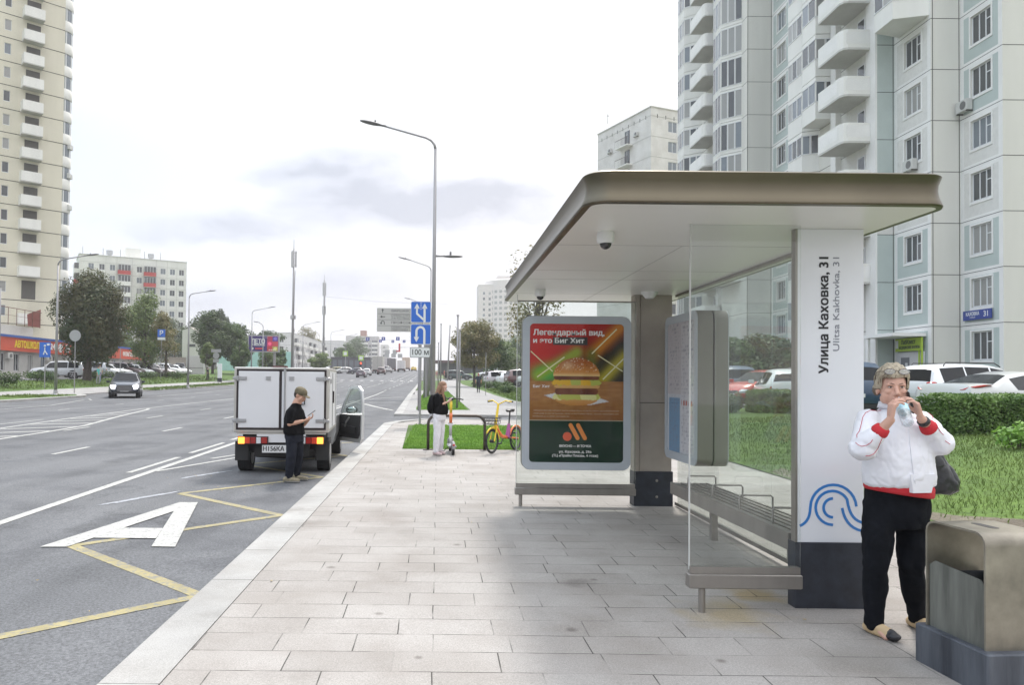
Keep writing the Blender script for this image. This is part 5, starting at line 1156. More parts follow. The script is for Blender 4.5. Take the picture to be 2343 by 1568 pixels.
TL = [(-33.0, 69.5, 10.8, 6.9, 'maple', 'large dark maple with browning crown before the red shop sign', dict(dens=3.4, seed=3, crown0=.10, leaf=.125, clumps=90, trunkr=.30, lean=.05)),
 (-36.5, 92, 11.2, 6.2, 'light', 'pale green loose tree right of the large maple', dict(dens=1.5, seed=9, crown0=.08, leaf=.17, clumps=40, gap=.1)),
 (-33.5, 91, 9.0, 4.2, 'yellow', 'thin yellowing tree at the right edge of the white nine storey block', dict(dens=.7, seed=12, crown0=.2, leaf=.15, clumps=22, gap=.2)),
 (-52, 100, 13.5, 6, 'dark', 'dark tree between the cream tower and the large maple', dict(dens=1.6, seed=14, crown0=.1, leaf=.2, clumps=34)),
 (-38.5, 82, 7.5, 5, 'green', 'low green tree behind the large maple on the left', dict(dens=1.5, seed=15, crown0=.1, leaf=.17, clumps=30)),
 (-36.0, 118, 10.5, 6.6, 'dark', 'dark round tree right of the left street lamp', dict(dens=2.0, seed=21, crown0=.12, leaf=.2, clumps=40)),
 (-33.0, 121, 8.6, 5.6, 'green', 'dark green tree beside the cream gable', dict(dens=1.8, seed=22, crown0=.1, leaf=.2, clumps=34)),
 (-54, 170, 13, 11, 'dark', 'dark tree mass behind the billboard, nearest the cream gable', dict(dens=1.6, seed=24, crown0=.05, leaf=.34, clumps=36)),
 (-47, 172, 11, 11, 'dark', 'dark tree mass directly behind the billboard', dict(dens=1.5, seed=25, crown0=.05, leaf=.34, clumps=34)),
 (-56, 190, 17, 4, 'dark', 'slim dark poplar rising above the left tree line', dict(dens=1.3, seed=26, crown0=.3, leaf=.3, clumps=24)),
 (-30.6, 98, 5.0, 2.3, 'light', 'young tree with small round crown left of the grey totem', dict(dens=1.2, seed=31, crown0=.35, leaf=.13, clumps=16, group='young trees on the left lawn')),
 (-27.9, 104, 6.3, 3.2, 'green', 'young pointed tree right of the grey totem', dict(dens=1.3, seed=32, crown0=.25, leaf=.14, clumps=20, group='young trees on the left lawn')),
 (-27.6, 118, 6.6, 3.0, 'light', 'young tree with thin yellow green crown before the billboard', dict(dens=.8, seed=33, crown0=.2, leaf=.14, clumps=18, group='young trees on the left lawn')),
 (-24.0, 150, 5, 5, 'light', 'bushy roadside tree below the nearer white block', dict(dens=1.0, seed=34, crown0=.15, leaf=.22, clumps=20)),
 (-60.5, 334, 20, 15, 'yellow', 'thin yellowing tree above the nearer five storey block', dict(dens=.9, seed=35, crown0=.35, leaf=.4, clumps=34, gap=.15)),
 (-36, 330, 15, 12, 'green', 'green tree between the two five storey blocks', dict(dens=.9, seed=36, crown0=.1, leaf=.4, clumps=22)),
 (4.4, 89, 8.3, 6.4, 'yellow', 'full street tree with browning leaves beside the right path', dict(dens=2.0, seed=41, crown0=.22, leaf=.15, clumps=46)),
 (7.5, 96, 6.2, 4.5, 'green', 'smaller green tree right of the browning street tree', dict(dens=1.5, seed=42, crown0=.2, leaf=.15, clumps=24)),
 (6.3, 46, 10.4, 4.6, 'yellow', 'tall slim tree with pale sparse leaves poking past the shelter roof', dict(dens=.62, seed=43, crown0=.22, leaf=.11, clumps=44, gap=.2)),
 (6.4, 16.5, 4.6, 4.6, 'yellow', 'broad leaved tree just beyond the far shelter glass', dict(dens=1.2, seed=44, crown0=.55, leaf=.09, clumps=20)) ,
 (14.6, 39.5, 3.6, 6.0, 'green', 'bushy tree before the white block seen through the shelter, left one', dict(dens=1.7, seed=45, crown0=.1, leaf=.13, clumps=30)),
 (17.3, 38.6, 3.5, 5.0, 'dark', 'dark bushy tree before the white block seen through the shelter, right one', dict(dens=1.9, seed=46, crown0=.05, leaf=.13, clumps=32)),
]
for X, Y, H, Wd, kind, label, kw in TL:
    if label.startswith('broad leaved'): continue
    tree(X, Y, H, Wd, kind, label, **kw)
for i, (X, Y, H, Wd, k) in enumerate([(-70, 150, 12, 12, 'dark'), (-92, 165, 13, 14, 'dark'), (-62, 140, 9, 9, 'green'), (-41, 178, 10, 12, 'dark'), (-66, 185, 14, 13, 'dark'), (-30, 240, 9, 9, 'green'), (13, 150, 7, 8, 'light'), (18, 160, 9, 10, 'green'), (24, 118, 9, 9, 'yellow'), (-28, 128, 5, 4.5, 'green')]):
    tree(X, Y, H, Wd, k, ['dark background tree behind the young trees, west of the cream gable', 'dark background tree at the foot of the white nine storey block', 'green background tree by the car park end', 'dark background tree right of the billboard', 'tall dark background tree behind the cream gable', 'green tree before the far kiosk row', 'pale background tree behind the right side road', 'green background tree before the low white building', 'yellowing background tree by the weathered block', 'small green tree behind the grey totem'][i], dens=1.3, seed=60+i, crown0=.06, leaf=.26, clumps=26)
def shrub(name, X, Y, rx, ry, h, kind, label, n=1500, leaf=.05, seed=1, cat='shrub', group=None, z=None, lumps=10):
    rr = random.Random(seed); z0 = gz(X, Y) if z is None else z; root = empty(name, (X, Y, z0), label, cat, group); b = MB()
    st = MB()
    for i in range(lumps):
        a = rr.uniform(0, 6.28); k = rr.uniform(.0, .75); c = (rx*k*cos(a), ry*k*sin(a), h*rr.uniform(.35, .68)); leaves(b, c, (rx*.42, ry*.42, h*.38), n//lumps, leaf, rr, shell=.2)
        st.tube([(c[0]*.3, c[1]*.3, -.05), (c[0]*.7, c[1]*.7, c[2]*.6), c], [.015, .01, .005], 5)
    b.build('foliage', [LM[kind]], root); st.build('stems', [m_bark], root)
def hedge(label, X0, X1, Y0, Y1, h, seed, n=9000, kind='hedge', leaf=.035, dz=0):
    rr = random.Random(seed); cx, cy = (X0+X1)/2, (Y0+Y1)/2; root = empty('hedge', (cx, cy, gz(cx, cy)+dz), label, 'hedge', 'trimmed hedges of the right lawn'); b = MB()
    for i in range(n):
        f = rr.random(); x = rr.uniform(X0, X1)-cx
        if f < .5: y = Y0-cy + rr.uniform(-.06, .1); zz_ = h*rr.uniform(0, 1)
        elif f < .85: y = rr.uniform(Y0, Y1)-cy; zz_ = h + rr.uniform(-.12, .05)
        else: y = rr.uniform(Y0, Y1)-cy; x = (X0 if rr.random() < .5 else X1)-cx + rr.uniform(-.05, .05); zz_ = h*rr.random()
        zz_ += .06*noise.noise(Vector((x*1.3, y, 0))); y += .10*noise.noise(Vector((x*2.1, 5, zz_*2)))
        s = leaf*rr.uniform(.6, 1.5); nrm = Vector((rr.uniform(-.8, .8), rr.uniform(-1.4, .3), rr.uniform(-.2, 1.2))).normalized(); a = nrm.orthogonal().normalized(); a.rotate(Matrix.Rotation(rr.random()*6.28, 3, nrm)); e = nrm.cross(a); q = Vector((x, y, zz_)); k = len(b.v)
        b.v += [tuple(q-a*s), tuple(q+e*s*.55), tuple(q+a*s), tuple(q-e*s*.55)]; b.f.append((k, k+1, k+2, k+3)); b.m.append(0)
    b.build('foliage', [LM[kind]], root)
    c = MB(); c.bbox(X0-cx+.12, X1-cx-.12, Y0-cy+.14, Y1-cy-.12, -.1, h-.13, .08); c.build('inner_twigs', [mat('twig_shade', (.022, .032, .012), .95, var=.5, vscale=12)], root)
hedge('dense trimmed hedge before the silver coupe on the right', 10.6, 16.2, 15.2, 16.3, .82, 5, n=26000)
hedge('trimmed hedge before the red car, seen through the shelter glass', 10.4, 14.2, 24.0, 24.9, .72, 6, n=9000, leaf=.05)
shrub('shrub', 9.7, 24.6, .6, .6, .7, 'green', 'rounded low shrub beside the hedge, before the blue parked car', 1600, .05, 3, group='shrubs on the right lawns')
shrub('leafy_weed', 9.9, 12.6, .42, .40, .5, 'lush', 'bright green leafy weed standing on the right lawn', 420, .05, 4, cat='weed', lumps=7)
shrub('shrub', 8.6, 14.0, .5, .5, .35, 'dark', 'small dark shrub on the lawn seen through the shelter glass', 420, .05, 8, group='shrubs on the right lawns', lumps=6)
for i, (X, Y, r_, h, t) in enumerate([(5.7, 62, .9, .8, 'nearest low shrub beside the right path'), (6.1, 68, 1.1, 1.0, 'low shrub before the parked silver car, right path'), (6.0, 74, 1.0, .9, 'low shrub beyond the second one on the right path'), (5.4, 80, 1.2, .9, 'low shrub by the lawn left of the parked silver car'), (4.9, 88, 1.0, .8, 'low shrub under the browning street tree'), (8.0, 58, 1.3, 1.0, 'wide shrub at the near corner of the right car park'), (7.3, 104, 3.0, 1.1, 'wide shrub before the white sedan on the right')]):
    shrub('shrub', X, Y, r_, r_, h, 'green', t, 900, .08, 20+i, group='shrubs along the right path')
for i, (X, Y, rx, h, t) in enumerate([(-27.5-4.0, 53.5, 1.6, 1.1, 'dark low shrub at the left edge of the photo on the lawn'), (-35.6, 66, 1.6, .9, 'low shrub below the white crossover on the left lawn'), (-34.0, 73, 1.6, .9, 'low shrub right of the large maple'), (-33.2, 78, 1.8, .9, 'low shrub before the left car park row, second from the maple'), (-32.6, 84, 1.8, .9, 'low shrub before the left car park row, third from the maple'), (-32.2, 91, 1.8, .9, 'low shrub before the left car park row, fourth from the maple'), (-33.4, 62, 1.6, .8, 'low shrub left of the large maple')]):
    shrub('shrub', X, Y, rx, 1.0, h, 'green' if i else 'dark', t, 900, .09, 40+i, group='low shrubs along the left car park')
# ivy-like slim tree at the shelter edge comes from the tall sparse tree above

# ================================================================== VEHICLES
m_tyre = mat('tyre', (.018, .018, .019), .8); m_rim = mat('rim', (.38, .38, .39), .35, metal=.7); m_cg = mat('car_glass', (.012, .014, .017), .10, spec=.28)
m_red_l = mat('tail_red', (.38, .015, .012), .2, coat=.5); m_headl = mat('headlamp', (.62, .64, .66), .15, spec=1); m_trimb = mat('trim_black', (.02, .02, .022), .5); m_plate = mat('number_plate', (.62, .62, .62), .4)
PK = {}
def paint(c, metal=0.0):
    k = 'paint_%s' % (c,)
    return mat(k, c, .28, metal=metal, coat=.8, spec=.5)
KIND = {
 # (x along car: rear -, front +), stations: (x, zlow, belt z, top z, halfwidth factor, top half width factor)
 'suv': dict(L=4.75, W=1.92, H=1.70, wb=(-1.40, 1.42), wr=.37, st=[(-2.37, .45, .85, .95, .84, .80), (-2.30, .34, .98, 1.12, .93, .80), (-2.16, .30, 1.02, 1.50, .97, .74), (-1.92, .28, 1.03, 1.64, 1, .70), (-1.0, .27, 1.02, 1.70, 1, .70), (-.95, .27, 1.02, 1.70, 1, .70), (0, .27, 1.0, 1.69, 1, .70), (.06, .27, 1.0, 1.69, 1, .70), (.62, .27, .98, 1.60, 1, .68), (1.02, .28, .98, 1.12, 1, .76), (1.35, .28, .96, 1.07, .99, .78), (2.0, .30, .84, .97, .94, .80), (2.28, .36, .70, .84, .86, .78), (2.37, .45, .60, .70, .78, .74)], glass=[3, 5, 7], wind=(8,), rear=(1,)),
 'sedan': dict(L=4.6, W=1.80, H=1.46, wb=(-1.33, 1.38), wr=.33, st=[(-2.30, .45, .72, .80, .84, .78), (-2.22, .32, .84, .98, .92, .80), (-1.55, .26, .92, 1.05, .98, .80), (-1.05, .25, .93, 1.34, 1, .68), (-.72, .25, .92, 1.42, 1, .66), (-.66, .25, .92, 1.43, 1, .66), (.05, .25, .90, 1.46, 1, .66), (.11, .25, .90, 1.46, 1, .66), (.48, .25, .89, 1.38, 1, .66), (1.05, .26, .88, 1.0, 1, .76), (1.7, .27, .80, .92, .97, .80), (2.12, .32, .68, .80, .90, .80), (2.30, .42, .56, .64, .78, .74)], glass=[3, 5, 7], wind=(8,), rear=(2,)),
 'hatch': dict(L=4.1, W=1.74, H=1.50, wb=(-1.22, 1.24), wr=.31, st=[(-2.05, .42, .80, .92, .84, .80), (-1.99, .32, .90, 1.05, .93, .80), (-1.80, .28, .94, 1.30, .97, .72), (-1.55, .26, .95, 1.44, 1, .68), (-.62, .25, .93, 1.50, 1, .68), (-.56, .25, .93, 1.50, 1, .68), (.10, .25, .91, 1.49, 1, .68), (.16, .25, .91, 1.49, 1, .68), (.55, .25, .90, 1.40, 1, .67), (1.05, .26, .90, 1.02, 1, .76), (1.5, .27, .82, .94, .97, .80), (1.9, .32, .68, .80, .88, .80), (2.05, .42, .56, .64, .78, .74)], glass=[3, 5, 7], wind=(8,), rear=(1,)),
 'coupe': dict(L=4.9, W=1.82, H=1.42, wb=(-1.30, 1.45), wr=.34, st=[(-2.44, .48, .78, .88, .80, .70), (-2.34, .36, .92, 1.08, .90, .74), (-1.60, .27, .93, 1.10, .99, .78), (-.95, .26, .93, 1.32, 1, .66), (-.42, .26, .92, 1.41, 1, .64), (-.36, .26, .92, 1.41, 1, .64), (.25, .26, .90, 1.40, 1, .64), (.3, .26, .90, 1.40, 1, .64), (.62, .26, .89, 1.33, 1, .64), (1.25, .27, .87, 1.0, 1, .76), (1.9, .28, .78, .90, .97, .80), (2.25, .34, .66, .76, .88, .78), (2.44, .45, .54, .62, .76, .72)], glass=[3, 5, 7], wind=(8,), rear=(2,)),
}
def car(kind, col, loc, heading, label, group=None, metal=0.0, cat='car', name='parked_car', lights_on=False, rails=False, tail='std', scale=1.0, detail=True, fog=False):
    """heading: direction the front points, radians from +X"""
    K = KIND[kind]; root = empty(name, loc, label, cat, group, rz=heading); root.scale = (scale,)*3
    st = K['st']; w = K['W']/2; pm = paint(col, metal)
    def ring(s):
        x, zl, zb, zt, f, ft = s; W_ = w*f; wt = w*ft*(1 if zt-zb > .2 else 1.12)
        g = zt-zb > .25
        P = [(0, zl), (W_*.80, zl), (W_*.95, zl+.07), (W_, zl+(zb-zl)*.45), (W_*.985, zb-.05), (W_*.955, zb), ]
        if g: P += [(wt+.02, zt-.10), (wt-.06, zt-.02), (wt*.6, zt+.012), (0, zt+.02)]
        else: P += [(W_*.93, zb+(zt-zb)*.45), (W_*.82, zb+(zt-zb)*.85), (W_*.5, zt), (0, zt+.01)]
        return [(x, -y, z) for y, z in P] + [(x, y, z) for y, z in reversed(P[1:-1])]
    # subdivide the station list a little for smoother panels
    rings = [ring(s) for s in st]; n = len(rings[0]); B = MB(); Gm = MB(); B.v = [p for r in rings for p in r]
    for i in range(len(st)-1):
        for j in range(n):
            k = (j+1) % n; q = (i*n+j, (i+1)*n+j, (i+1)*n+k, i*n+k)
            side = j in (5, 12); top = j in (6, 7, 8, 9, 10, 11)
            isg = (side and i in K['glass']) or ((i in K['wind'] or i in K['rear'] or (kind in ('coupe', 'sedan') and i in ())) and j in (7, 8, 9, 10))
            if side and i in K['wind']: isg = True
            if isg: Gm.add([B.v[a] for a in q], [(0, 1, 2, 3)])
            else: B.f.append(q); B.m.append(0 if not j in (0, n-1) else 1)
    B.f.append(tuple(range(n))); B.m.append(0); B.f.append(tuple(reversed(range((len(st)-1)*n, len(st)*n)))); B.m.append(0)
    # wheel arches, bumper inserts, sills
    for wx in K['wb']:
        for sy in (-1, 1):
            y1_ = sy*(w*.985+.012); B.cyl((wx, sy*(w-.30), K['wr']), (wx, y1_, K['wr']), K['wr']+.065, n=24, m=1)
    B.box(-K['L']/2+.02, -K['L']/2+.10, -w*.70, w*.70, .30, .44, 1); B.box(K['L']/2-.12, K['L']/2-.015, -w*.66, w*.66, .28, .40, 1)
    B.build('body', [pm, m_trimb], root, auto=38)
    Gm.build('window', [m_cg], root, auto=30)
    xr = st[0][0]; xf = st[-1][0]
    for wx in K['wb']:
        for sy in (-1, 1):
            t = MB(); yo = sy*(w-.005); yi = sy*(w-.22); t.cyl((0, yi, 0), (0, yo, 0), K['wr'], n=24); tt = t.build('wheel', [m_tyre], root, auto=50, loc=(wx, 0, K['wr']))
            if detail:
                t = MB(); rr_ = K['wr']*.64; t.cyl((0, sy*(w-.1), 0), (0, yo+sy*.006, 0), rr_, n=20, m=1)
                for a in range(5):
                    X = Matrix.Rotation(a*2*pi/5, 4, 'Y'); t.box(-.03, .03, min(yo, yo+sy*.014), max(yo, yo+sy*.014), .02, rr_-.01, 0, X)
                t.cyl((0, yo, 0), (0, yo+sy*.016, 0), .06, n=12, m=0); t.tube([(rr_*cos(a*pi/12), yo+sy*.006, rr_*sin(a*pi/12)) for a in range(25)], .012, 5, 0)
                t.build('rim', [m_rim, m_trimb], tt, auto=50)
    if detail:
        hb = st[1][2]
        for sy in (-1, 1):
            b = MB(); a0 = st[0][0]; 
            if tail == 'coupe': b.eloft([(a0+.10, sy*w*.55, .90, .06, .10), (a0+.16, sy*w*.66, .93, .15, .12), (a0+.36, sy*w*.80, 1.0, .27, .10), (a0+.62, sy*w*.905, 1.06, .16, .035)], 14)
            elif tail == 'high': b.bbox(a0-.01, a0+.20, *sorted((sy*w*.66, sy*w*.93)), .74, 1.10, .03)
            else: b.bbox(a0+.015, a0+.16, *sorted((sy*w*.56, sy*w*.90)), hb-.20, hb-.02, .03)
            b.build('tail_lamp', [m_red_l], root, auto=40)
            b = MB(); zf_ = st[-2][2]; b.eloft([(xf-.10, sy*w*.66, zf_-.13, .12, .15), (xf-.10, sy*w*.67, zf_-.05, .14, .17), (xf-.20, sy*w*.69, zf_+.03, .14, .16)], 14)
            b.build('headlight', [mat('headlamp_lit', (.9, .92, 1), .2, emit=2.0) if lights_on else m_headl], root, auto=40)
            b = MB(); b.eloft([(.88, sy*(w+.10), .98, .06, .09), (.90, sy*(w+.11), 1.04, .08, .11), (.90, sy*(w+.11), 1.12, .07, .10)], 12); b.build('wing_mirror', [pm], root, auto=50)
        b = MB(); b.box(xr-.012, xr+.03, -.26, .26, .62, .73); b.build('number_plate', [m_plate], root)
        b = MB(); b.box(xf-.02, xf+.012, -.26, .26, .42, .53); b.build('number_plate', [m_plate], root)
        b = MB(); b.bbox(xf-.10, xf+.005, -.42, .42, .52, .66, .02); [b.box(xf+.004, xf+.012, -.4, .4, .535+.03*k, .545+.03*k, 1) for k in range(4)]; b.build('grille', [m_trimb, m_rim], root)
    if rails:
        b = MB()
        for sy in (-1, 1): b.tube([(-1.7, sy*w*.66, K['H']-.08), (-1.6, sy*w*.66, K['H']+.035), (.3, sy*w*.66, K['H']+.045), (.55, sy*w*.66, K['H']-.08)], .018, 6)
        b.build('roof_rail', [m_trimb], root)
    return root
UP = R(90); DN = R(-90)
def cz(X, Y, dz=-.02): return (X, Y, gz(X, Y)+dz)
WHT = (.66, .67, .68); SIL = (.42, .43, .43); BLK = (.018, .018, .022)
# silver coupe and white estate behind the hedge
car('coupe', (.50, .51, .50), cz(15.35, 19.7), R(14), 'silver coupe with long red tail lamps parked behind the trimmed hedge', metal=.25, tail='coupe')
car('suv', (.68, .69, .70), cz(17.9, 24.9), R(12), 'white estate car with dark rear windows behind the woman', rails=True, tail='high')
car('suv', (.02, .05, .10), cz(13.0, 23.8), R(70), 'dark blue car just behind the woman beside the white pillar', tail='std')
car('hatch', WHT, cz(12.9, 27.6), R(75), 'white hatchback roof between the pillar and the woman')
# cars seen through the shelter
car('hatch', (.48, .04, .025), cz(13.6, 30.6), R(205), 'red hatchback with sloping nose seen through the shelter glass')
car('suv', (.10, .13, .20), cz(13.7, 34.8), R(80), 'blue grey estate with its rear to the road, left of the red car', group=None, rails=True)
car('sedan', (.03, .03, .035), cz(12.3, 37.5), R(86), 'black saloon left of the blue grey estate')
car('hatch', WHT, cz(15.2, 28.6), R(203), 'white car nose right of the red hatchback behind the hedge')
car('suv', BLK, cz(17.2, 36.0), R(88), 'black estate behind the red hatchback')
# left car park: two rows
rowL = [(-37.3, 72.5, R(200), 'suv', (.62, .64, .67), 'white crossover in profile, foremost in the left car park'), (-37.4, 78.3, R(190), 'suv', (.30, .33, .36), 'grey estate between the white crossover and the maple trunk'), (-36.7, 80.9, R(270), 'hatch', WHT, 'white hatchback just right of the maple trunk'),
        (-37.2, 84.0, R(265), 'sedan', WHT, 'white saloon, second right of the maple trunk'), (-37.0, 87.0, R(268), 'suv', (.06, .03, .035), 'dark estate with red tail lamps, third from the maple'), (-36.8, 90.0, R(266), 'hatch', WHT, 'white hatchback, fourth from the maple'), (-36.6, 93.0, R(262), 'suv', (.05, .025, .03), 'dark maroon van, fifth from the maple'),
        (-36.5, 96.0, R(262), 'sedan', (.35, .30, .30), 'silver saloon, sixth from the maple'), (-36.4, 99.0, R(262), 'suv', WHT, 'white minivan, seventh from the maple'), (-36.4, 102.5, R(265), 'hatch', WHT, 'white hatchback at the right end of the left car park'), (-40.5, 116, R(285), 'suv', (.04, .045, .05), 'dark grey jeep parked alone before the concrete wall'),
        (-41.5, 82, R(270), 'hatch', WHT, 'white car in the rear row of the left car park, leftmost'), (-41.5, 88, R(270), 'suv', (.05, .05, .055), 'black car in the rear row of the left car park'), (-41.2, 95, R(270), 'sedan', SIL, 'silver car in the rear row of the left car park'), (-41.0, 103, R(270), 'suv', WHT, 'white car in the rear row of the left car park, rightmost')]
for X, Y, h, k, c, t in rowL:
    car(k, c, cz(X, Y), h+R(90) if abs(h-R(265)) < .15 else h, t, group='cars in the left car park')
# approaching grey SUV
aud = car('suv', (.04, .045, .06), (-20.9, 49.6, gz(-19.6, 49)-.1), R(-70), 'dark grey SUV with lit headlights driving towards the camera', name='car', lights_on=True, rails=True, metal=.4)
b = MB(); b.bbox(2.30, 2.385, -.46, .46, .42, .84, .03); [b.box(2.383, 2.396, -.43, .43, .46+.05*k, .475+.05*k, 1) for k in range(7)]; b.build('front_grille', [m_trimb, m_rim], aud)
for sy in (-1, 1):
    b = MB(); b.bbox(2.24, 2.37, *sorted((sy*.50, sy*.84)), .70, .84, .02); b.build('headlight', [mat('headlamp_lit', (.9, .92, 1), .2, emit=1.3)], aud)
# right path side: dark jeep crossing, white cars, row
car('suv', (.035, .06, .06), (3.6, 128.5, gz(3.6, 128)-.07), R(0), 'dark green jeep crossing the end of the right path', name='car')
car('sedan', WHT, (9.2, 128.5, gz(9, 128)-.07), R(180), 'white saloon in profile right of the dark jeep')
car('sedan', WHT, cz(13.0, 121), R(90), 'white saloon seen from behind on the right side')
car('sedan', (.22, .22, .25), cz(16.8, 118), R(90), 'grey saloon right of the white one seen from behind')
for i, (X, Y, k, c, t) in enumerate([(7.6, 83, 'suv', (.45, .42, .44), 'silver estate at the near end of the right parking row'), (8.4, 79.5, 'hatch', WHT, 'white hatchback in the right parking row beside the silver estate'), (9.3, 76.0, 'suv', (.10, .04, .04), 'dark maroon car third in the right parking row'), (10.2, 72.5, 'sedan', WHT, 'white saloon fourth in the right parking row'), (11.0, 69, 'hatch', (.20, .22, .25), 'grey hatchback fifth in the right parking row'), (12, 65.5, 'suv', WHT, 'white estate nearest in the right parking row'), (17.5, 96, 'sedan', WHT, 'white saloon by the far side of the right car park')]):
    car(k, c, cz(X, Y), R(12), t, group='cars in the right car park')
# traffic ahead
def truck(X, Y, col, label, h=3.3, w=2.2, L=5.0, cab=(.6, .6, .62), door=True, group='trucks driving ahead'):
    z = gz(X, Y)-.1; r = empty('truck', (X, Y, z), label, 'truck', group)
    b = MB(); b.bbox(-w/2, w/2, 0, L, .95, h, .03, 0); b.box(-w/2+.06, w/2-.06, -.012, .001, 1.02, h-.08, 1); b.box(-.015, .015, -.016, -.0125, 1.0, h-.06, 2); b.build('cargo_box', [mat('cargo_%s' % (col,), col, .6, var=.05, vscale=1), mat('cargo_door_%s' % (col,), tuple(min(1, c*.93) for c in col), .5), m_trimb], r)
    b = MB(); b.box(-w/2+.1, w/2-.1, .05, L+1.6, .55, .9); b.box(-w/2+.05, w/2-.05, -.03, .02, .55, .75); b.build('chassis', [m_trimb], r)
    b = MB(); b.bbox(-w/2+.05, w/2-.05, L+.15, L+1.9, .6, min(2.5, h-.4), .08); b.build('cab', [mat('cab_%s' % (cab,), cab, .4)], r)
    for s in (-1, 1):
        for yy in (.9, L+1.0): b = MB(); b.cyl((s*(w/2-.32), 0, 0), (s*(w/2-.02), 0, 0), .42, n=20); b.build('wheel', [m_tyre], r, loc=(0, yy, .42), auto=50)
        b = MB(); b.box(*sorted((s*(w/2-.3), s*(w/2-.08))), -.045, -.031, .58, .72); b.build('tail_lamp', [m_red_l], r)
def rc(k, c, X, Y, label, **kw): return car(k, c, (X, Y, gz(X, Y)-.1), UP, label, name='car', **kw)
rc('hatch', (.10, .07, .09), at(827, 858, 140)[0], 140, 'dark small car nearest in the queue ahead', group='queue of cars ahead')
rc('hatch', (.55, .55, .55), at(844, 858, 162)[0], 158, 'white hatchback second in the queue ahead', group='queue of cars ahead')
truck(at(866, 850, 188)[0], 184, (.38, .36, .34), 'large beige box truck in the queue ahead', 4.3, 2.6, 7)
rc('suv', (.10, .05, .05), at(874, 850, 172)[0], 171, 'dark red car behind the beige box truck', group='queue of cars ahead')
rc('sedan', (.40, .38, .38), at(879, 850, 196)[0]+1.2, 196, 'silver saloon beside the beige box truck', group='queue of cars ahead')
rc('suv', (.06, .04, .05), at(886, 850, 215)[0], 212, 'dark estate before the second box truck', group='queue of cars ahead')
truck(at(887, 850, 235)[0], 232, (.48, .45, .45), 'second pale box truck farther up the queue', 4.2, 2.5, 7)
truck(at(895.5, 850, 226)[0], 224, (.13, .12, .13), 'dark grey box truck in the middle lane ahead', 3.9, 2.5, 6)
truck(at(918, 850, 214)[0], 212, (.60, .57, .57), 'small white box truck in the right lane ahead', 3.3, 2.2, 4.5)
truck(at(929, 850, 246)[0], 244, (.52, .40, .33), 'peach coloured box truck beyond the white one', 4.4, 2.5, 6)
rc('hatch', (.62, .42, .03), at(947, 848, 232)[0], 232, 'yellow taxi alone in the right lane ahead', cat='taxi')
car('sedan', (.05, .05, .07), (at(820, 850, 172)[0], 172, gz(-19, 172)-.05), R(2), 'black saloon crossing the junction from the left', name='car')
car('hatch', (.50, .50, .50), (at(786, 850, 176)[0], 176, gz(-22, 176)-.05), R(200), 'silver hatchback on the far side of the junction', name='car')
car('hatch', (.38, .32, .12), (at(768, 850, 178)[0], 178, gz(-24, 178)-.05), R(180), 'yellow and green hatchback at the junction', name='car')
car('sedan', WHT, (at(742, 848, 182)[0], 182, gz(-27, 182)-.05), R(180), 'white saloon at the junction behind the lamp posts', name='car')
for i, (u, Y) in enumerate([(690, 150), (712, 152), (730, 156)]):
    car('hatch', [(.30, .06, .05), WHT, (.06, .06, .07)][i], (at(u, 850, Y)[0], Y, gz(-28, Y)-.03), R(180), ['small red car beyond the van roof', 'small white car beyond the van roof', 'small black car beyond the van roof'][i])

# ---------------------------------------------------------------- delivery pickup with box
vx0, vx1, vy = -3.54, -1.90, 12.95; vz = gz(-2.7, 13.5)-.10; VC = (vx0+vx1)/2
van = empty('delivery_van', (VC, 13.6, vz), 'white box pickup stopped at the kerb with its passenger door wide open', 'van'); vo = tuple(van.location)
m_box = mat('box_white', (.64, .64, .66), .45, var=.03, vscale=1); m_alu = mat('aluminium_edge', (.50, .48, .45), .4, metal=.5, var=.08, vscale=4); m_seal = mat('door_seal', (.022, .014, .016), .7)
bz0, bz1 = vz+.72, vz+1.86; by1 = vy+1.95
m_vbody = paint((.55, .56, .57), .2)
b = MB(); b.bbox(vx0, vx1, vy, by1, bz0, bz1, .012, 1); b.box(vx1+.0005, vx1+.004, vy+.06, by1-.06, bz0+.06, bz1-.06, 0); b.box(vx0-.004, vx0-.0005, vy+.06, by1-.06, bz0+.06, bz1-.06, 0); b.build('cargo_box', [m_box, m_alu], van, org=vo)
b = MB(); b.box(vx1+.004, vx1+.011, vy+.75, vy+.765, bz0+.08, bz1-.08, 1); b.box(vx1+.004, vx1+.010, vy+1.65, vy+1.665, bz0+.08, bz1-.08, 1); b.box(vx1+.004, vx1+.03, vy+.85, vy+.9, bz0+.5, bz0+.72, 1); b.box(vx1+.004, vx1+.014, vy+.25, vy+.31, bz1-.28, bz1-.2, 1); b.build('side_door_trim', [m_box, m_seal], van, org=vo)
b = MB(); y = vy-.004
xa, xb = vx0+.045, vx1-.05; za, zb = bz0+.05, bz1-.035; t_ = .035
b.box(xa, xb, y-.012, y, za, za+t_); b.box(xa, xb, y-.012, y, zb-t_, zb); b.box(xa, xa+t_, y-.012, y, za+t_, zb-t_); b.box(xb-t_, xb, y-.012, y, za+t_, zb-t_); xm = vx0+.80; b.box(xm-.022, xm+.022, y-.012, y, za+t_, zb-t_)
b.build('door_seal', [m_seal], van, org=vo)
for x0_, x1_ in ((xa+t_+.002, xm-.024), (xm+.024, xb-t_-.002)):
    b = MB(); b.bbox(x0_, x1_, y-.022, y, za+t_+.002, zb-t_-.002, .004); d_ = b.build('rear_door', [m_box], van, org=vo)
    for zz_ in (za+.16, zb-.16):
        left = x0_ < xm-.1; hx = x0_ if left else x1_; s = 1 if left else -1
        b = MB(); b.bbox(*sorted((hx-s*.10, hx+s*.14)), y-.040, y-.0225, zz_-.028, zz_+.028, .006); b.cyl((hx-s*.01, y-.045, zz_-.045), (hx-s*.01, y-.045, zz_+.045), .014, n=10); b.build('hinge', [m_rim], d_, org=vo, auto=40)
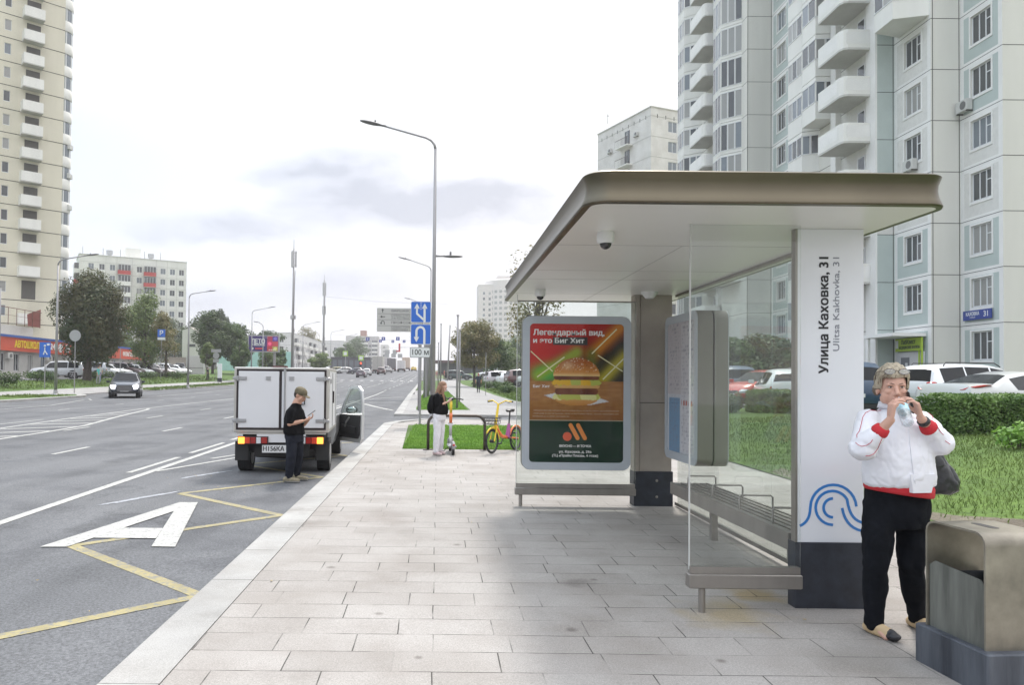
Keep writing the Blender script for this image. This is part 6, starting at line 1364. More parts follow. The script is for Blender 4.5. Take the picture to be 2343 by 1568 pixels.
b = MB(); b.cyl((xm+.075, y-.035, za-.03), (xm+.075, y-.035, zb+.03), .013, n=10); b.box(xm+.055, xm+.095, y-.045, y-.02, zb-.06, zb-.0); b.build('lock_bar', [m_rim], van, org=vo, auto=40)
b = MB(); b.tube([(xm+.36, y-.024, bz0+.50), (xm+.42, y-.06, bz0+.50), (xm+.42, y-.06, bz0+.62), (xm+.36, y-.024, bz0+.62)], .012, 8); b.build('door_handle', [m_trimb], van, org=vo)
for x in (xm-.21, xm+.19): b = MB(); b.box(x-.045, x+.045, y-.032, y-.023, zb-.14, zb-.125); b.box(x-.045, x+.045, y-.032, y-.023, zb-.19, zb-.175); b.box(x-.035, x+.035, y-.034, y-.024, zb-.172, zb-.143); b.build('door_catch', [m_rim], van, org=vo)
b = MB(); b.box(VC-.16, VC+.10, vy-.03, vy+.0, bz1+.001, bz1+.025); b.build('brake_light', [mat('brake_dark', (.10, .02, .02), .3)], van, org=vo)
b = MB(); b.box(vx0+.05, vx1-.05, vy+.02, vy+.06, bz0-.03, bz0-.002, 1); b.box(VC-.42, VC+.42, vy+.0, vy+.05, bz0-.17, bz0-.031, 0); b.build('rear_crossbar', [m_box, m_alu], van, org=vo)
m_amber = mat('amber_lit', (1.0, .42, .06), .2, emit=1.2); m_oran = mat('orange_lens', (.62, .10, .03), .25); m_rl = mat('red_lens', (.28, .015, .012), .25); m_rl2 = mat('red_lens_lit', (.60, .05, .02), .25)
for side, xs in (('l', vx0+.09), ('r', vx1-.09)):
    s = 1 if side == 'l' else -1
    b = MB(); b.box(*sorted((xs-s*.01, xs+s*.51)), vy-.03, vy+.06, bz0-.20, bz0-.065); lb = b.build('tail_lamp', [mat('lamp_black', (.03, .012, .015), .5)], van, org=vo)
    for k, (m_, a, c) in enumerate([(m_amber, .0, .11), (m_rl2, .115, .20), (m_rl, .21, .30), (m_headl, .31, .385), (m_rl, .395, .495)]):
        b = MB(); b.bbox(*sorted((xs+s*a, xs+s*c)), vy-.045, vy-.031, bz0-.188, bz0-.077, .006)
        b.build('lens', [m_], lb, org=vo)
# numberplate
b = MB(); b.box(VC-.32, VC+.20, vy-.028, vy-.018, bz0-.345, bz0-.215); b.box(VC-.33, VC+.21, vy-.018, vy-.01, bz0-.355, bz0-.205, 1); pl_ = b.build('number_plate', [mat('plate_white', (.66, .66, .66), .4), m_trimb], van, org=vo)
b = MB(); addtext(b, 'Н156КА', .115, FRONT(VC-.125, vy-.0285, bz0-.28), 0, bold=.0025, fit=.36); b.build('plate_lettering', [m_trimb], pl_, org=vo)
# chassis, wheels, mudflaps
b = MB(); b.box(vx0+.35, vx1-.35, vy+.05, vy+4.2, vz+.30, bz0-.04); b.box(vx0+.1, vx1-.1, vy+.35, vy+1.1, vz+.34, bz0-.03); b.tube([(vx0+.30, vy+.62, vz+.28), (VC, vy+.62, vz+.26), (vx1-.30, vy+.62, vz+.28)], .05, 8); b.cyl((VC+.35, vy+.1, vz+.35), (VC+.55, vy+.5, vz+.33), .08, n=12)
b.tube([(VC+.2, vy+.25, vz+.27), (VC+.1, vy+.7, vz+.26)], .03, 8); b.build('chassis', [mat('underbody', (.018, .017, .017), .8)], van, org=vo)
b = MB(); b.bbox(VC-.13, VC+.16, vy+.12, vy+.2, vz+.36, vz+.43, .01); b.build('fuel_tank_edge', [m_box], van, org=vo)
for yy in (vy+.62, vy+3.55):
    for s in (-1, 1):
        X = VC+s*(.70 if yy < 14.5 else .72)
        b = MB(); b.cyl((X-.11, yy, vz+.30), (X+.11, yy, vz+.30), .30, n=28); w_o = b.build('wheel', [m_tyre], van, org=vo, auto=50)
        b = MB(); b.cyl((X-.112, yy, vz+.30), (X+.112, yy, vz+.30), .19, n=20); b.build('rim', [m_rim], w_o, org=vo, auto=50)
for s in (-1, 1):
    b = MB(); b.bbox(VC+s*.70-.12, VC+s*.70+.12, vy+.16, vy+.175, vz+.22, vz+.56, .006); b.build('mudflap', [m_black], van, org=vo)
# cab
b = MB()
cw = .82
def cring(y, zl, zb, zt, wt): 
    P = [(0, zl), (cw*.9, zl), (cw, zl+.25), (cw, zb-.03), (cw*.97, zb), (wt, zt-.05), (wt*.85, zt), (0, zt+.02)]
    return [(VC+x, y, vz+z) for x, z in P] + [(VC-x, y, vz+z) for x, z in reversed(P[1:-1])]
st = [(by1+.02, .35, .95, 1.50, .64), (by1+.35, .33, .95, 1.53, .64), (by1+.42, .33, .95, 1.53, .64), (by1+1.0, .33, .93, 1.48, .62), (by1+1.75, .35, .90, .98, .70), (by1+2.3, .38, .80, .88, .70), (by1+2.62, .45, .62, .70, .62)]
rg = [cring(*s) for s in st]; n = len(rg[0]); B = MB(); Gm = MB(); B.v = [p for r_ in rg for p in r_]
for i in range(len(st)-1):
    for j in range(n):
        k = (j+1) % n; q = (i*n+j, i*n+k, (i+1)*n+k, (i+1)*n+j)
        if (j in (4, 9) and i in (2, 3)) or (i == 3 and j in (5, 6, 7, 8)): Gm.add([B.v[a] for a in q], [(0, 1, 2, 3)])
        else: B.f.append(q); B.m.append(0)
B.f.append(tuple(reversed(range(n)))); B.m.append(0); B.f.append(tuple(range((len(st)-1)*n, len(st)*n))); B.m.append(0)
B.build('cab', [m_vbody], van, org=vo, auto=35); Gm.build('cab_window', [m_cg], van, org=vo)
# open passenger door, hinged at the front, swung out to the kerb
hx, hy = vx1+.02, by1+1.35; dl = .98; da = R(-58)      # door direction from the hinge
ddv = Vector((-sin(da)*1, -cos(da), 0)) if False else Vector((.60, -.80, 0)).normalized()
ddv = Vector((.52, -.85, 0)).normalized()
pts_o = [(0, .33), (.05, .95), (.42, 1.46), (.52, 1.50), (.80, 1.50), (.93, 1.30), (.97, .95), (.96, .42), (.90, .33)]
def dm(off): 
    nrm = Vector((ddv.y, -ddv.x, 0)); mm_ = Matrix((ddv, Vector((0, 0, 1)), ddv.cross(Vector((0, 0, 1))))).transposed().to_4x4(); mm_.translation = Vector((hx, hy, vz)) + mm_.to_3x3() @ Vector((0, 0, off)); return mm_
DMx = dm(0)
b = MB(); lower = [(0, .33), (.03, .93), (.975, .93), (.96, .42), (.90, .33)]; b.prism(lower, -.03, .03, 0, DMx)
stroke(b, [(.04, .93), (.14, 1.10), (.42, 1.46), (.52, 1.495), (.80, 1.50), (.92, 1.42), (.955, 1.20), (.96, .93)], .055, -.022, .022, DMx, 0)
dr = b.build('passenger_door', [m_vbody], van, org=vo, auto=30)
nside = 1 if (DMx.to_3x3() @ Vector((0, 0, 1))).y < 0 else -1
b = MB(); il = [(.03, .42), (.05, .91), (.93, .91), (.91, .50), (.84, .42)]; b.prism(il, *sorted((nside*.0305, nside*.06)), 0, DMx); b.build('door_lining', [mat('lining_black', (.022, .022, .024), .7)], dr, org=vo)
b = MB(); b.prism([(.15, .55), (.18, .70), (.8, .66), (.8, .52)], *sorted((nside*.0605, nside*.09)), 0, DMx); b.tube([DMx @ Vector((.42, .66, nside*.12)), DMx @ Vector((.52, .76, nside*.15)), DMx @ Vector((.58, .86, nside*.11))], .018, 8, 1); b.build('armrest', [m_trimb, mat('grey_pull', (.14, .14, .14), .5)], dr, org=vo)
b = MB(); b.prism([(.08, .935), (.16, 1.09), (.43, 1.43), (.52, 1.465), (.79, 1.47), (.89, 1.40), (.93, 1.2), (.935, .935)], -.004, .004, 0, DMx); b.build('door_window', [glassmat('tinted_glass', (.84, .88, .87), .004, .02)], dr, org=vo)
b = MB(); c_ = DMx @ Vector((.20, 1.0, -nside*.16)); b.ell(c_, (.13, .06, .085), 16, 10); mi = b.build('wing_mirror', [m_trimb], dr, org=vo, smooth=True)
b = MB(); b.ell((c_[0]+.0, c_[1]-.045, c_[2]), (.105, .022, .065), 16, 8); b.build('mirror_glass', [mat('mirror', (.6, .65, .66), .03, metal=1)], mi, org=vo, smooth=True)

vr = R(4.2); cpv = Vector((vx1, vy, vo[2])); van.rotation_euler.z = vr; van.location = cpv + Matrix.Rotation(vr, 3, 'Z') @ (Vector(vo)-cpv)
# ================================================================== STREET FURNITURE
m_pole = mat('galvanised', (.30, .29, .295), .5, metal=.4, var=.06, vscale=3); m_lamph = mat('lamp_grey', (.16, .155, .16), .5); m_lampl = mat('lamp_lens', (.45, .45, .44), .3)
def lamp(X, Y, H, dx, dz, label, r=.085, z=None, head=.9, group='street lamps', second=None, cap_=.5, name='street_lamp'):
    z0 = gz(X, Y) if z is None else z; rt_ = empty(name, (X, Y, z0), label, 'street lamp', group); s = 1 if dx > 0 else -1
    b = MB(); b.tube([(0, 0, -.05), (0, 0, H*.5), (0, 0, H-cap_)], [r, r*.72, r*.5], 12); b.build('pole', [m_pole], rt_, smooth=True)
    b = MB(); pts = [(0, 0, H-cap_)] + [(s*cap_*(1-cos(R(t))), 0, H-cap_+cap_*.85*sin(R(t))) for t in (20, 45, 70)]; pts.append((dx*.75, 0, H-cap_*.15+dz*.75)); b.tube(pts, [r*.5, r*.48, r*.45, r*.42, r*.35], 8); b.build('arm', [m_pole], rt_, smooth=True)
    def hd(x, z, s, hl):
        b = MB(); X_ = Matrix.Translation((x, 0, z)) @ Matrix.Rotation(-math.atan2(dz, abs(dx))*s, 4, 'Y') @ Matrix.Diagonal((s, 1, 1, 1))
        n0 = len(b.v); b.ell((hl*.5, 0, 0), (hl*.5, .15, .055), 16, 8, M=X_); b.cyl(X_ @ Vector((-.12, 0, 0)), X_ @ Vector((.2, 0, 0)), .04, n=8); b.cyl(X_ @ Vector((hl*.35, 0, .04)), X_ @ Vector((hl*.35, 0, .13)), .035, n=8)
        b.build('lamp_head', [m_lamph], rt_, smooth=True)
    hd(dx*.72, H-cap_*.15+dz*.72, s, head)
    if second:
        h2, dx2 = second; b = MB(); b.tube([(0, 0, h2), (dx2*.5, 0, h2)], [.04, .035], 8); b.build('side_arm', [m_pole], rt_, smooth=True); dz = 0
        b = MB(); b.ell((dx2*.5+.28, 0, h2-.01), (.36, .13, .05), 16, 8); b.cyl((dx2*.5+.2, 0, h2+.02), (dx2*.5+.2, 0, h2+.16), .035, n=8); b.build('lamp_head', [m_lamph], rt_, smooth=True)
    b = MB(); b.lathe([(r*2.2, -.02), (r*2.1, .02), (r*1.3, .10), (r*1.15, .30), (r, .32)], n=14); b.build('base', [m_pole], rt_, auto=40)
    return rt_
lamp(-.17, 26.0, 10.15, -2.6, .55, 'tall street lamp nearest on the right kerb with a second small lamp on its back', .095, second=(5.85, .75), head=.85)
lamp(-.62, 58, 10.3, -2.4, .6, 'street lamp second on the right kerb, seen above the blue signs', .09)
lamp(-1.6, 90, 10.2, -2.4, .6, 'street lamp third on the right kerb, its head just above the lane sign', .09)
lamp(-25.85, 50, 9.3, 2.6, .35, 'tall street lamp in front of the cream tower base', .11)
lamp(-24.35, 72, 9.3, 2.4, .3, 'street lamp with flared base on the left verge right of the white block', .11)
for Y, t in ((95, 'street lamp directly in front of the billboard'), (131, 'street lamp before the gable of the nearer five storey block'), (165, 'street lamp before the farther five storey block'), (192, 'street lamp at the far end of the left row')): lamp(-24.0, Y, 9.5, 3.0, .5, t+', left kerb', .10)
lamp(-37.2, 62.6, 8.6, -.9, .1, 'curved grey lamp post at the very left edge', .09, cap_=.8, head=.7, group=None)
lamp(-22.9, 96.5, 8.0, -.8, .1, 'shorter old lamp post with curved top right of the billboard lamp', .10, cap_=.7, head=.7, group=None)
def mast(X, Y, H, label, packs, r=.22):
    z0 = gz(X, Y); rt_ = empty('antenna_mast', (X, Y, z0), label, 'mast', 'antenna masts across the road'); b = MB(); b.tube([(0, 0, -.1), (0, 0, H*.5), (0, 0, H)], [r*1.1, r*.8, r*.45], 12); b.cyl((0, 0, H), (0, 0, H+1.3), .04, n=6); b.build('pole', [m_pole], rt_, smooth=True)
    for z, h in packs:
        for a in range(3):
            b = MB(); X_ = Matrix.Rotation(a*2.1+.4, 4, 'Z'); b.bbox(.22, .42, -.16, .16, z, z+h, .02, 0, X_); b.box(.0, .22, -.03, .03, z+.2, z+.28, 0, X_); b.box(.0, .22, -.03, .03, z+h-.3, z+h-.2, 0, X_); b.build('antenna_panel', [mat('antenna_grey', (.44, .43, .44), .5)], rt_)
    b = MB(); b.tube([(.25, -.1, H*.83), (.2, -.15, H*.7), (.16, -.14, H*.4), (.3, -.1, H*.37)], .05, 6); b.build('cable', [m_pole], rt_)
mast(-21.7, 110, 19.8, 'tall antenna mast behind the van', [(17.0, 2.4), (9.2, .6)])
mast(-26.4, 170, 21.6, 'shorter looking antenna mast right of the tall one', [(18.0, 3.0), (13.6, 2.0), (6.4, .6)], .28)
# thin posts on the right
def post(X, Y, H, label, r=.045, lean=0):
    z0 = gz(X, Y); b = MB(); b.tube([(0, 0, -.05), (lean*H*.5, 0, H*.5), (lean*H, 0, H)], [r, r, r*.8], 10); b.lathe([(r*1.3, H-.02), (r*1.2, H+.03), (.01, H+.05)], (lean*H, 0, 0), 10); o = b.build('post', [m_pole], None, smooth=True, loc=(X, Y, z0)); tag(o, label, 'post', 'plain grey posts along the right pavement')
post(.95, 36.0, 4.55, 'plain grey post before the browning street tree', .055)
post(1.30, 44, 4.3, 'plain grey post just right of and behind the nearer one', .05)
post(.30, 80, 7, 'tall grey post above the far pedestrians', .08)
post(.05, 96, 5.5, 'grey post left of the far pedestrians', .08)
post(1.55, 120, 9, 'slightly leaning grey post by the pavilion', .12, .04)
post(-.70, 53.9, 6.4, 'thick grey post behind the large street lamp', .09)
post(-.92, 50.4, 6.2, 'grey post left of the thick one behind the blue signs', .06)
post(3.9, 60, 3.4, 'thin post on the lawn right of the path', .025)
post(-.86, 33.6, 3.0, 'short post on the lawn island behind the sign pole', .05)
# blue signs
m_sblue = mat('sign_blue', (.02, .12, .50), .35); m_swhite = mat('sign_white', (.66, .67, .68), .4); m_sgrey = mat('sign_back', (.34, .34, .35), .5, metal=.3)
SGX, SGY = -.575, 24.2
sp = empty('road_sign', (SGX, SGY, gz(SGX, SGY)), 'two blue lane signs and a distance plate on one pole before the street lamp', 'road sign'); so_ = tuple(sp.location)
b = MB(); b.cyl((SGX, SGY, so_[2]-.05), (SGX, SGY, 4.27), .038, n=12); b.build('pole', [m_pole], sp, org=so_, auto=40)
def square_sign(z0, z1, kind):
    b = MB(); x0, x1 = SGX-.335, SGX+.335; Mz = FRONT(0, SGY-.05, 0); b.prism(rrect(x0, x1, z0, z1, .05), -.02, 0, 1, Mz); b.prism(rrect(x0+.018, x1-.018, z0+.018, z1-.018, .04), .0003, .002, 0, Mz); s = b.build('sign_panel', [m_sblue, m_swhite], sp, org=so_)
    b = MB(); cx = SGX; h = z1-z0
    def arrow(pts, w, tip): stroke(b, pts, w, .0022, .004, Mz); 
    if kind == 'lanes':
        arrow([(cx+.12, z0+.02), (cx+.12, z1-.22)], .07, 0); b.prism([(cx+.03, z1-.24), (cx+.21, z1-.24), (cx+.12, z1-.07)], .0022, .004, 0, Mz)
        arrow([(cx+.09, z0+.10), (cx-.13, z0+.30), (cx-.13, z1-.22)], .065, 0); b.prism([(cx-.22, z1-.24), (cx-.04, z1-.24), (cx-.13, z1-.07)], .0022, .004, 0, Mz)
        for k in range(4): b.box(cx-.012, cx+.012, SGY-.0545, SGY-.052, z1-.27+.065*k, z1-.235+.065*k)
    else:
        P = [(cx+.12, z0+.02), (cx+.12, z1-.24)] + [(cx-.01+.13*cos(R(t)), z1-.24+.14*sin(R(t))) for t in range(15, 180, 15)] + [(cx-.14, z1-.24), (cx-.14, z0+.24)]
        arrow(P, .072, 0); b.prism([(cx-.23, z0+.25), (cx-.05, z0+.25), (cx-.14, z0+.08)], .0022, .004, 0, Mz)
    b.build('arrow', [m_swhite], s, org=so_)
square_sign(at(960, 739, 24.2)[2], at(960, 690, 24.2)[2], 'lanes'); square_sign(at(960, 789, 24.2)[2], at(960, 742, 24.2)[2], 'uturn')
za, zb = at(960, 819, 24.2)[2], at(960, 795, 24.2)[2]
b = MB(); Mz = FRONT(0, SGY-.05, 0); b.prism(rrect(SGX-.35, SGX+.32, za, zb, .05), -.02, 0, 1, Mz); b.prism(rrect(SGX-.338, SGX+.308, za+.012, zb-.012, .04), .0002, .001, 1, Mz); b.prism(rrect(SGX-.328, SGX+.298, za+.022, zb-.022, .035), .0012, .002, 0, Mz)
s = b.build('distance_plate', [m_swhite, mat('plate_rim', (.25, .25, .25), .5)], sp, org=so_)
b = MB(); addtext(b, '100 м', .26, FRONT(SGX-.015, SGY-.0525, (za+zb)/2), 0, bold=.002, fit=.53); b.build('plate_lettering', [m_trimb], s, org=so_)
# direction board
DX, DY = -.82, 51.8
dp = empty('direction_sign', (DX, DY, gz(DX, DY)), 'grey street direction board with arrows behind the blue lane signs', 'direction sign'); do_ = tuple(dp.location)
b = MB(); b.cyl((DX, DY, do_[2]-.05), (DX, DY, 7.0), .07, n=12); b.cyl((DX+.45, DY, do_[2]-.05), (DX+.45, DY, 7.0), .07, n=12); b.build('pole', [m_pole], dp, org=do_, auto=40)
x0, x1, z0, z1 = -4.31, -.35, 5.12, 6.80
b = MB(); b.bbox(x0, x1, DY-.16, DY-.08, z0, z1, .02, 0); 
for k in (1, 2, 3): b.box(x0+.05, x1-.05, DY-.165, DY-.16, z0+(z1-z0)*k/4-.012, z0+(z1-z0)*k/4+.012, 1)
b.build('board', [mat('board_grey', (.46, .45, .43), .5), mat('board_line', (.13, .13, .13), .5)], dp, org=do_)
b = MB(); Z = lambda k: z1-(z1-z0)*(k+.5)/4
for k, T in enumerate(['ВАРШАВСКОЕ ш.', 'СЕВАСТОПОЛЬСКИЙ пр.\n3-е КОЛЬЦО', 'ПРОФСОЮЗНАЯ ул.', 'СЕВАСТОПОЛЬСКИЙ пр.\nОБРУЧЕВА ул.']): addtext(b, T, .24 if '\n' not in T else .20, FRONT(x0+1.0, DY-.163, Z(k)), 0, bold=.002, align='LEFT', sx=1.15)
b.build('board_lettering', [mat('board_ink', (.10, .10, .10), .6)], dp, org=do_)
b = MB(); Mz = FRONT(0, DY-.162, 0); c = x0+.4
stroke(b, [(c, Z(0)-.13), (c, Z(0)+.05)], .05, 0, .003, Mz); b.prism([(c-.09, Z(0)+.03), (c+.09, Z(0)+.03), (c, Z(0)+.15)], 0, .0035, 0, Mz)
stroke(b, [(c+.18, Z(1)), (c-.06, Z(1))], .05, 0, .003, Mz); b.prism([(c-.04, Z(1)-.09), (c-.04, Z(1)+.09), (c-.18, Z(1))], 0, .0035, 0, Mz)
stroke(b, [(c+.12, Z(2)-.13), (c+.12, Z(2)+.02)] + [(c+.01+.11*cos(R(t)), Z(2)+.02+.10*sin(R(t))) for t in range(20, 181, 20)] + [(c-.1, Z(2)-.02)], .045, 0, .003, Mz); b.prism([(c-.18, Z(2)-.01), (c-.02, Z(2)-.01), (c-.1, Z(2)-.13)], 0, .0035, 0, Mz)
b.build('arrow', [m_trimb], dp, org=do_)
# billboard
X0, X1, YB, Z0, Z1 = -29.5, -24.95, 115, 6.1, 8.45
bb = empty('billboard', (-26.0, 115.5, gz(-26, 115.5)), 'purple and red summer billboard on a post across the road', 'billboard'); bo_ = tuple(bb.location)
b = MB(); b.cyl((-25.6, 115.5, bo_[2]-.1), (-25.6, 115.5, 6.3), .22, n=12); b.build('post', [m_pole], bb, org=bo_, auto=40)
b = MB(); b.box(X0-.15, X1+.15, YB+.02, YB+.5, Z0-.15, Z1+.15); b.build('frame', [m_sgrey], bb, org=bo_)
def bcol(u, v):
    if u < .62: return (.055, .035, .16)
    i, j = int((u-.62)/.19*1.0), int(v*3); P = [(.50, .05, .06), (.60, .04, .12), (.42, .05, .10), (.35, .34, .10), (.55, .08, .10), (.10, .07, .30)]; c = P[(i*3+j) % 6]
    cu, cv = (u-.62)/.19-i-.5, v*3-j-.5
    if cu*cu+cv*cv < .10 and (i+j) % 2: c = tuple(min(1, x*1.9+.05) for x in c)
    return c
colorgrid('print', FRONT(X0, YB, Z0), 0, X1-X0, 0, Z1-Z0, bcol, 60, 30, 0, bb, bo_)
b = MB(); addtext(b, 'ЛЕТО', 1.0, FRONT(X0+1.45, YB-.01, Z0+1.5), 0, bold=.03, fit=2.1); addtext(b, 'В МОСКВЕ', .5, FRONT(X0+1.45, YB-.01, Z0+1.0), 0, bold=.015, fit=2.1); addtext(b, 'mos.ru', .3, FRONT(X0+2.5, YB-.01, Z0+2.15), 0, fit=.8); b.cyl((X0+.55, YB-.02, Z0+.4), (X0+.55, YB, Z0+.4), .2, n=16)
for k in range(4): b.cyl((X0+3.2+k*.3, YB-.02, Z0+.2), (X0+3.2+k*.3, YB-.005, Z0+.2), .09, n=12)
b.build('billboard_lettering', [m_swhite], bb, org=bo_)
b = MB(); b.box(X0+1.0, X0+2.2, YB-.012, YB-.004, Z0+.3, Z0+.5); b.build('banner', [mat('banner_red', (.6, .05, .05), .5)], bb, org=bo_)
# small signs on the left
def signpost(X, Y, H, label, fn, cat='road sign'):
    z0 = gz(X, Y); rt_ = empty('road_sign', (X, Y, z0), label, cat); b = MB(); b.cyl((0, 0, -.05), (0, 0, H), .035, n=8); b.build('pole', [m_pole], rt_, auto=40); fn(rt_, H); return rt_
def s_play(r, H):
    b = MB(); b.box(-.42, .42, -.06, -.03, H-1.15, H, 0); p = b.build('sign_panel', [m_sblue], r); b = MB(); b.tube([(-.1, -.07, H-.95), (.0, -.07, H-.65), (0, -.07, H-.4)], .04, 6); b.tube([(.2, -.07, H-.95), (.0, -.07, H-.65)], .04, 6); b.ell((0, -.07, H-.28), .08); b.box(.15, .35, -.075, -.062, H-.25, H-.1); b.build('pictogram', [m_swhite], p)
signpost(-29.9, 56.2, 3.55, 'blue residential zone sign before the red shop band', s_play)
def s_back(r, H): b = MB(); b.cyl((0, -.05, H-.38), (0, -.03, H-.38), .42, n=24); b.build('sign_panel', [m_sgrey], r)
signpost(-26.7, 54.3, 4.6, 'round grey backside of a sign left of the approaching SUV', s_back)
def s_park(r, H):
    b = MB(); b.box(-.45, .45, -.06, -.03, H-.9, H, 0); b.box(-.45, .45, -.06, -.03, H-1.25, H-.95, 1); p = b.build('sign_panel', [m_sblue, m_swhite], r); b = MB(); addtext(b, 'Р', .75, FRONT(0, -.065, H-.45), 0, bold=.02); b.build('pictogram', [m_swhite], p)
signpost(-33.0, 88, 5.8, 'blue parking sign at the end of the red shop band', s_park)
signpost(-28.4, 66.0, 3.6, 'bare thin pole behind the approaching SUV', lambda r, H: s_back(r, H) if False else None, 'post')
def totem(r, H):
    b = MB(); b.cyl((0, -.05, H-.5), (0, -.03, H-.5), .42, n=20); b.box(-.65, .65, -.07, -.04, H-.08, H+.35); b.box(-.4, .4, -.05, -.03, H-1.4, H-.95); b.build('sign_panel', [m_sgrey], r)
signpost(-29.3, 97.5, 3.9, 'grey bus stop sign beside the white totem on the left path', totem)
b = MB(); b.bbox(-.28, .28, -.1, .1, .5, 2.4, .02, 0); b.box(-.29, .29, -.11, .11, 0, .5, 1); tt = b.build('stop_totem', [m_panel, m_dark], None, loc=(-28.7, 97.2, gz(-28.7, 97.2))); tag(tt, 'small white bus stop totem with dark base on the left path', 'totem')
b = MB(); b.bbox(-.28, .28, -.25, .25, 0, 1.1, .03); b.box(-.3, .3, -.27, .27, 1.1, 1.16, 1); tag(b.build('litter_bin', [mat('bin_brown', (.10, .06, .05), .7), m_trimb], None, loc=(-26.6, 98.5, gz(-26.6, 98.5))), 'brown litter bin beside the white totem across the road', 'litter bin')
# walls and boxes of the yard
b = MB(); b.box(-43.6, -38.6, 119.5, 120, 1.9, 5.0); b.box(-43.7, -38.5, 119.4, 120.1, 5.0, 5.15); tag(b.build('garage_wall', [m_conc]), 'pale concrete garage wall behind the lone grey jeep', 'wall')
b = MB(); b.bbox(-38.2, -35.6, 112, 113, 1.9, 5.2, .03); b.box(-38.15, -35.65, 111.96, 112, 3.3, 3.36, 1); tag(b.build('utility_cabinet', [mat('cab_white', (.46, .46, .46), .6), m_joint]), 'tall pale utility cabinet behind the left street lamp', 'cabinet')
b = MB(); b.bbox(-42.6, -40.8, 108, 109, 1.9, 3.9, .03); b.box(-42.5, -40.9, 107.96, 108, 2.4, 3.5, 1); tag(b.build('notice_cabinet', [mat('cab_green', (.18, .30, .26), .6), m_white]), 'green notice cabinet at the end of the left car park', 'cabinet')
b = MB(); b.box(-48, -43.9, 112, 112.6, 1.9, 3.6); tag(b.build('low_wall', [m_shop]), 'low pale wall at the end of the red shop row', 'wall')
# barrier rails of the far lot on the right
b = MB()
for i in range(8): b.cyl((12.5+i*.8, 112, 1.6), (12.5+i*.8, 112, 2.6), .03, n=6)
b.cyl((12.5, 112, 2.6), (18.1, 112, 2.6), .035, n=6); tag(b.build('low_fence', [m_joint]), 'low dark metal fence behind the white car seen from behind', 'fence')
# overhead signs on the junction wires
OS = empty('span_wire', (-15, 158, 20), 'thin span wires over the junction carrying signs', 'wire')
b = MB()
for (xa, ya, za_, xb, yb, zb_) in ((-26.4, 170, 21, 2, 150, 17.5), (-24, 165, 12.0, 1, 165, 10.6), (-24, 150, 9.2, 0, 150, 8.6)): b.tube([(xa, ya, za_), ((xa+xb)/2, (ya+yb)/2, (za_+zb_)/2-.5), (xb, yb, zb_)], .018, 4)
b.build('wire', [m_joint], OS, org=(-15, 158, 20))
for k, (cx, cy, w, c, t) in enumerate([(1565, 950, .8, m_sblue, 'farthest left'), (1687, 948, .8, m_sblue, 'second from the left, upper row'), (1800, 948, .8, m_sblue, 'third from the left, upper row'), (1665, 966, .6, m_sblue, 'leftmost of the lower row'), (1761, 969, .6, m_sblue, 'second of the lower row'), (1849, 969, .6, m_sblue, 'rightmost of the lower row')]):
    u, v = 382.9+cx*.293, 497.7+cy*.293; X, Y, Z_ = at(u, v, 165); b = MB(); b.box(-w/2, w/2, -.03, .03, -w/2, w/2, 0); b.box(-w*.10, w*.10, -.035, -.0305, -w*.3, w*.3, 1); b.box(-.01, .01, -.01, .01, w/2, w/2+.7, 2)
    tag(b.build('overhead_sign', [mat('sign_navy', (.03, .05, .30), .5), m_swhite, m_joint], None, loc=(X, Y, Z_)), 'small blue overhead lane sign above the junction, '+t, 'road sign', 'overhead signs above the junction')
for k, (cx, cy, t) in enumerate([(1718, 1050, 'upper left'), (1777, 1050, 'upper right'), (1714, 1077, 'lower left'), (1767, 1079, 'lower middle'), (1817, 1081, 'lower right')]):
    u, v = 382.9+cx*.293, 497.7+cy*.293; X, Y, Z_ = at(u, v, 260); b = MB(); b.bbox(-.8, .8, -.1, .1, -.7, .7, .05, 0); b.build
    tag(b.build('overhead_lamp', [mat('lamp_pale', (.33, .33, .33), .5)], None, loc=(X, Y, Z_)), 'tiny grey hanging lamp far over the road, '+t+' of five', 'lamp', 'hanging lamps far over the road')
u, v = 382.9+1812*.293, 497.7+1016*.293; X, Y, Z_ = at(u, v, 165); b = MB(); b.box(-.18, .22, -.05, .05, -.7, .9); b.box(-.7, .22, -.05, .05, -1.0, -.7); b.box(.2, 7.6, -.02, .02, 0, .05, 1)
tag(b.build('overhead_sign', [mat('sign_red', (.45, .05, .06), .5), m_joint], None, loc=(X, Y, Z_)), 'red L shaped overhead sign far above the road', 'sign')
for k, (cx, cy, t) in enumerate([(1390, 1066, 'left of the junction'), (1513, 1100, 'right of the junction')]):
    u, v = 382.9+cx*.293, 497.7+cy*.293; X, Y, Z_ = at(u, v, 160); zb_ = gz(X, Y); rt_ = empty('crossing_sign', (X, Y, zb_), 'lime framed pedestrian crossing sign on a post '+t, 'road sign', 'pedestrian crossing signs'); b = MB(); b.cyl((0, 0, 0), (0, 0, Z_-zb_), .05, n=6); b.build('pole', [m_pole], rt_)
    b = MB(); b.box(-.55, .55, -.1, -.05, Z_-zb_-.5, Z_-zb_+.6, 0); b.box(-.35, .35, -.12, -.1, Z_-zb_-.3, Z_-zb_+.4, 1); b.build('sign_panel', [mat('lime_frame', (.35, .55, .05), .5), m_swhite], rt_)
    if k: b = MB(); b.bbox(-.2, .2, -.35, -.1, Z_-zb_-1.9, Z_-zb_-.8, .03, 0); b.cyl((0, -.36, Z_-zb_-1.1), (0, -.35, Z_-zb_-1.1), .17, n=12, m=1); b.build('signal_head', [m_trimb, mat('signal_red', (1, .06, .02), .3, emit=3)], rt_)

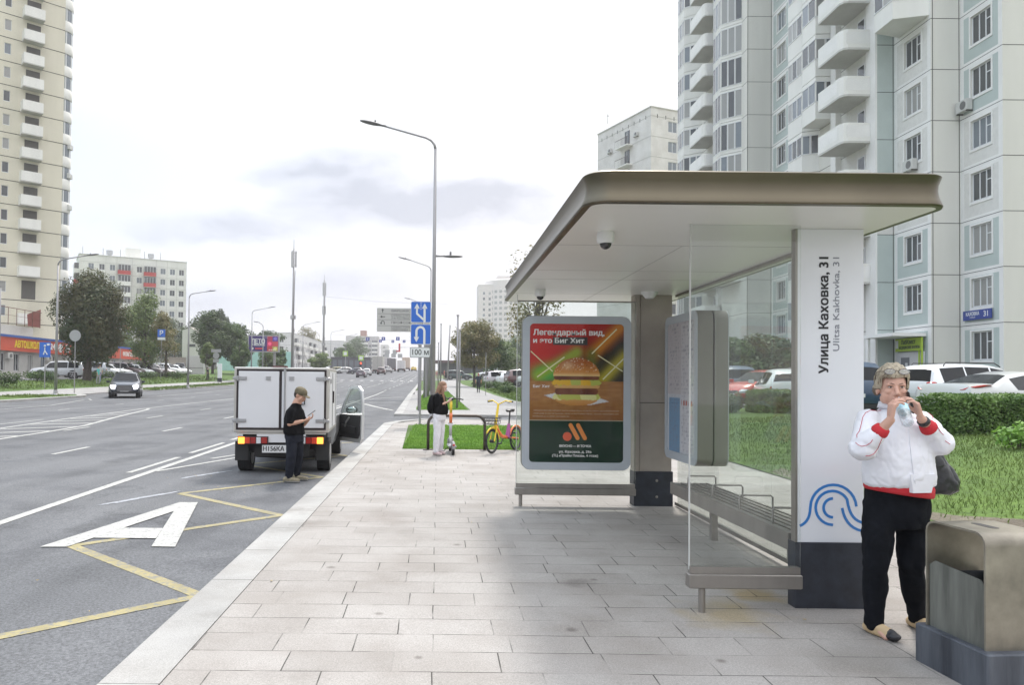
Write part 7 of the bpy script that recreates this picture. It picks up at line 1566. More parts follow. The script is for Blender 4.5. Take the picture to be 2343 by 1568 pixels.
# ---------------------------------------------------------------- bicycle rack, bicycle, scooter
m_rack = mat('rack_bronze', (.075, .06, .05), .5, metal=.5, var=.2, vscale=5)
zr_ = gz(.4, 16.35); rk = empty('bicycle_rack', (.5, 16.35, zr_), 'dark bronze tube bicycle rack behind the girl at the lawn edge', 'bicycle rack')
b = MB(); P = [(-.70, 0, 0), (-.70, 0, .58)] + [(-.70+.18*(1-cos(R(t))), 0, .58+.18*sin(R(t))) for t in (25, 50, 75, 90)] + [(.55-.18+.18*sin(R(t)), 0, .58+.18*cos(R(t))) for t in (0, 25, 50, 75, 90)] + [(.55+.18-.18, 0, 0)]
b.tube([(x, y, z) for x, y, z in P], .032, 10); b.build('tube', [m_rack], rk, smooth=True)
for x in (-.70, .55): b = MB(); b.bbox(x-.11, x+.11, -.09, .09, 0, .014, .004); b.build('foot_plate', [m_rack], rk)
m_yel = mat('bike_yellow', (.72, .50, .02), .35, coat=.4); m_ora = mat('bike_orange', (.70, .16, .03), .35, coat=.4); m_pur = mat('bike_purple', (.30, .06, .22), .35, coat=.4)
bk = empty('bicycle', (1.46, 16.1, gz(1.46, 16.1)), 'yellow and orange rental bicycle with front basket beside the shelter', 'bicycle', rz=math.atan2(-.82, -.57))
def wheel(x, r=.26):
    b = MB(); n = 32
    b.tube([(r*.93*cos(2*pi*i/n), 0, r*.93*sin(2*pi*i/n)) for i in range(n+1)], .021, 8); w = b.build('wheel', [m_tyre], bk, smooth=True, loc=(x, 0, r))
    b = MB(); b.tube([(r*.83*cos(2*pi*i/n), 0, r*.83*sin(2*pi*i/n)) for i in range(n+1)], .010, 6)
    for i in range(16): a = 2*pi*i/16; b.cyl((0, .02*(1 if i % 2 else -1), 0), (r*.83*cos(a), 0, r*.83*sin(a)), .0018, n=4)
    b.cyl((0, -.045, 0), (0, .045, 0), .035, n=12); b.build('rim', [m_trimb], w)
wheel(.52); wheel(-.52)
b = MB(); b.tube([(.36, 0, .60), (.26, 0, .46), (.10, 0, .34), (-.12, 0, .31)], [.032, .036, .038, .036], 10, 0); b.tube([(-.12, 0, .31), (-.52, .06, .27)], .018, 8, 0); b.tube([(-.12, 0, .31), (-.52, -.06, .27)], .018, 8, 0); b.build('frame', [m_ora], bk, smooth=True)
b = MB(); b.tube([(.41, 0, .50), (.33, 0, .80), (.27, 0, 1.04)], [.03, .028, .024], 10); b.tube([(.41, .05, .55), (.52, .055, .26)], .015, 8); b.tube([(.41, -.05, .55), (.52, -.055, .26)], .015, 8); b.box(.38, .44, -.055, .055, .53, .57); b.build('fork', [m_yel], bk, auto=50)
b = MB(); b.tube([(-.14, 0, .30), (-.17, 0, .42), (-.20, 0, .60)], [.055, .05, .035], 10); b.build('battery_case', [m_pur], bk, auto=50)
b = MB(); b.tube([(-.20, 0, .58), (-.24, 0, .86)], .017, 8); b.eloft([(-.26, 0, .86, .13, .06), (-.25, 0, .90, .15, .085), (-.27, 0, .925, .12, .08)], 16); b.build('saddle', [m_trimb], bk, auto=50)
b = MB(); b.tube([(.20, -.29, 1.10), (.23, -.16, 1.12), (.26, 0, 1.04), (.23, .16, 1.12), (.20, .29, 1.10)], .014, 8); hb_ = b.build('handlebar', [m_yel], bk, smooth=True)
for s in (-1, 1): b = MB(); b.cyl((.19, s*.19, 1.113), (.185, s*.31, 1.098), .019, n=10); b.tube([(.24, s*.15, 1.10), (.27, s*.22, 1.085), (.26, s*.28, 1.07)], .006, 5); b.build('grip', [m_trimb], hb_, auto=50)
b = MB()
bx0, bx1, bw_ = .44, .70, .17
for z, g in ((.62, .8), (.69, .9), (.76, 1)): b.tube([(bx0, -bw_*g, z), (bx1*g+.02, -bw_*g, z), (bx1*g+.02, bw_*g, z), (bx0, bw_*g, z), (bx0, -bw_*g, z)], .006, 5)
for i in range(9):
    y_ = -bw_+i*bw_/4; b.tube([(bx0, y_, .76), (bx0, y_*.8, .62), (bx1*.82, y_*.8, .62), (bx1+.02, y_, .76)], .004, 4)
for i in range(5):
    x_ = bx0+(bx1-bx0)*i/4; b.tube([(x_, -bw_, .76), (x_*.97, -bw_*.8, .62), (x_*.97, bw_*.8, .62), (x_, bw_, .76)], .004, 4)
b.build('basket', [m_trimb], bk)
b = MB(); b.cyl((-.12, -.09, .29), (-.12, .09, .29), .016, n=8); b.tube([(-.12, -.09, .29), (-.02, -.10, .17)], .010, 6); b.tube([(-.12, .09, .29), (-.22, .10, .41)], .010, 6); b.box(-.07, .03, -.18, -.10, .155, .185); b.box(-.27, -.17, .10, .18, .395, .425); b.build('crank', [m_trimb], bk)
b = MB(); b.tube([(-.22, .05, .27), (-.28, .17, .01), (-.32, .20, .0)], .010, 6); b.build('kickstand', [m_trimb], bk)
b = MB(); b.tube([(-.52+.29*cos(R(t)), 0, .26+.29*sin(R(t))) for t in range(20, 170, 15)], .022, 6); b.build('mudguard', [m_ora], bk, smooth=True)
b = MB(); b.tube([(.52+.285*cos(R(t)), 0, .26+.285*sin(R(t))) for t in range(40, 190, 15)], .02, 6); b.build('mudguard', [m_yel], bk, smooth=True)
# scooter, seen from behind, front wheel away
sc = empty('kick_scooter', (.31, 15.75, gz(.31, 15.75)), 'yellow and grey rental kick scooter parked in front of the girl', 'scooter', rz=R(93))
m_sgr = mat('scooter_grey', (.26, .26, .27), .5); 
def sw(x, r=.115): b = MB(); b.cyl((0, -.025, 0), (0, .025, 0), r, n=24); w = b.build('wheel', [m_tyre], sc, loc=(x, 0, r), auto=50); b = MB(); b.cyl((0, -.028, 0), (0, .028, 0), r*.55, n=16); b.build('hub', [m_sgr], w, auto=50)
sw(-.42); sw(.45)
b = MB(); b.bbox(-.32, .32, -.085, .085, .13, .185, .02); b.build('deck', [m_sgr], sc)
b = MB(); b.tube([(.45, .05, .12), (.42, .045, .27), (.40, 0, .30)], .018, 8); b.tube([(.45, -.05, .12), (.42, -.045, .27), (.40, 0, .30)], .018, 8); b.tube([(.32, 0, .16), (.40, 0, .34)], .035, 8); b.tube([(.405, 0, .30), (.365, 0, .62)], .032, 10); b.build('fork', [mat('scooter_silver', (.42, .42, .42), .4, metal=.3)], sc, smooth=True)
b = MB(); b.tube([(.365, 0, .62), (.345, 0, .84)], .034, 10, 0); b.build('stem_lower', [m_ora], sc, smooth=True)
b = MB(); b.tube([(.345, 0, .84), (.315, 0, 1.10)], .030, 10); b.build('stem_upper', [m_yel], sc, smooth=True)
b = MB(); b.tube([(.29, -.27, 1.13), (.31, -.12, 1.16), (.315, 0, 1.14), (.31, .12, 1.16), (.29, .27, 1.13)], .014, 8); b.bbox(.27, .36, -.06, .06, 1.11, 1.18, .02); b.build('handlebar', [m_trimb], sc, auto=50)
b = MB(); b.tube([(-.42+.14*cos(R(t)), 0, .115+.14*sin(R(t))) for t in range(10, 175, 15)], .035, 8); b.bbox(-.60, -.56, -.03, .03, .13, .19, .008); b.build('rear_mudguard', [m_sgr], sc, smooth=False)
b = MB(); b.bbox(-.605, -.575, -.025, .025, .20, .235, .006); b.build('rear_light', [m_red_l], sc)
b = MB(); b.bbox(.36, .41, -.06, .06, .56, .64, .01); b.build('lock_box', [m_white], sc)
b = MB(); b.tube([(-.05, .08, .13), (-.10, .22, .01), (-.14, .24, .01)], .009, 6); b.build('kickstand', [m_trimb], sc)
# ================================================================== PEOPLE
from mathutils.bvhtree import BVHTree
def remesh(mb, voxel, smooth=3, disp=None, fac=.5):
    me = bpy.data.meshes.new('tmp'); me.from_pydata(mb.v, [], mb.f)
    bm = bmesh.new(); bm.from_mesh(me); bmesh.ops.recalc_face_normals(bm, faces=bm.faces[:]); bm.to_mesh(me); bm.free()
    o = bpy.data.objects.new('tmp', me); COL.objects.link(o)
    r = o.modifiers.new('r', 'REMESH'); r.mode = 'VOXEL'; r.voxel_size = voxel
    if smooth: s = o.modifiers.new('s', 'SMOOTH'); s.iterations = smooth; s.factor = fac
    out_ = bpy.data.meshes.new_from_object(o.evaluated_get(bpy.context.evaluated_depsgraph_get()))
    COL.objects.unlink(o); bpy.data.objects.remove(o); bpy.data.meshes.remove(me)
    if disp:
        nn = [v.normal.copy() for v in out_.vertices]
        for v, n in zip(out_.vertices, nn): v.co += n*disp(v.co)
    return out_
def solid(name, mb, mats, parent, org, voxel=.012, smooth=3, matfn=None, disp=None):
    me = remesh(mb, voxel, smooth, disp); me.name = name
    if not isinstance(mats, (list, tuple)): mats = [mats]
    me.materials.clear()
    for m_ in mats: me.materials.append(m_)
    if matfn:
        for p in me.polygons: p.material_index = matfn(p.center)
    me.polygons.foreach_set('use_smooth', [True]*len(me.polygons))
    for v in me.vertices: v.co -= Vector(org)
    o = bpy.data.objects.new(name, me); COL.objects.link(o); o.parent = parent
    return o
def V3(u, v, Y): return Vector(at(u, v, Y))
def hand(mb, wrist, d, n, side, curl=(25, 30, 20), s=1.0, fan=.0, thumb=(.7, .55, .45), rfin=.0085):
    d = Vector(d).normalized(); n = Vector(n); n = (n-d*n.dot(d)).normalized(); sd_ = d.cross(n).normalized()*side; wrist = Vector(wrist)
    for i in range(4): mb.cap(wrist+d*.008*s+sd_*(i-1.5)*.010*s, wrist+d*.080*s+sd_*(i-1.5)*.0195*s, .0135*s, .0115*s, 10)
    for i, Ln in enumerate((.070, .078, .073, .058)):
        p = wrist + d*(.083-.004*abs(i-1.3))*s + sd_*(i-1.5)*.0200*s; ang = 0; dd = (d + sd_*(i-1.5)*fan).normalized(); ax = dd.cross(n).normalized()
        for k, fr_ in enumerate((.45, .31, .24)):
            ang += R(curl[k] + (i-1.5)*3); v = (dd*cos(ang) + n*sin(ang)); q = p + v*Ln*fr_*s; mb.cap(p, q, (rfin-.0006*k)*s, (rfin-.0006*(k+1))*s, 8); p = q
    p = wrist + d*.022*s - sd_*.022*s + n*.004; v = (-sd_*thumb[0] + d*thumb[1] + n*thumb[2]).normalized(); q = p + v*.038*s; mb.cap(p, q, .0125*s, .0105*s, 9)
    v2 = (v + d*.5 + n*.35).normalized(); r_ = q + v2*.028*s; mb.cap(q, r_, .0102*s, .009*s, 9); mb.cap(r_, r_+(v2+n*.3).normalized()*.022*s, .009*s, .0075*s, 8)
def head(mb, c, yaw, tilt=0, s=1.0, roll_=0):
    """c = centre of the skull; the face looks along (sin yaw, -cos yaw); tilt>0 looks down"""
    X = Matrix.Translation(c) @ Matrix.Rotation(yaw, 4, 'Z') @ Matrix.Rotation(roll_, 4, 'Y') @ Matrix.Rotation(tilt, 4, 'X') @ Matrix.Scale(s, 4)
    mb.ell((0, .008, .018), (.074, .094, .100), 24, 16, M=X); mb.ell((0, -.022, -.045), (.060, .064, .072), 20, 12, M=X); mb.ell((0, -.048, -.088), (.030, .030, .026), 14, 10, M=X)      # skull, face, chin
    for s_ in (-1, 1):
        mb.ell((s_*.038, -.062, -.022), (.024, .020, .020), 12, 8, M=X); mb.ell((s_*.030, -.079, .020), (.026, .012, .008), 12, 8, M=X); mb.ell((s_*.076, .010, -.018), (.010, .020, .032), 12, 8, M=X); mb.ell((s_*.048, -.035, -.068), (.026, .034, .030), 12, 8, M=X); mb.ell((s_*.044, -.048, -.045), (.028, .026, .032), 12, 8, M=X); mb.ell((s_*.010, -.091, -.038), (.010, .011, .008), 10, 6, M=X)
    a = MB(); a.cap((0, -.080, .008), (0, -.103, -.030), .008, .0125, 12); mb.add(a.v, a.f, 0, X)
    mb.ell((0, -.084, -.060), (.022, .011, .006), 14, 8, M=X); mb.ell((0, -.081, -.070), (.019, .011, .007), 14, 8, M=X)
    return X
m_skin = mat('skin', (.58, .34, .26), .5, var=.05, vscale=14); m_skin2 = mat('skin_tan', (.48, .27, .19), .5, var=.05, vscale=14)
m_lip = mat('lips', (.42, .16, .14), .5); m_eyew = mat('eye_white', (.55, .52, .50), .3); m_iris = mat('iris', (.04, .045, .045), .2); m_brow = mat('brow', (.16, .10, .07), .8)
def face_bits(X, body, org, s=1.0):
    for s_ in (-1, 1):
        b = MB(); b.ell((s_*.030, -.0775, .004), (.0135, .006, .0038), 14, 8, M=X); e = b.build('eye', [m_eyew], body, org=org, smooth=True)
        b = MB(); b.ell((s_*.030, -.0826, .0045), (.0048, .003, .0040), 12, 8, M=X); b.build('iris', [m_iris], e, org=org, smooth=True)
        b = MB(); c_ = [(s_*.012, -.088, .022), (s_*.028, -.0885, .028), (s_*.046, -.078, .022)]; b.tube([X @ Vector(p) for p in c_], [.0025, .0032, .0018], 6); b.build('eyebrow', [m_brow], body, org=org)
        b = MB(); c_ = [(s_*.016, -.083, .009), (s_*.030, -.0865, .0125), (s_*.045, -.0775, .008)]; b.tube([X @ Vector(p) for p in c_], .0016, 5); b.build('eyelid', [m_brow], body, org=org)
    b = MB(); b.tube([X @ Vector(p) for p in [(-.020, -.088, -.065), (0, -.0955, -.064), (.020, -.088, -.065)]], [.002, .0045, .002], 6); b.build('lips', [m_lip], body, org=org)

# ---------------------------------------------------------------- the woman by the bin
WO = (2.975, 4.86, gz(2.98, 4.86)); wm = empty('person', WO, 'woman in white tracksuit jacket drinking from a bottle while holding a phone', 'person')
c_head = V3(2041, 886, 4.84)
b = MB(); XH = head(b, c_head, R(-16), R(4), 1.08)
b.cap(c_head+Vector((0, .01, -.06)), V3(2040, 950, 4.90), .058, .064, 16)
b.eloft([(V3(2046, z_, 4.9).x, 4.88, V3(2046, z_, 4.9).z, rx, ry) for z_, rx, ry in ((948, .10, .07), (975, .16, .10), (1040, .16, .11), (1110, .16, .11), (1165, .16, .11), (1195, .14, .09))], 20)
SR, SL = V3(1986, 962, 4.86), V3(2110, 966, 4.90); ER, EL = V3(1976, 1026, 4.70), V3(2152, 1014, 4.74); WR, WL = V3(2037, 962, 4.56), V3(2107, 957, 4.65)
b.cap(SR, ER, .05, .042); b.cap(ER, WR, .040, .027); b.cap(SL, EL, .05, .042); b.cap(EL, WL, .040, .027)
bt, bb2 = V3(2057, 911, 4.70), V3(2078, 971, 4.54); bax = (bb2-bt).normalized()
hand(b, WR+Vector((.0, 0, .005)), (.10, -.05, 1), (1, -.18, -.02), -1, curl=(34, 40, 30), s=1.12, thumb=(.6, .7, .5))
hand(b, WL+Vector((0, 0, .005)), (-.30, .05, 1), (-.95, .35, -.25), 1, curl=(30, 34, 26), s=1.12, thumb=(.4, .8, .5))
HR, KR, AR = V3(2012, 1165, 4.88), V3(2004, 1290, 4.84), V3(1999, 1424, 4.88); HL, KL, AL = V3(2088, 1165, 4.90), V3(2084, 1290, 4.88), V3(2099, 1412, 5.0)
for h_, k_, a_ in ((HR, KR, AR), (HL, KL, AL)): b.cap(h_, k_, .075, .05); b.cap(k_, a_, .048, .034); b.cap(a_, a_+Vector((.02, -.10, -.065)), .034, .022)
body = solid('body', b, m_skin, wm, WO, .0044, 2)
face_bits(XH, body, WO)
# hair, short and ash blond
b = MB(); b.ell((0, .014, .038), (.088, .103, .098), 24, 16, M=XH)
rr = random.Random(3)
for i in range(70):
    a = rr.uniform(0, 2*pi); e = rr.uniform(-.1, 1.3); p = Vector((.082*cos(a)*cos(e), .012+.098*sin(a)*cos(e), .045+.085*sin(e)))
    if p.y < -.045 and p.z < .072: continue
    b.ell(p*.97, (rr.uniform(.014, .020),)*2 + (rr.uniform(.02, .034),), 8, 6, M=XH)
for s_ in (-1, 1): b.ell((s_*.078, .012, .02), (.016, .035, .045), 12, 8, M=XH); b.ell((s_*.07, .05, -.02), (.022, .04, .04), 12, 8, M=XH)
for x_ in (-.055, -.03, 0, .03, .055): b.ell((x_, -.070+abs(x_)*.35, .078), (.024, .022, .018), 10, 8, M=XH)
cut = XH.inverted()
def hcol(c):
    q = noise.noise(Vector((c.x*45, c.y*45, c.z*12))); l = cut @ c
    return 1 if (q > .30 and l.z < .08) or (l.z < -.01 and l.y > -.02) else 0
m_hair = mat('hair_ash', (.36, .30, .22), .65, col2=(.48, .42, .32), vscale=40, bump=.5, bscale=160); m_hair2 = mat('hair_root', (.14, .10, .07), .7, var=.3, vscale=50)
hme = solid('hair', b, [m_hair, m_hair2], wm, WO, .005, 4, hcol, lambda p: .0025*noise.noise(Vector((p.x*110, p.y*110, p.z*30))))
bm = bmesh.new(); bm.from_mesh(hme.data)
dl_ = [v for v in bm.verts if (lambda l: (l.y < -.056 and l.z < .060) or (abs(l.x) < .066 and l.y < -.02 and l.z < .050) or l.z < -.075)(cut @ (v.co+Vector(WO)))]
bmesh.ops.delete(bm, geom=dl_, context='VERTS'); bm.to_mesh(hme.data); bm.free()
# fine locks over the hair shell
lk_ = MB(); rr = random.Random(11)
for i in range(420):
    a = rr.uniform(0, 2*pi); e = rr.uniform(.05, 1.45); st_ = Vector((.090*cos(a)*cos(e), .014+.105*sin(a)*cos(e), .040+.100*sin(e)))
    ax_ = Vector((cos(a)*.9+rr.uniform(-.4, .4), sin(a)*.6+rr.uniform(-.3, .5), -.9 if e < .8 else -.25)).normalized(); Ll = rr.uniform(.03, .055); P_ = [st_]
    for k in range(3):
        q = P_[-1] + ax_*Ll/3; c_ = Vector((0, .014, .040)); r_ = q-c_; kk = math.sqrt((r_.x/.090)**2+(r_.y/.105)**2+(r_.z/.100)**2)
        q = c_ + r_*(1.0+.015*(k == 2))/max(kk, .3) if kk > .01 else q; P_.append(q); ax_ = (ax_ + Vector((0, 0, -.25))).normalized()
    if any(q.y < -.050 and q.z < .072 for q in P_) or P_[-1].z < -.055: continue
    lk_.tube([XH @ q for q in P_], [.0016, .0030, .0026, .0008], 5, 1 if rr.random() < .16 or (P_[-1].z < .0 and rr.random() < .6) else 0)
for i in range(40):                                     # fringe swept to the side
    x_ = rr.uniform(-.065, .06); P_ = [Vector((x_, -.045, .118-.0*abs(x_))), Vector((x_-.006, -.078+abs(x_)*.3, .105)), Vector((x_-.018, -.092+abs(x_)*.4, .082)), Vector((x_-.034, -.088+abs(x_)*.5, rr.uniform(.052, .068)))]
    lk_.tube([XH @ q for q in P_], [.002, .0036, .0032, .001], 5, 1 if rr.random() < .2 else 0)
lk_.build('hair_locks', [m_hair, m_hair2], wm, org=WO, smooth=True)
# trousers
m_trou = mat('black_cloth', (.008, .009, .012), .9, spec=.1, var=.3, vscale=9, bump=.3, bscale=60)
def crease(p, f, g=1.0):
    q = noise.noise(Vector((p.x*f + p.z*f*.35, p.y*f, p.z*f*g - p.x*f*.3))); return -max(0, 1-abs(q)*7)
def folds(a, f): return lambda p: a*noise.noise(Vector((p.x*f, p.y*f, p.z*f*.5))) + a*.55*crease(p, f*.8, .7) + a*.3*noise.noise(Vector((p.x*f*2.3, p.y*f*2, p.z*f*1.6)))
b = MB(); b.eloft([(V3(2050, z_, 4.9).x, 4.885, V3(2046, z_, 4.9).z, rx, ry) for z_, rx, ry in ((1095, .195, .14), (1135, .200, .145), (1175, .205, .15), (1205, .19, .135))], 24)
b.cap(HR, KR, .108, .082, 18); b.cap(KR, AR+Vector((0, 0, .0)), .080, .062, 18); b.cap(HL, KL, .108, .080, 18); b.cap(KL, AL+Vector((0, 0, .0)), .080, .060, 18)
solid('trousers', b, m_trou, wm, WO, .011, 3, None, folds(.010, 13))
# shoes
for a_, tx in ((AR, (.05, -.14)), (AL, (.03, -.14))):
    f = Vector((a_.x, a_.y, WO[2]+.045)); toe = f+Vector((tx[0], tx[1], -.012)); dirn = (toe-f).normalized()
    b = MB(); b.cap(f+Vector((-.01, .05, -.01)), f+dirn*.02+Vector((0, 0, -.01)), .034, .038, 14); b.cap(f+dirn*.02+Vector((0, 0, -.01)), toe+Vector((0, 0, -.008)), .038, .028, 14); b.ell(toe, (.040, .040, .022), 14, 8); b.cap(f+Vector((0, .02, .0)), a_+Vector((0, 0, -.03)), .042, .042, 12); b.cap(f+Vector((0, -.02, .015)), toe+Vector((0, .02, .008)), .038, .028, 12)
    lim = f+dirn*.115
    sh_ = solid('shoe', b, [mat('shoe_beige', (.52, .38, .22), .6), mat('shoe_toe', (.02, .02, .025), .5)], wm, WO, .007, 2, lambda c, L_=lim, D=dirn: 1 if (c-L_).dot(D) > 0 else 0)
    for v in sh_.data.vertices: v.co.z = max(v.co.z, .004)
# jacket
m_jack = mat('white_nylon', (.76, .76, .81), .55, bump=.25, bscale=18); m_redk = mat('red_knit', (.50, .02, .03), .8, bump=.3, bscale=150)
b = MB()
b.eloft([(V3(c_, z_, 4.9).x, yy, V3(c_, z_, 4.9).z, rx, ry) for z_, c_, yy, rx, ry in ((1114, 2046, 4.86, .20, .15), (1106, 2046, 4.855, .222, .172), (1085, 2045, 4.85, .226, .184), (1040, 2044, 4.85, .215, .18), (1000, 2045, 4.86, .21, .165), (968, 2047, 4.87, .195, .145), (950, 2045, 4.88, .15, .115), (934, 2043, 4.885, .085, .09), (922, 2042, 4.885, .075, .08))], 28)
b.cap(SR, ER, .080, .082, 18); b.cap(ER+Vector((-.01, 0, -.0)), ER.lerp(WR, .55), .084, .058, 18); b.cap(SL, EL, .080, .078, 18); b.cap(EL, EL.lerp(WL, .55), .080, .056, 18)
b.ell(ER, (.086, .09, .088), 16, 10); b.ell(EL, (.082, .085, .085), 16, 10)
zh = V3(2046, 1102, 4.7).z
def jf(p): 
    k = 1.0
    return .006*noise.noise(Vector((p.x*8, p.y*8, p.z*5))) + .0045*crease(p, 9, .6) + .003*crease(p+Vector((3, 1, 2)), 17, .5) - .003 + .003*noise.noise(p*30)
jk = solid('jacket', b, [m_jack], wm, WO, .010, 3, None, jf)
b = MB(); b.eloft([(V3(2049, z_, 4.9).x, 4.868, V3(2049, z_, 4.9).z, rx, ry) for z_, rx, ry in ((1127, .205, .165), (1122, .212, .170), (1106, .214, .172), (1098, .205, .166))], 36)
b.v = [(p[0], p[1], p[2]-(p[0]-3.02)*.13) for p in b.v]
hb2 = b.build('hem_band', [m_redk], wm, org=WO, smooth=True)
for E_2, W_2 in ((ER, WR), (EL, WL)):
    b = MB(); b.tube([E_2.lerp(W_2, .56), E_2.lerp(W_2, .61), E_2.lerp(W_2, .74), E_2.lerp(W_2, .76)], [.050, .052, .043, .034], 18); b.build('cuff', [m_redk], jk, org=WO, smooth=True)
b = MB(); b.eloft([(V3(2042, 930, 4.88).x, 4.875, V3(2042, 934, 4.88).z, .092, .090), (V3(2042, 918, 4.88).x, 4.872, V3(2042, 919, 4.88).z, .082, .083), (V3(2042, 917, 4.88).x, 4.872, V3(2042, 920, 4.88).z, .070, .070)], 24); b.build('collar', [m_jack], jk, org=WO, smooth=True)
# white front placket over the hem, piping lying on the cloth
def onmesh(o, pts, org, off=.003):
    bv = BVHTree.FromPolygons([v.co+Vector(org) for v in o.data.vertices], [tuple(p.vertices) for p in o.data.polygons]); r_ = []
    for u, v in pts:
        d_ = (V3(u, v, 5)-Vector((0, 0, CAMZ))).normalized(); h = bv.ray_cast(Vector((0, 0, CAMZ)), d_)
        if h[0] is not None: r_.append(h[0] + h[1]*off)
    return r_
def c5w(x, y): return ((2540+x/3.647)*.7657, (1070+y/3.647)*.7657)
m_pipe = mat('piping_red', (.48, .05, .08), .7)
for P in ([(340, 575), (290, 580), (225, 572), (170, 600), (140, 650), (125, 720), (105, 800), (75, 840), (80, 880)], [(62, 925), (90, 950), (130, 965), (180, 955), (225, 925), (255, 880)], [(380, 810), (355, 860), (330, 920), (300, 990), (260, 1045), (210, 1068), (155, 1068)], [(890, 705), (930, 705), (955, 760), (985, 810), (1030, 850)], [(1035, 905), (1070, 930), (1095, 945)], [(850, 600), (900, 640), (905, 690)]):
    # densify
    Q = []
    for a_, c_ in zip(P, P[1:]):
        for t in (0, .25, .5, .75): Q.append(c5w(a_[0]+(c_[0]-a_[0])*t, a_[1]+(c_[1]-a_[1])*t))
    pts = onmesh(jk, Q, WO, .002)
    if len(pts) > 3: b = MB(); b.tube(pts, .0019, 5); b.build('piping', [m_pipe], jk, org=WO)
pts = onmesh(jk, [c5w(640+i*6, 780+i*55) for i in range(12)], WO, .002); b = MB(); b.tube(pts, .005, 5); b.build('zip_flap', [m_jack], jk, org=WO)
b = MB(); z_a, z_b = V3(2085, 1128, 4.7).z, V3(2085, 1085, 4.7).z; b.loft([[(2.99+.02, 4.675, z_a), (3.14, 4.70, z_a), (3.15, 4.73, z_a), (3.0, 4.70, z_a)], [(2.985, 4.665, z_b), (3.16, 4.69, z_b), (3.16, 4.73, z_b), (2.99, 4.70, z_b)]]); b.build('placket', [m_jack], jk, org=WO)
# glasses on the hair, watch, bottle, phone, bag
gl = empty('eyeglasses', tuple(XH @ Vector((0, -.08, .09))), 'thin framed eyeglasses pushed up on the woman\'s hair', 'glasses'); go_ = tuple(gl.location)
b = MB()
for s_ in (-1, 1): b.tube([XH @ Vector((s_*.038+.030*cos(R(t)), -.092+.004*abs(cos(R(t))), .098+.017*sin(R(t)))) for t in range(0, 361, 24)], .0017, 6); b.tube([XH @ Vector((s_*.068, -.085, .10)), XH @ Vector((s_*.088, -.03, .095)), XH @ Vector((s_*.088, .03, .07))], .0017, 5)
b.tube([XH @ Vector((-.010, -.094, .10)), XH @ Vector((0, -.096, .104)), XH @ Vector((.010, -.094, .10))], .0017, 5); b.build('frame', [m_trimb], gl, org=go_)
for s_ in (-1, 1):
    b = MB(); b.ell((s_*.038, -.0915, .098), (.0285, .0015, .0155), 16, 8, M=XH); b.build('lens', [glassmat('spectacle_glass', (.85, .85, .85), .25, .3)], gl, org=go_)
wt = WL + (EL-WL)*.14
b = MB(); d_ = (WL-EL).normalized(); b.tube([wt-d_*.013, wt-d_*.011, wt+d_*.011, wt+d_*.013], [.030, .036, .036, .030], 18); b.build('wristband', [m_trimb], wm, org=WO, smooth=True)
bo2 = empty('water_bottle', tuple((bt+bb2)/2), 'clear small water bottle with blue label held to the woman\'s mouth', 'bottle'); q0 = tuple(bo2.location); Ln_ = (bb2-bt).length
m_pet = glassmat('clear_plastic', (.90, .94, .97), .22, .35); XB = bax.to_track_quat('Z', 'Y').to_matrix().to_4x4(); XB.translation = bt
b = MB(); b.lathe([(.011, .0), (.012, .02), (.020, .035), (.032, .06), (.033, .09), (.0315, .095), (.033, .10), (.0335, .15), (.031, .155), (.034, .16), (.034, Ln_-.012), (.028, Ln_)], n=24, M=XB); b.build('bottle_body', [m_pet], bo2, org=q0, smooth=True)
b = MB(); b.lathe([(.0345, .075), (.0348, .077), (.0348, .128), (.0345, .130)], n=24, M=XB); b.build('label', [mat('label_blue', (.32, .60, .72), .5, col2=(.70, .78, .82), vscale=30)], bo2, org=q0, smooth=True)
ph = MB(); pc = V3(2082, 921, 4.76); Xp = Matrix.Translation(pc) @ Matrix.Rotation(R(-14), 4, 'Y') @ Matrix.Rotation(R(-22), 4, 'Z'); ph.bbox(-.005, .005, -.036, .036, -.072, .072, .003, 0, Xp); ph.box(-.0056, -.0051, -.033, .033, -.065, .065, 1, Xp)
tag(ph.build('phone', [m_trimb, mat('phone_screen', (.01, .01, .012), .08)], None, org=tuple(pc)), 'black phone held to the woman\'s ear', 'phone')
bg_ = empty('handbag', tuple(V3(2152, 1075, 4.95)), 'black leather shoulder bag hanging from the woman\'s arm', 'handbag'); q0 = tuple(bg_.location)
b = MB(); 
secs = [(2124, 1010, .02, .02), (2134, 1040, .065, .035), (2146, 1072, .10, .055), (2154, 1100, .115, .07), (2157, 1122, .105, .07), (2152, 1131, .075, .05)]
b.eloft([(V3(u, v, 4.93).x, 4.93, V3(u, v, 4.93).z, rx, ry) for u, v, rx, ry in secs], 20)
solid('bag_body', b, [mat('black_leather', (.014, .015, .018), .35, var=.3, vscale=10, bump=.5, bscale=25, coat=.2)], bg_, q0, .010, 2, None, folds(.010, 16))
b = MB(); s0, s1 = V3(2116, 960, 4.99), V3(2125, 1022, 4.92); b.tube([V3(2108, 945, 5.0), s0, V3(2120, 1000, 4.80), s1], .010, 8); b.tube([V3(2120, 1000, 4.80), V3(2140, 1060, 4.86)], .008, 6); b.build('strap', [MATS['black_leather']], bg_, org=q0)

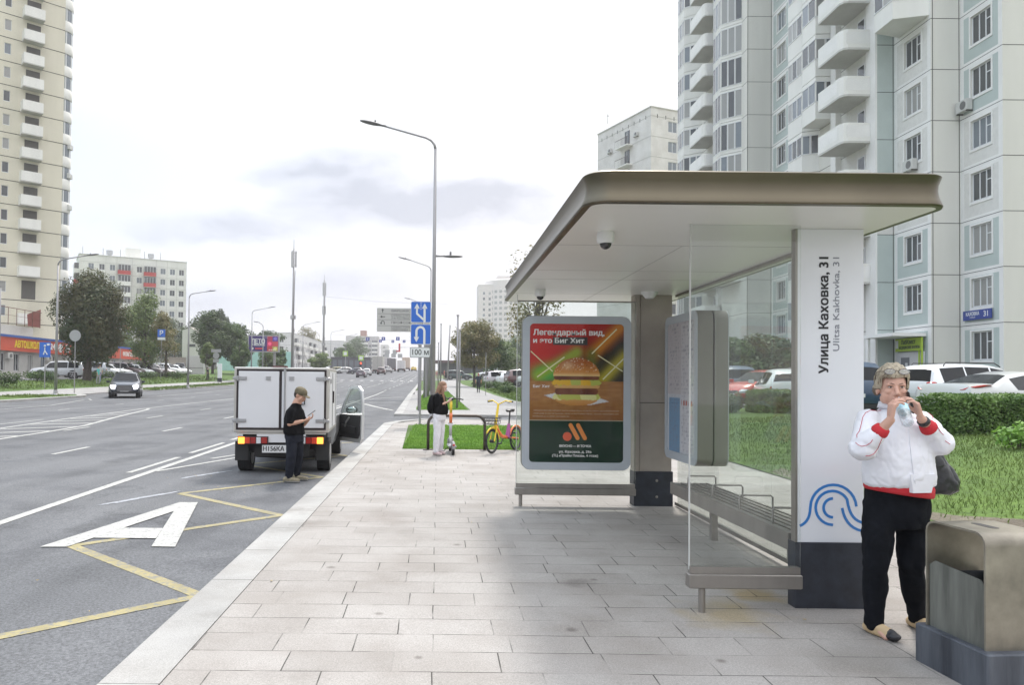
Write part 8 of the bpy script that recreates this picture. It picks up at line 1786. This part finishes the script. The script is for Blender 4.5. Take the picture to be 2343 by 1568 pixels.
# ---------------------------------------------------------------- the man behind the van
MO = (-2.33, 12.05, gz(-2.3, 12)-.10); mn = empty('person', MO, 'man in black t-shirt and dark trousers looking at his phone behind the van', 'person')
Yn, Yf, Ym = 11.92, 12.22, 12.07
ch = V3(688, 904, Ym); b = MB(); XM = head(b, ch, R(68), R(26), 1.06)
b.cap(ch+Vector((-.02, .01, -.04)), V3(677, 929, Ym), .064, .08, 14)
S1, S2 = V3(667, 945, Yn), V3(686, 946, Yf); E1, E2 = V3(663, 971, Yn-.03), V3(694, 972, Yf); W1, W2 = V3(692, 964, Yn), V3(706, 960, Yf-.10)
b.eloft([(V3(u, v, Ym).x, Ym, V3(u, v, Ym).z, rx, ry, -8) for u, v, rx, ry in ((677, 938, .09, .13), (674, 955, .12, .17), (673, 975, .13, .17), (673, 995, .12, .16))], 18)
b.cap(S1, E1, .052, .042); b.cap(E1, W1, .043, .028); b.cap(S2, E2, .052, .042); b.cap(E2, W2, .043, .028)
hand(b, W1, (.9, .12, .22), (.1, .3, 1), 1, curl=(25, 35, 30), s=.98); hand(b, W2, (.8, -.2, .45), (-.5, -.3, .9), -1, curl=(35, 40, 30), s=.98)
H1, K1, A1 = V3(667, 1000, Yn+.06), V3(667, 1042, Yn+.02), V3(661, 1092, Yn+.04); H2, K2, A2 = V3(680, 1000, Yf-.06), V3(683, 1042, Yf-.04), V3(679, 1087, Yf+.02)
for h_, k_, a_ in ((H1, K1, A1), (H2, K2, A2)): b.cap(h_, k_, .07, .05); b.cap(k_, a_, .045, .033)
bd = solid('body', b, m_skin2, mn, MO, .008, 2); face_bits(XM, bd, MO)
b = MB(); b.ell((0, .035, .0), (.080, .075, .085), 18, 12, M=XM); solid('hair', b, mat('hair_dark', (.03, .02, .016), .8), mn, MO, .008, 1)
b = MB(); b.ell((0, .012, .045), (.086, .108, .078), 20, 12, M=XM); b.ell((0, .02, .03), (.086, .10, .06), 20, 10, M=XM); a = MB(); a.prism([(-.07, -.08), (-.062, -.13), (-.035, -.162), (0, -.17), (.035, -.162), (.062, -.13), (.07, -.08)], .020, .030); b.add(a.v, a.f, 0, XM)
cp_ = solid('cap', b, mat('cap_olive', (.12, .10, .06), .85, var=.2, vscale=20), mn, MO, .007, 1)
m_tee = mat('black_tee', (.007, .007, .008), .9, spec=.1, var=.3, vscale=12)
b = MB(); b.eloft([(V3(u, v, Ym).x, Ym, V3(u, v, Ym).z, rx, ry, -8) for u, v, rx, ry in ((679, 923, .072, .085), (677, 930, .09, .11), (675, 940, .135, .19), (672, 958, .152, .20), (672, 975, .162, .205), (673, 990, .168, .205), (674, 995, .165, .20))], 24)
b.cap(S1, S1.lerp(E1, .72), .085, .072, 14); b.cap(S2, S2.lerp(E2, .72), .085, .072, 14)
ts = solid('t_shirt', b, m_tee, mn, MO, .013, 3, None, folds(.009, 12))
pts = onmesh(ts, [(691+i*1.1, 962+((i*7) % 5)*1.6) for i in range(9)], MO, .002)
if len(pts) > 3: b = MB(); b.tube(pts, .008, 5); b.build('shirt_print', [mat('print_teal', (.02, .13, .11), .7)], ts, org=MO)
m_pant = mat('dark_denim', (.016, .018, .026), .9, spec=.15, var=.25, vscale=10)
b = MB(); b.eloft([(V3(u, v, Ym).x, Ym, V3(u, v, Ym).z, rx, ry) for u, v, rx, ry in ((673, 985, .145, .17), (673, 1000, .155, .18), (674, 1012, .14, .17))], 20)
b.cap(H1, K1, .098, .086, 14); b.cap(K1, A1, .088, .062, 14); b.cap(H2, K2, .098, .086, 14); b.cap(K2, A2, .088, .062, 14)
solid('trousers', b, m_pant, mn, MO, .014, 3, None, folds(.012, 11))
for a_, dx, dy in ((A1, .17, -.03), (A2, .19, -.06)):
    f = Vector((a_.x-.02, a_.y, MO[2]+.05)); toe = f+Vector((dx, dy, -.014))
    b = MB(); b.cap(f+Vector((-.04, 0, .0)), f, .042, .05, 12); b.cap(f, toe, .05, .036, 12); b.cap(f+Vector((0, 0, .02)), a_, .05, .042, 12)
    o = solid('shoe', b, [mat('shoe_taupe', (.22, .19, .13), .8, var=.3, vscale=40), mat('sole_pale', (.50, .48, .44), .6)], mn, MO, .009, 2, lambda c: 1 if c.z < MO[2]+.028 else 0)
    for v in o.data.vertices: v.co.z = max(v.co.z, .003)
pc = V3(713, 946, 12.0); b = MB(); Xp = Matrix.Translation(pc) @ Matrix.Rotation(R(-38), 4, 'Y') @ Matrix.Rotation(R(90), 4, 'X'); b.bbox(-.075, .075, -.005, .005, -.036, .036, .003, 0, Xp); tag(b.build('phone', [mat('phone_grey', (.10, .09, .09), .3)], None, org=tuple(pc)), 'dark phone in the hands of the man behind the van', 'phone')

# ---------------------------------------------------------------- the girl by the scooter
GO = (-.01, 15.3, gz(0, 15.3)); gi = empty('person', GO, 'long haired girl in black t-shirt and white trousers by the scooter', 'person')
Yn, Yf, Ym = 15.18, 15.42, 15.3
ch = V3(1013, 886, Ym); b = MB(); XG = head(b, ch, R(62), R(26), .95)
b.cap(ch+Vector((-.02, 0, -.04)), V3(1006, 905, Ym), .046, .052, 12)
S1, S2 = V3(1001, 909, Yn), V3(1012, 909, Yf); E1, E2 = V3(1003, 928, Yn-.02), V3(1017, 928, Yf); W1, W2 = V3(1020, 922, Yn-.02), V3(1024, 921, Yf-.14)
b.eloft([(V3(u, v, Ym).x, Ym, V3(u, v, Ym).z, rx, ry) for u, v, rx, ry in ((1006, 905, .07, .10), (1006, 918, .10, .15), (1006, 935, .10, .13), (1005, 950, .12, .16))], 16)
b.cap(S1, E1, .042, .034); b.cap(E1, W1, .034, .022); b.cap(S2, E2, .042, .034); b.cap(E2, W2, .034, .022)
hand(b, W1, (.9, .05, .35), (.1, .4, 1), 1, s=.9, curl=(30, 35, 25)); hand(b, W2, (.8, -.15, .45), (-.4, -.3, .9), -1, s=.9, curl=(30, 35, 25))
H1, K1, A1 = V3(1001, 953, Yn+.06), V3(1000, 987, Yn+.05), V3(998, 1032, Yn+.07); H2, K2, A2 = V3(1009, 953, Yf-.04), V3(1010, 987, Yf-.03), V3(1006, 1030, Yf+.02)
for h_, k_, a_ in ((H1, K1, A1), (H2, K2, A2)): b.cap(h_, k_, .065, .045); b.cap(k_, a_, .042, .03)
bd = solid('body', b, mat('skin_fair', (.60, .36, .28), .5), gi, GO, .0085, 2); face_bits(XG, bd, GO)
b = MB(); b.ell((0, .022, .030), (.086, .100, .096), 20, 14, M=XG); b.ell((0, .055, -.03), (.078, .06, .09), 16, 10, M=XG)
hp = [ch+Vector((-.06, -.02, -.02)), ch+Vector((-.10, -.05, -.12)), ch+Vector((-.10, -.10, -.24)), ch+Vector((-.04, -.15, -.36))]
for a_, c_, r0_, r1_ in zip(hp, hp[1:], (.06, .055, .05), (.055, .05, .02)): b.cap(a_, c_, r0_, r1_)
hp = [ch+Vector((.0, -.085, .0)), ch+Vector((.0, -.10, -.12)), ch+Vector((.035, -.13, -.28)), ch+Vector((.06, -.13, -.38))]
for a_, c_, r0_, r1_ in zip(hp, hp[1:], (.02, .03, .022), (.03, .022, .008)): b.cap(a_, c_, r0_, r1_)
hair_g = solid('hair', b, mat('hair_brown', (.15, .075, .04), .6, col2=(.26, .14, .08), vscale=30, bump=.4, bscale=90), gi, GO, .009, 1, None, lambda p: .006*noise.noise(Vector((p.x*50, p.y*50, p.z*9))))
cut = XG.inverted(); bm = bmesh.new(); bm.from_mesh(hair_g.data)
bmesh.ops.delete(bm, geom=[v for v in bm.verts if (lambda l: l.y < -.045 and -.13 < l.z < .062 and abs(l.x) < .075)(cut @ (v.co+Vector(GO)))], context='VERTS'); bm.to_mesh(hair_g.data); bm.free()
b = MB(); b.eloft([(V3(u, v, Ym).x, Ym, V3(u, v, Ym).z, rx, ry) for u, v, rx, ry in ((1006, 903, .085, .10), (1006, 909, .12, .17), (1006, 920, .145, .18), (1008, 935, .165, .18), (1008, 945, .16, .18), (1007, 949, .14, .17))], 22)
b.cap(S1, S1.lerp(E1, .8), .075, .07, 14); b.cap(S2, S2.lerp(E2, .8), .075, .07, 14); solid('t_shirt', b, m_tee, gi, GO, .013, 3, None, folds(.010, 12))
b = MB(); b.eloft([(V3(u, v, Ym).x, Ym, V3(u, v, Ym).z, rx, ry) for u, v, rx, ry in ((1005, 943, .12, .155), (1005, 953, .14, .17), (1005, 962, .13, .16))], 20)
b.cap(H1, K1, .092, .078, 14); b.cap(K1, A1, .078, .066, 14); b.cap(H2, K2, .092, .078, 14); b.cap(K2, A2, .078, .066, 14)
solid('trousers', b, mat('white_denim', (.66, .65, .68), .8, var=.04, vscale=6), gi, GO, .013, 3, None, folds(.012, 12))
for a_ in (A1, A2):
    f = Vector((a_.x-.01, a_.y, GO[2]+.045)); toe = f+Vector((.10, -.09, -.012)); b = MB(); b.cap(f+Vector((-.03, .03, 0)), f, .04, .046, 12); b.cap(f, toe, .046, .034, 12); b.cap(f+Vector((0, 0, .02)), a_, .045, .04, 12)
    o = solid('shoe', b, [mat('shoe_rose', (.48, .36, .36), .8, var=.25, vscale=40), MATS['sole_pale']], gi, GO, .009, 2, lambda c: 1 if c.z < GO[2]+.026 else 0)
    for v in o.data.vertices: v.co.z = max(v.co.z, .003)
bp = V3(989, 925, Ym+.02); b = MB(); b.ell(bp, (.085, .15, .20), 16, 12); b.ell(bp+Vector((-.02, 0, -.06)), (.09, .15, .15), 16, 12); pk_ = empty('backpack', tuple(bp), 'black backpack worn by the girl', 'backpack'); solid('bag_body', b, m_tee, pk_, tuple(bp), .012, 2)
b = MB(); b.tube([bp+Vector((.02, -.10, .17)), S1+Vector((0, -.03, .085)), S1+Vector((.09, -.01, .0)), bp+Vector((.10, -.13, -.12))], .014, 6); b.tube([bp+Vector((.0, -.06, -.16)), bp+Vector((.05, -.1, -.40))], .006, 5); b.build('strap', [m_trimb], pk_, org=tuple(bp))
pc = V3(1030, 914, 15.2); b = MB(); Xp = Matrix.Translation(pc) @ Matrix.Rotation(R(-35), 4, 'Y') @ Matrix.Rotation(R(90), 4, 'X'); b.bbox(-.075, .075, -.005, .005, -.036, .036, .003, 0, Xp); tag(b.build('phone', [m_white], None, org=tuple(pc)), 'pale phone in the hands of the girl by the scooter', 'phone')

# ---------------------------------------------------------------- distant walkers
def walker(X, Y, H, top, bot, label, yaw=0, skin=(.5, .3, .22), hairc=(.06, .04, .03), stride=.2, arms=.16, extra=None, dress=False):
    z0 = gz(X, Y); rt_ = empty('person', (X, Y, z0), label, 'person'); k = H/1.75; b = MB(); Q = Matrix.Rotation(yaw, 4, 'Z') @ Matrix.Scale(k, 4)
    a = MB(); a.ell((0, 0, 1.62), (.08, .095, .12), 14, 10); a.cap((0, .01, 1.52), (0, .01, 1.42), .055, .06, 10); a.eloft([(0, 0, .86, .16, .11), (0, 0, 1.0, .165, .115), (0, 0, 1.15, .15, .11), (0, 0, 1.32, .19, .115), (0, 0, 1.43, .17, .10), (0, 0, 1.47, .07, .06)], 16)
    for s in (-1, 1):
        a.cap((s*.19, 0, 1.40), (s*(.19+arms*.4), .02*s, 1.12), .055, .042, 10); a.cap((s*(.19+arms*.4), .02*s, 1.12), (s*(.19+arms*.3), -.06-.05*s, .86), .042, .03, 10); a.ell((s*(.19+arms*.3), -.07-.05*s, .80), (.022, .03, .05), 8, 6)
        a.cap((s*.085, 0, .88), (s*.09, -s*stride*.5, .48), .085, .062, 12); a.cap((s*.09, -s*stride*.5, .48), (s*.09, -s*stride*.3+.02, .08), .06, .042, 12); a.cap((s*.09, -s*stride*.3+.03, .045), (s*.10, -s*stride*.3-.12, .035), .042, .035, 10)
    b.add(a.v, a.f, 0, Q)
    def mf(c):
        z = c.z/k
        if z > 1.64 or (z > 1.55 and (Q.inverted() @ c).y > .02): return 2
        if z > 1.47: return 0
        if z > 1.16: return 1
        if z > .93: return 1 if abs((Q.inverted() @ c).x) < .20 else 0
        if z > .08: return 3 if abs((Q.inverted() @ c).x) < .215 else 0
        return 4
    me_ = [mat('skin_%s' % (skin,), skin, .6), mat('cloth_%s' % (top,), top, .85), mat('hair_%s' % (hairc,), hairc, .8), mat('cloth_%s' % (bot,), bot, .85), m_trimb]
    solid('body', b, me_, rt_, (0, 0, 0), .022, 2, mf)
    return rt_
BK = (.012, .014, .022)
walker(3.63, 66, 1.78, (.015, .02, .04), BK, 'man in dark clothes walking away along the right path', R(170), skin=(.50, .24, .18), hairc=(.35, .12, .09))
walker(3.05, 103, 1.75, (.05, .14, .13), BK, 'person in green top and black trousers by the grey post on the right path', R(175))
walker(.45, 122, 1.7, BK, (.03, .03, .035), 'person in black by the far end of the right path', R(10))
walker(1.35, 121, 1.65, (.05, .045, .05), BK, 'person with pale bag at the far end of the right path', R(185))
walker(-.15, 123, 1.65, (.45, .22, .22), (.45, .35, .33), 'person in pink at the left side of the far right path', R(0))
walker(1.1, 127, 1.7, (.40, .10, .08), (.10, .07, .07), 'person in red before the dark green jeep', R(90))
walker(-30.2, 97.0, 1.72, BK, BK, 'person in black standing on the left path before the young trees', R(80))
walker(-30.8, 67, 1.68, (.08, .40, .38), (.3, .3, .3), 'person in turquoise behind the approaching SUV', R(90))
walker(-31.8, 69.5, 1.7, (.62, .62, .64), (.2, .25, .4), 'person in white behind the approaching SUV', R(0))
walker(8.6, 118, 1.7, (.60, .58, .62), (.3, .3, .35), 'person in white beyond the white saloon on the right', R(0))
# ------------------------------------------------------------------ haze over the long street
hz = MB(); hz.box(-2600, 2600, -70, 4100, -9, 92)
ho = hz.build('haze', []); ho['kind'] = 'stuff'
hm = bpy.data.materials.new('haze_air'); hm.use_nodes = True; t = hm.node_tree; t.nodes.clear()
o_ = t.nodes.new('ShaderNodeOutputMaterial'); pv_ = t.nodes.new('ShaderNodeVolumePrincipled'); pv_.inputs['Color'].default_value = (.97, .95, .97, 1); pv_.inputs['Density'].default_value = .0006; pv_.inputs['Anisotropy'].default_value = .2
t.links.new(pv_.outputs[0], o_.inputs['Volume']); ho.data.materials.append(hm)
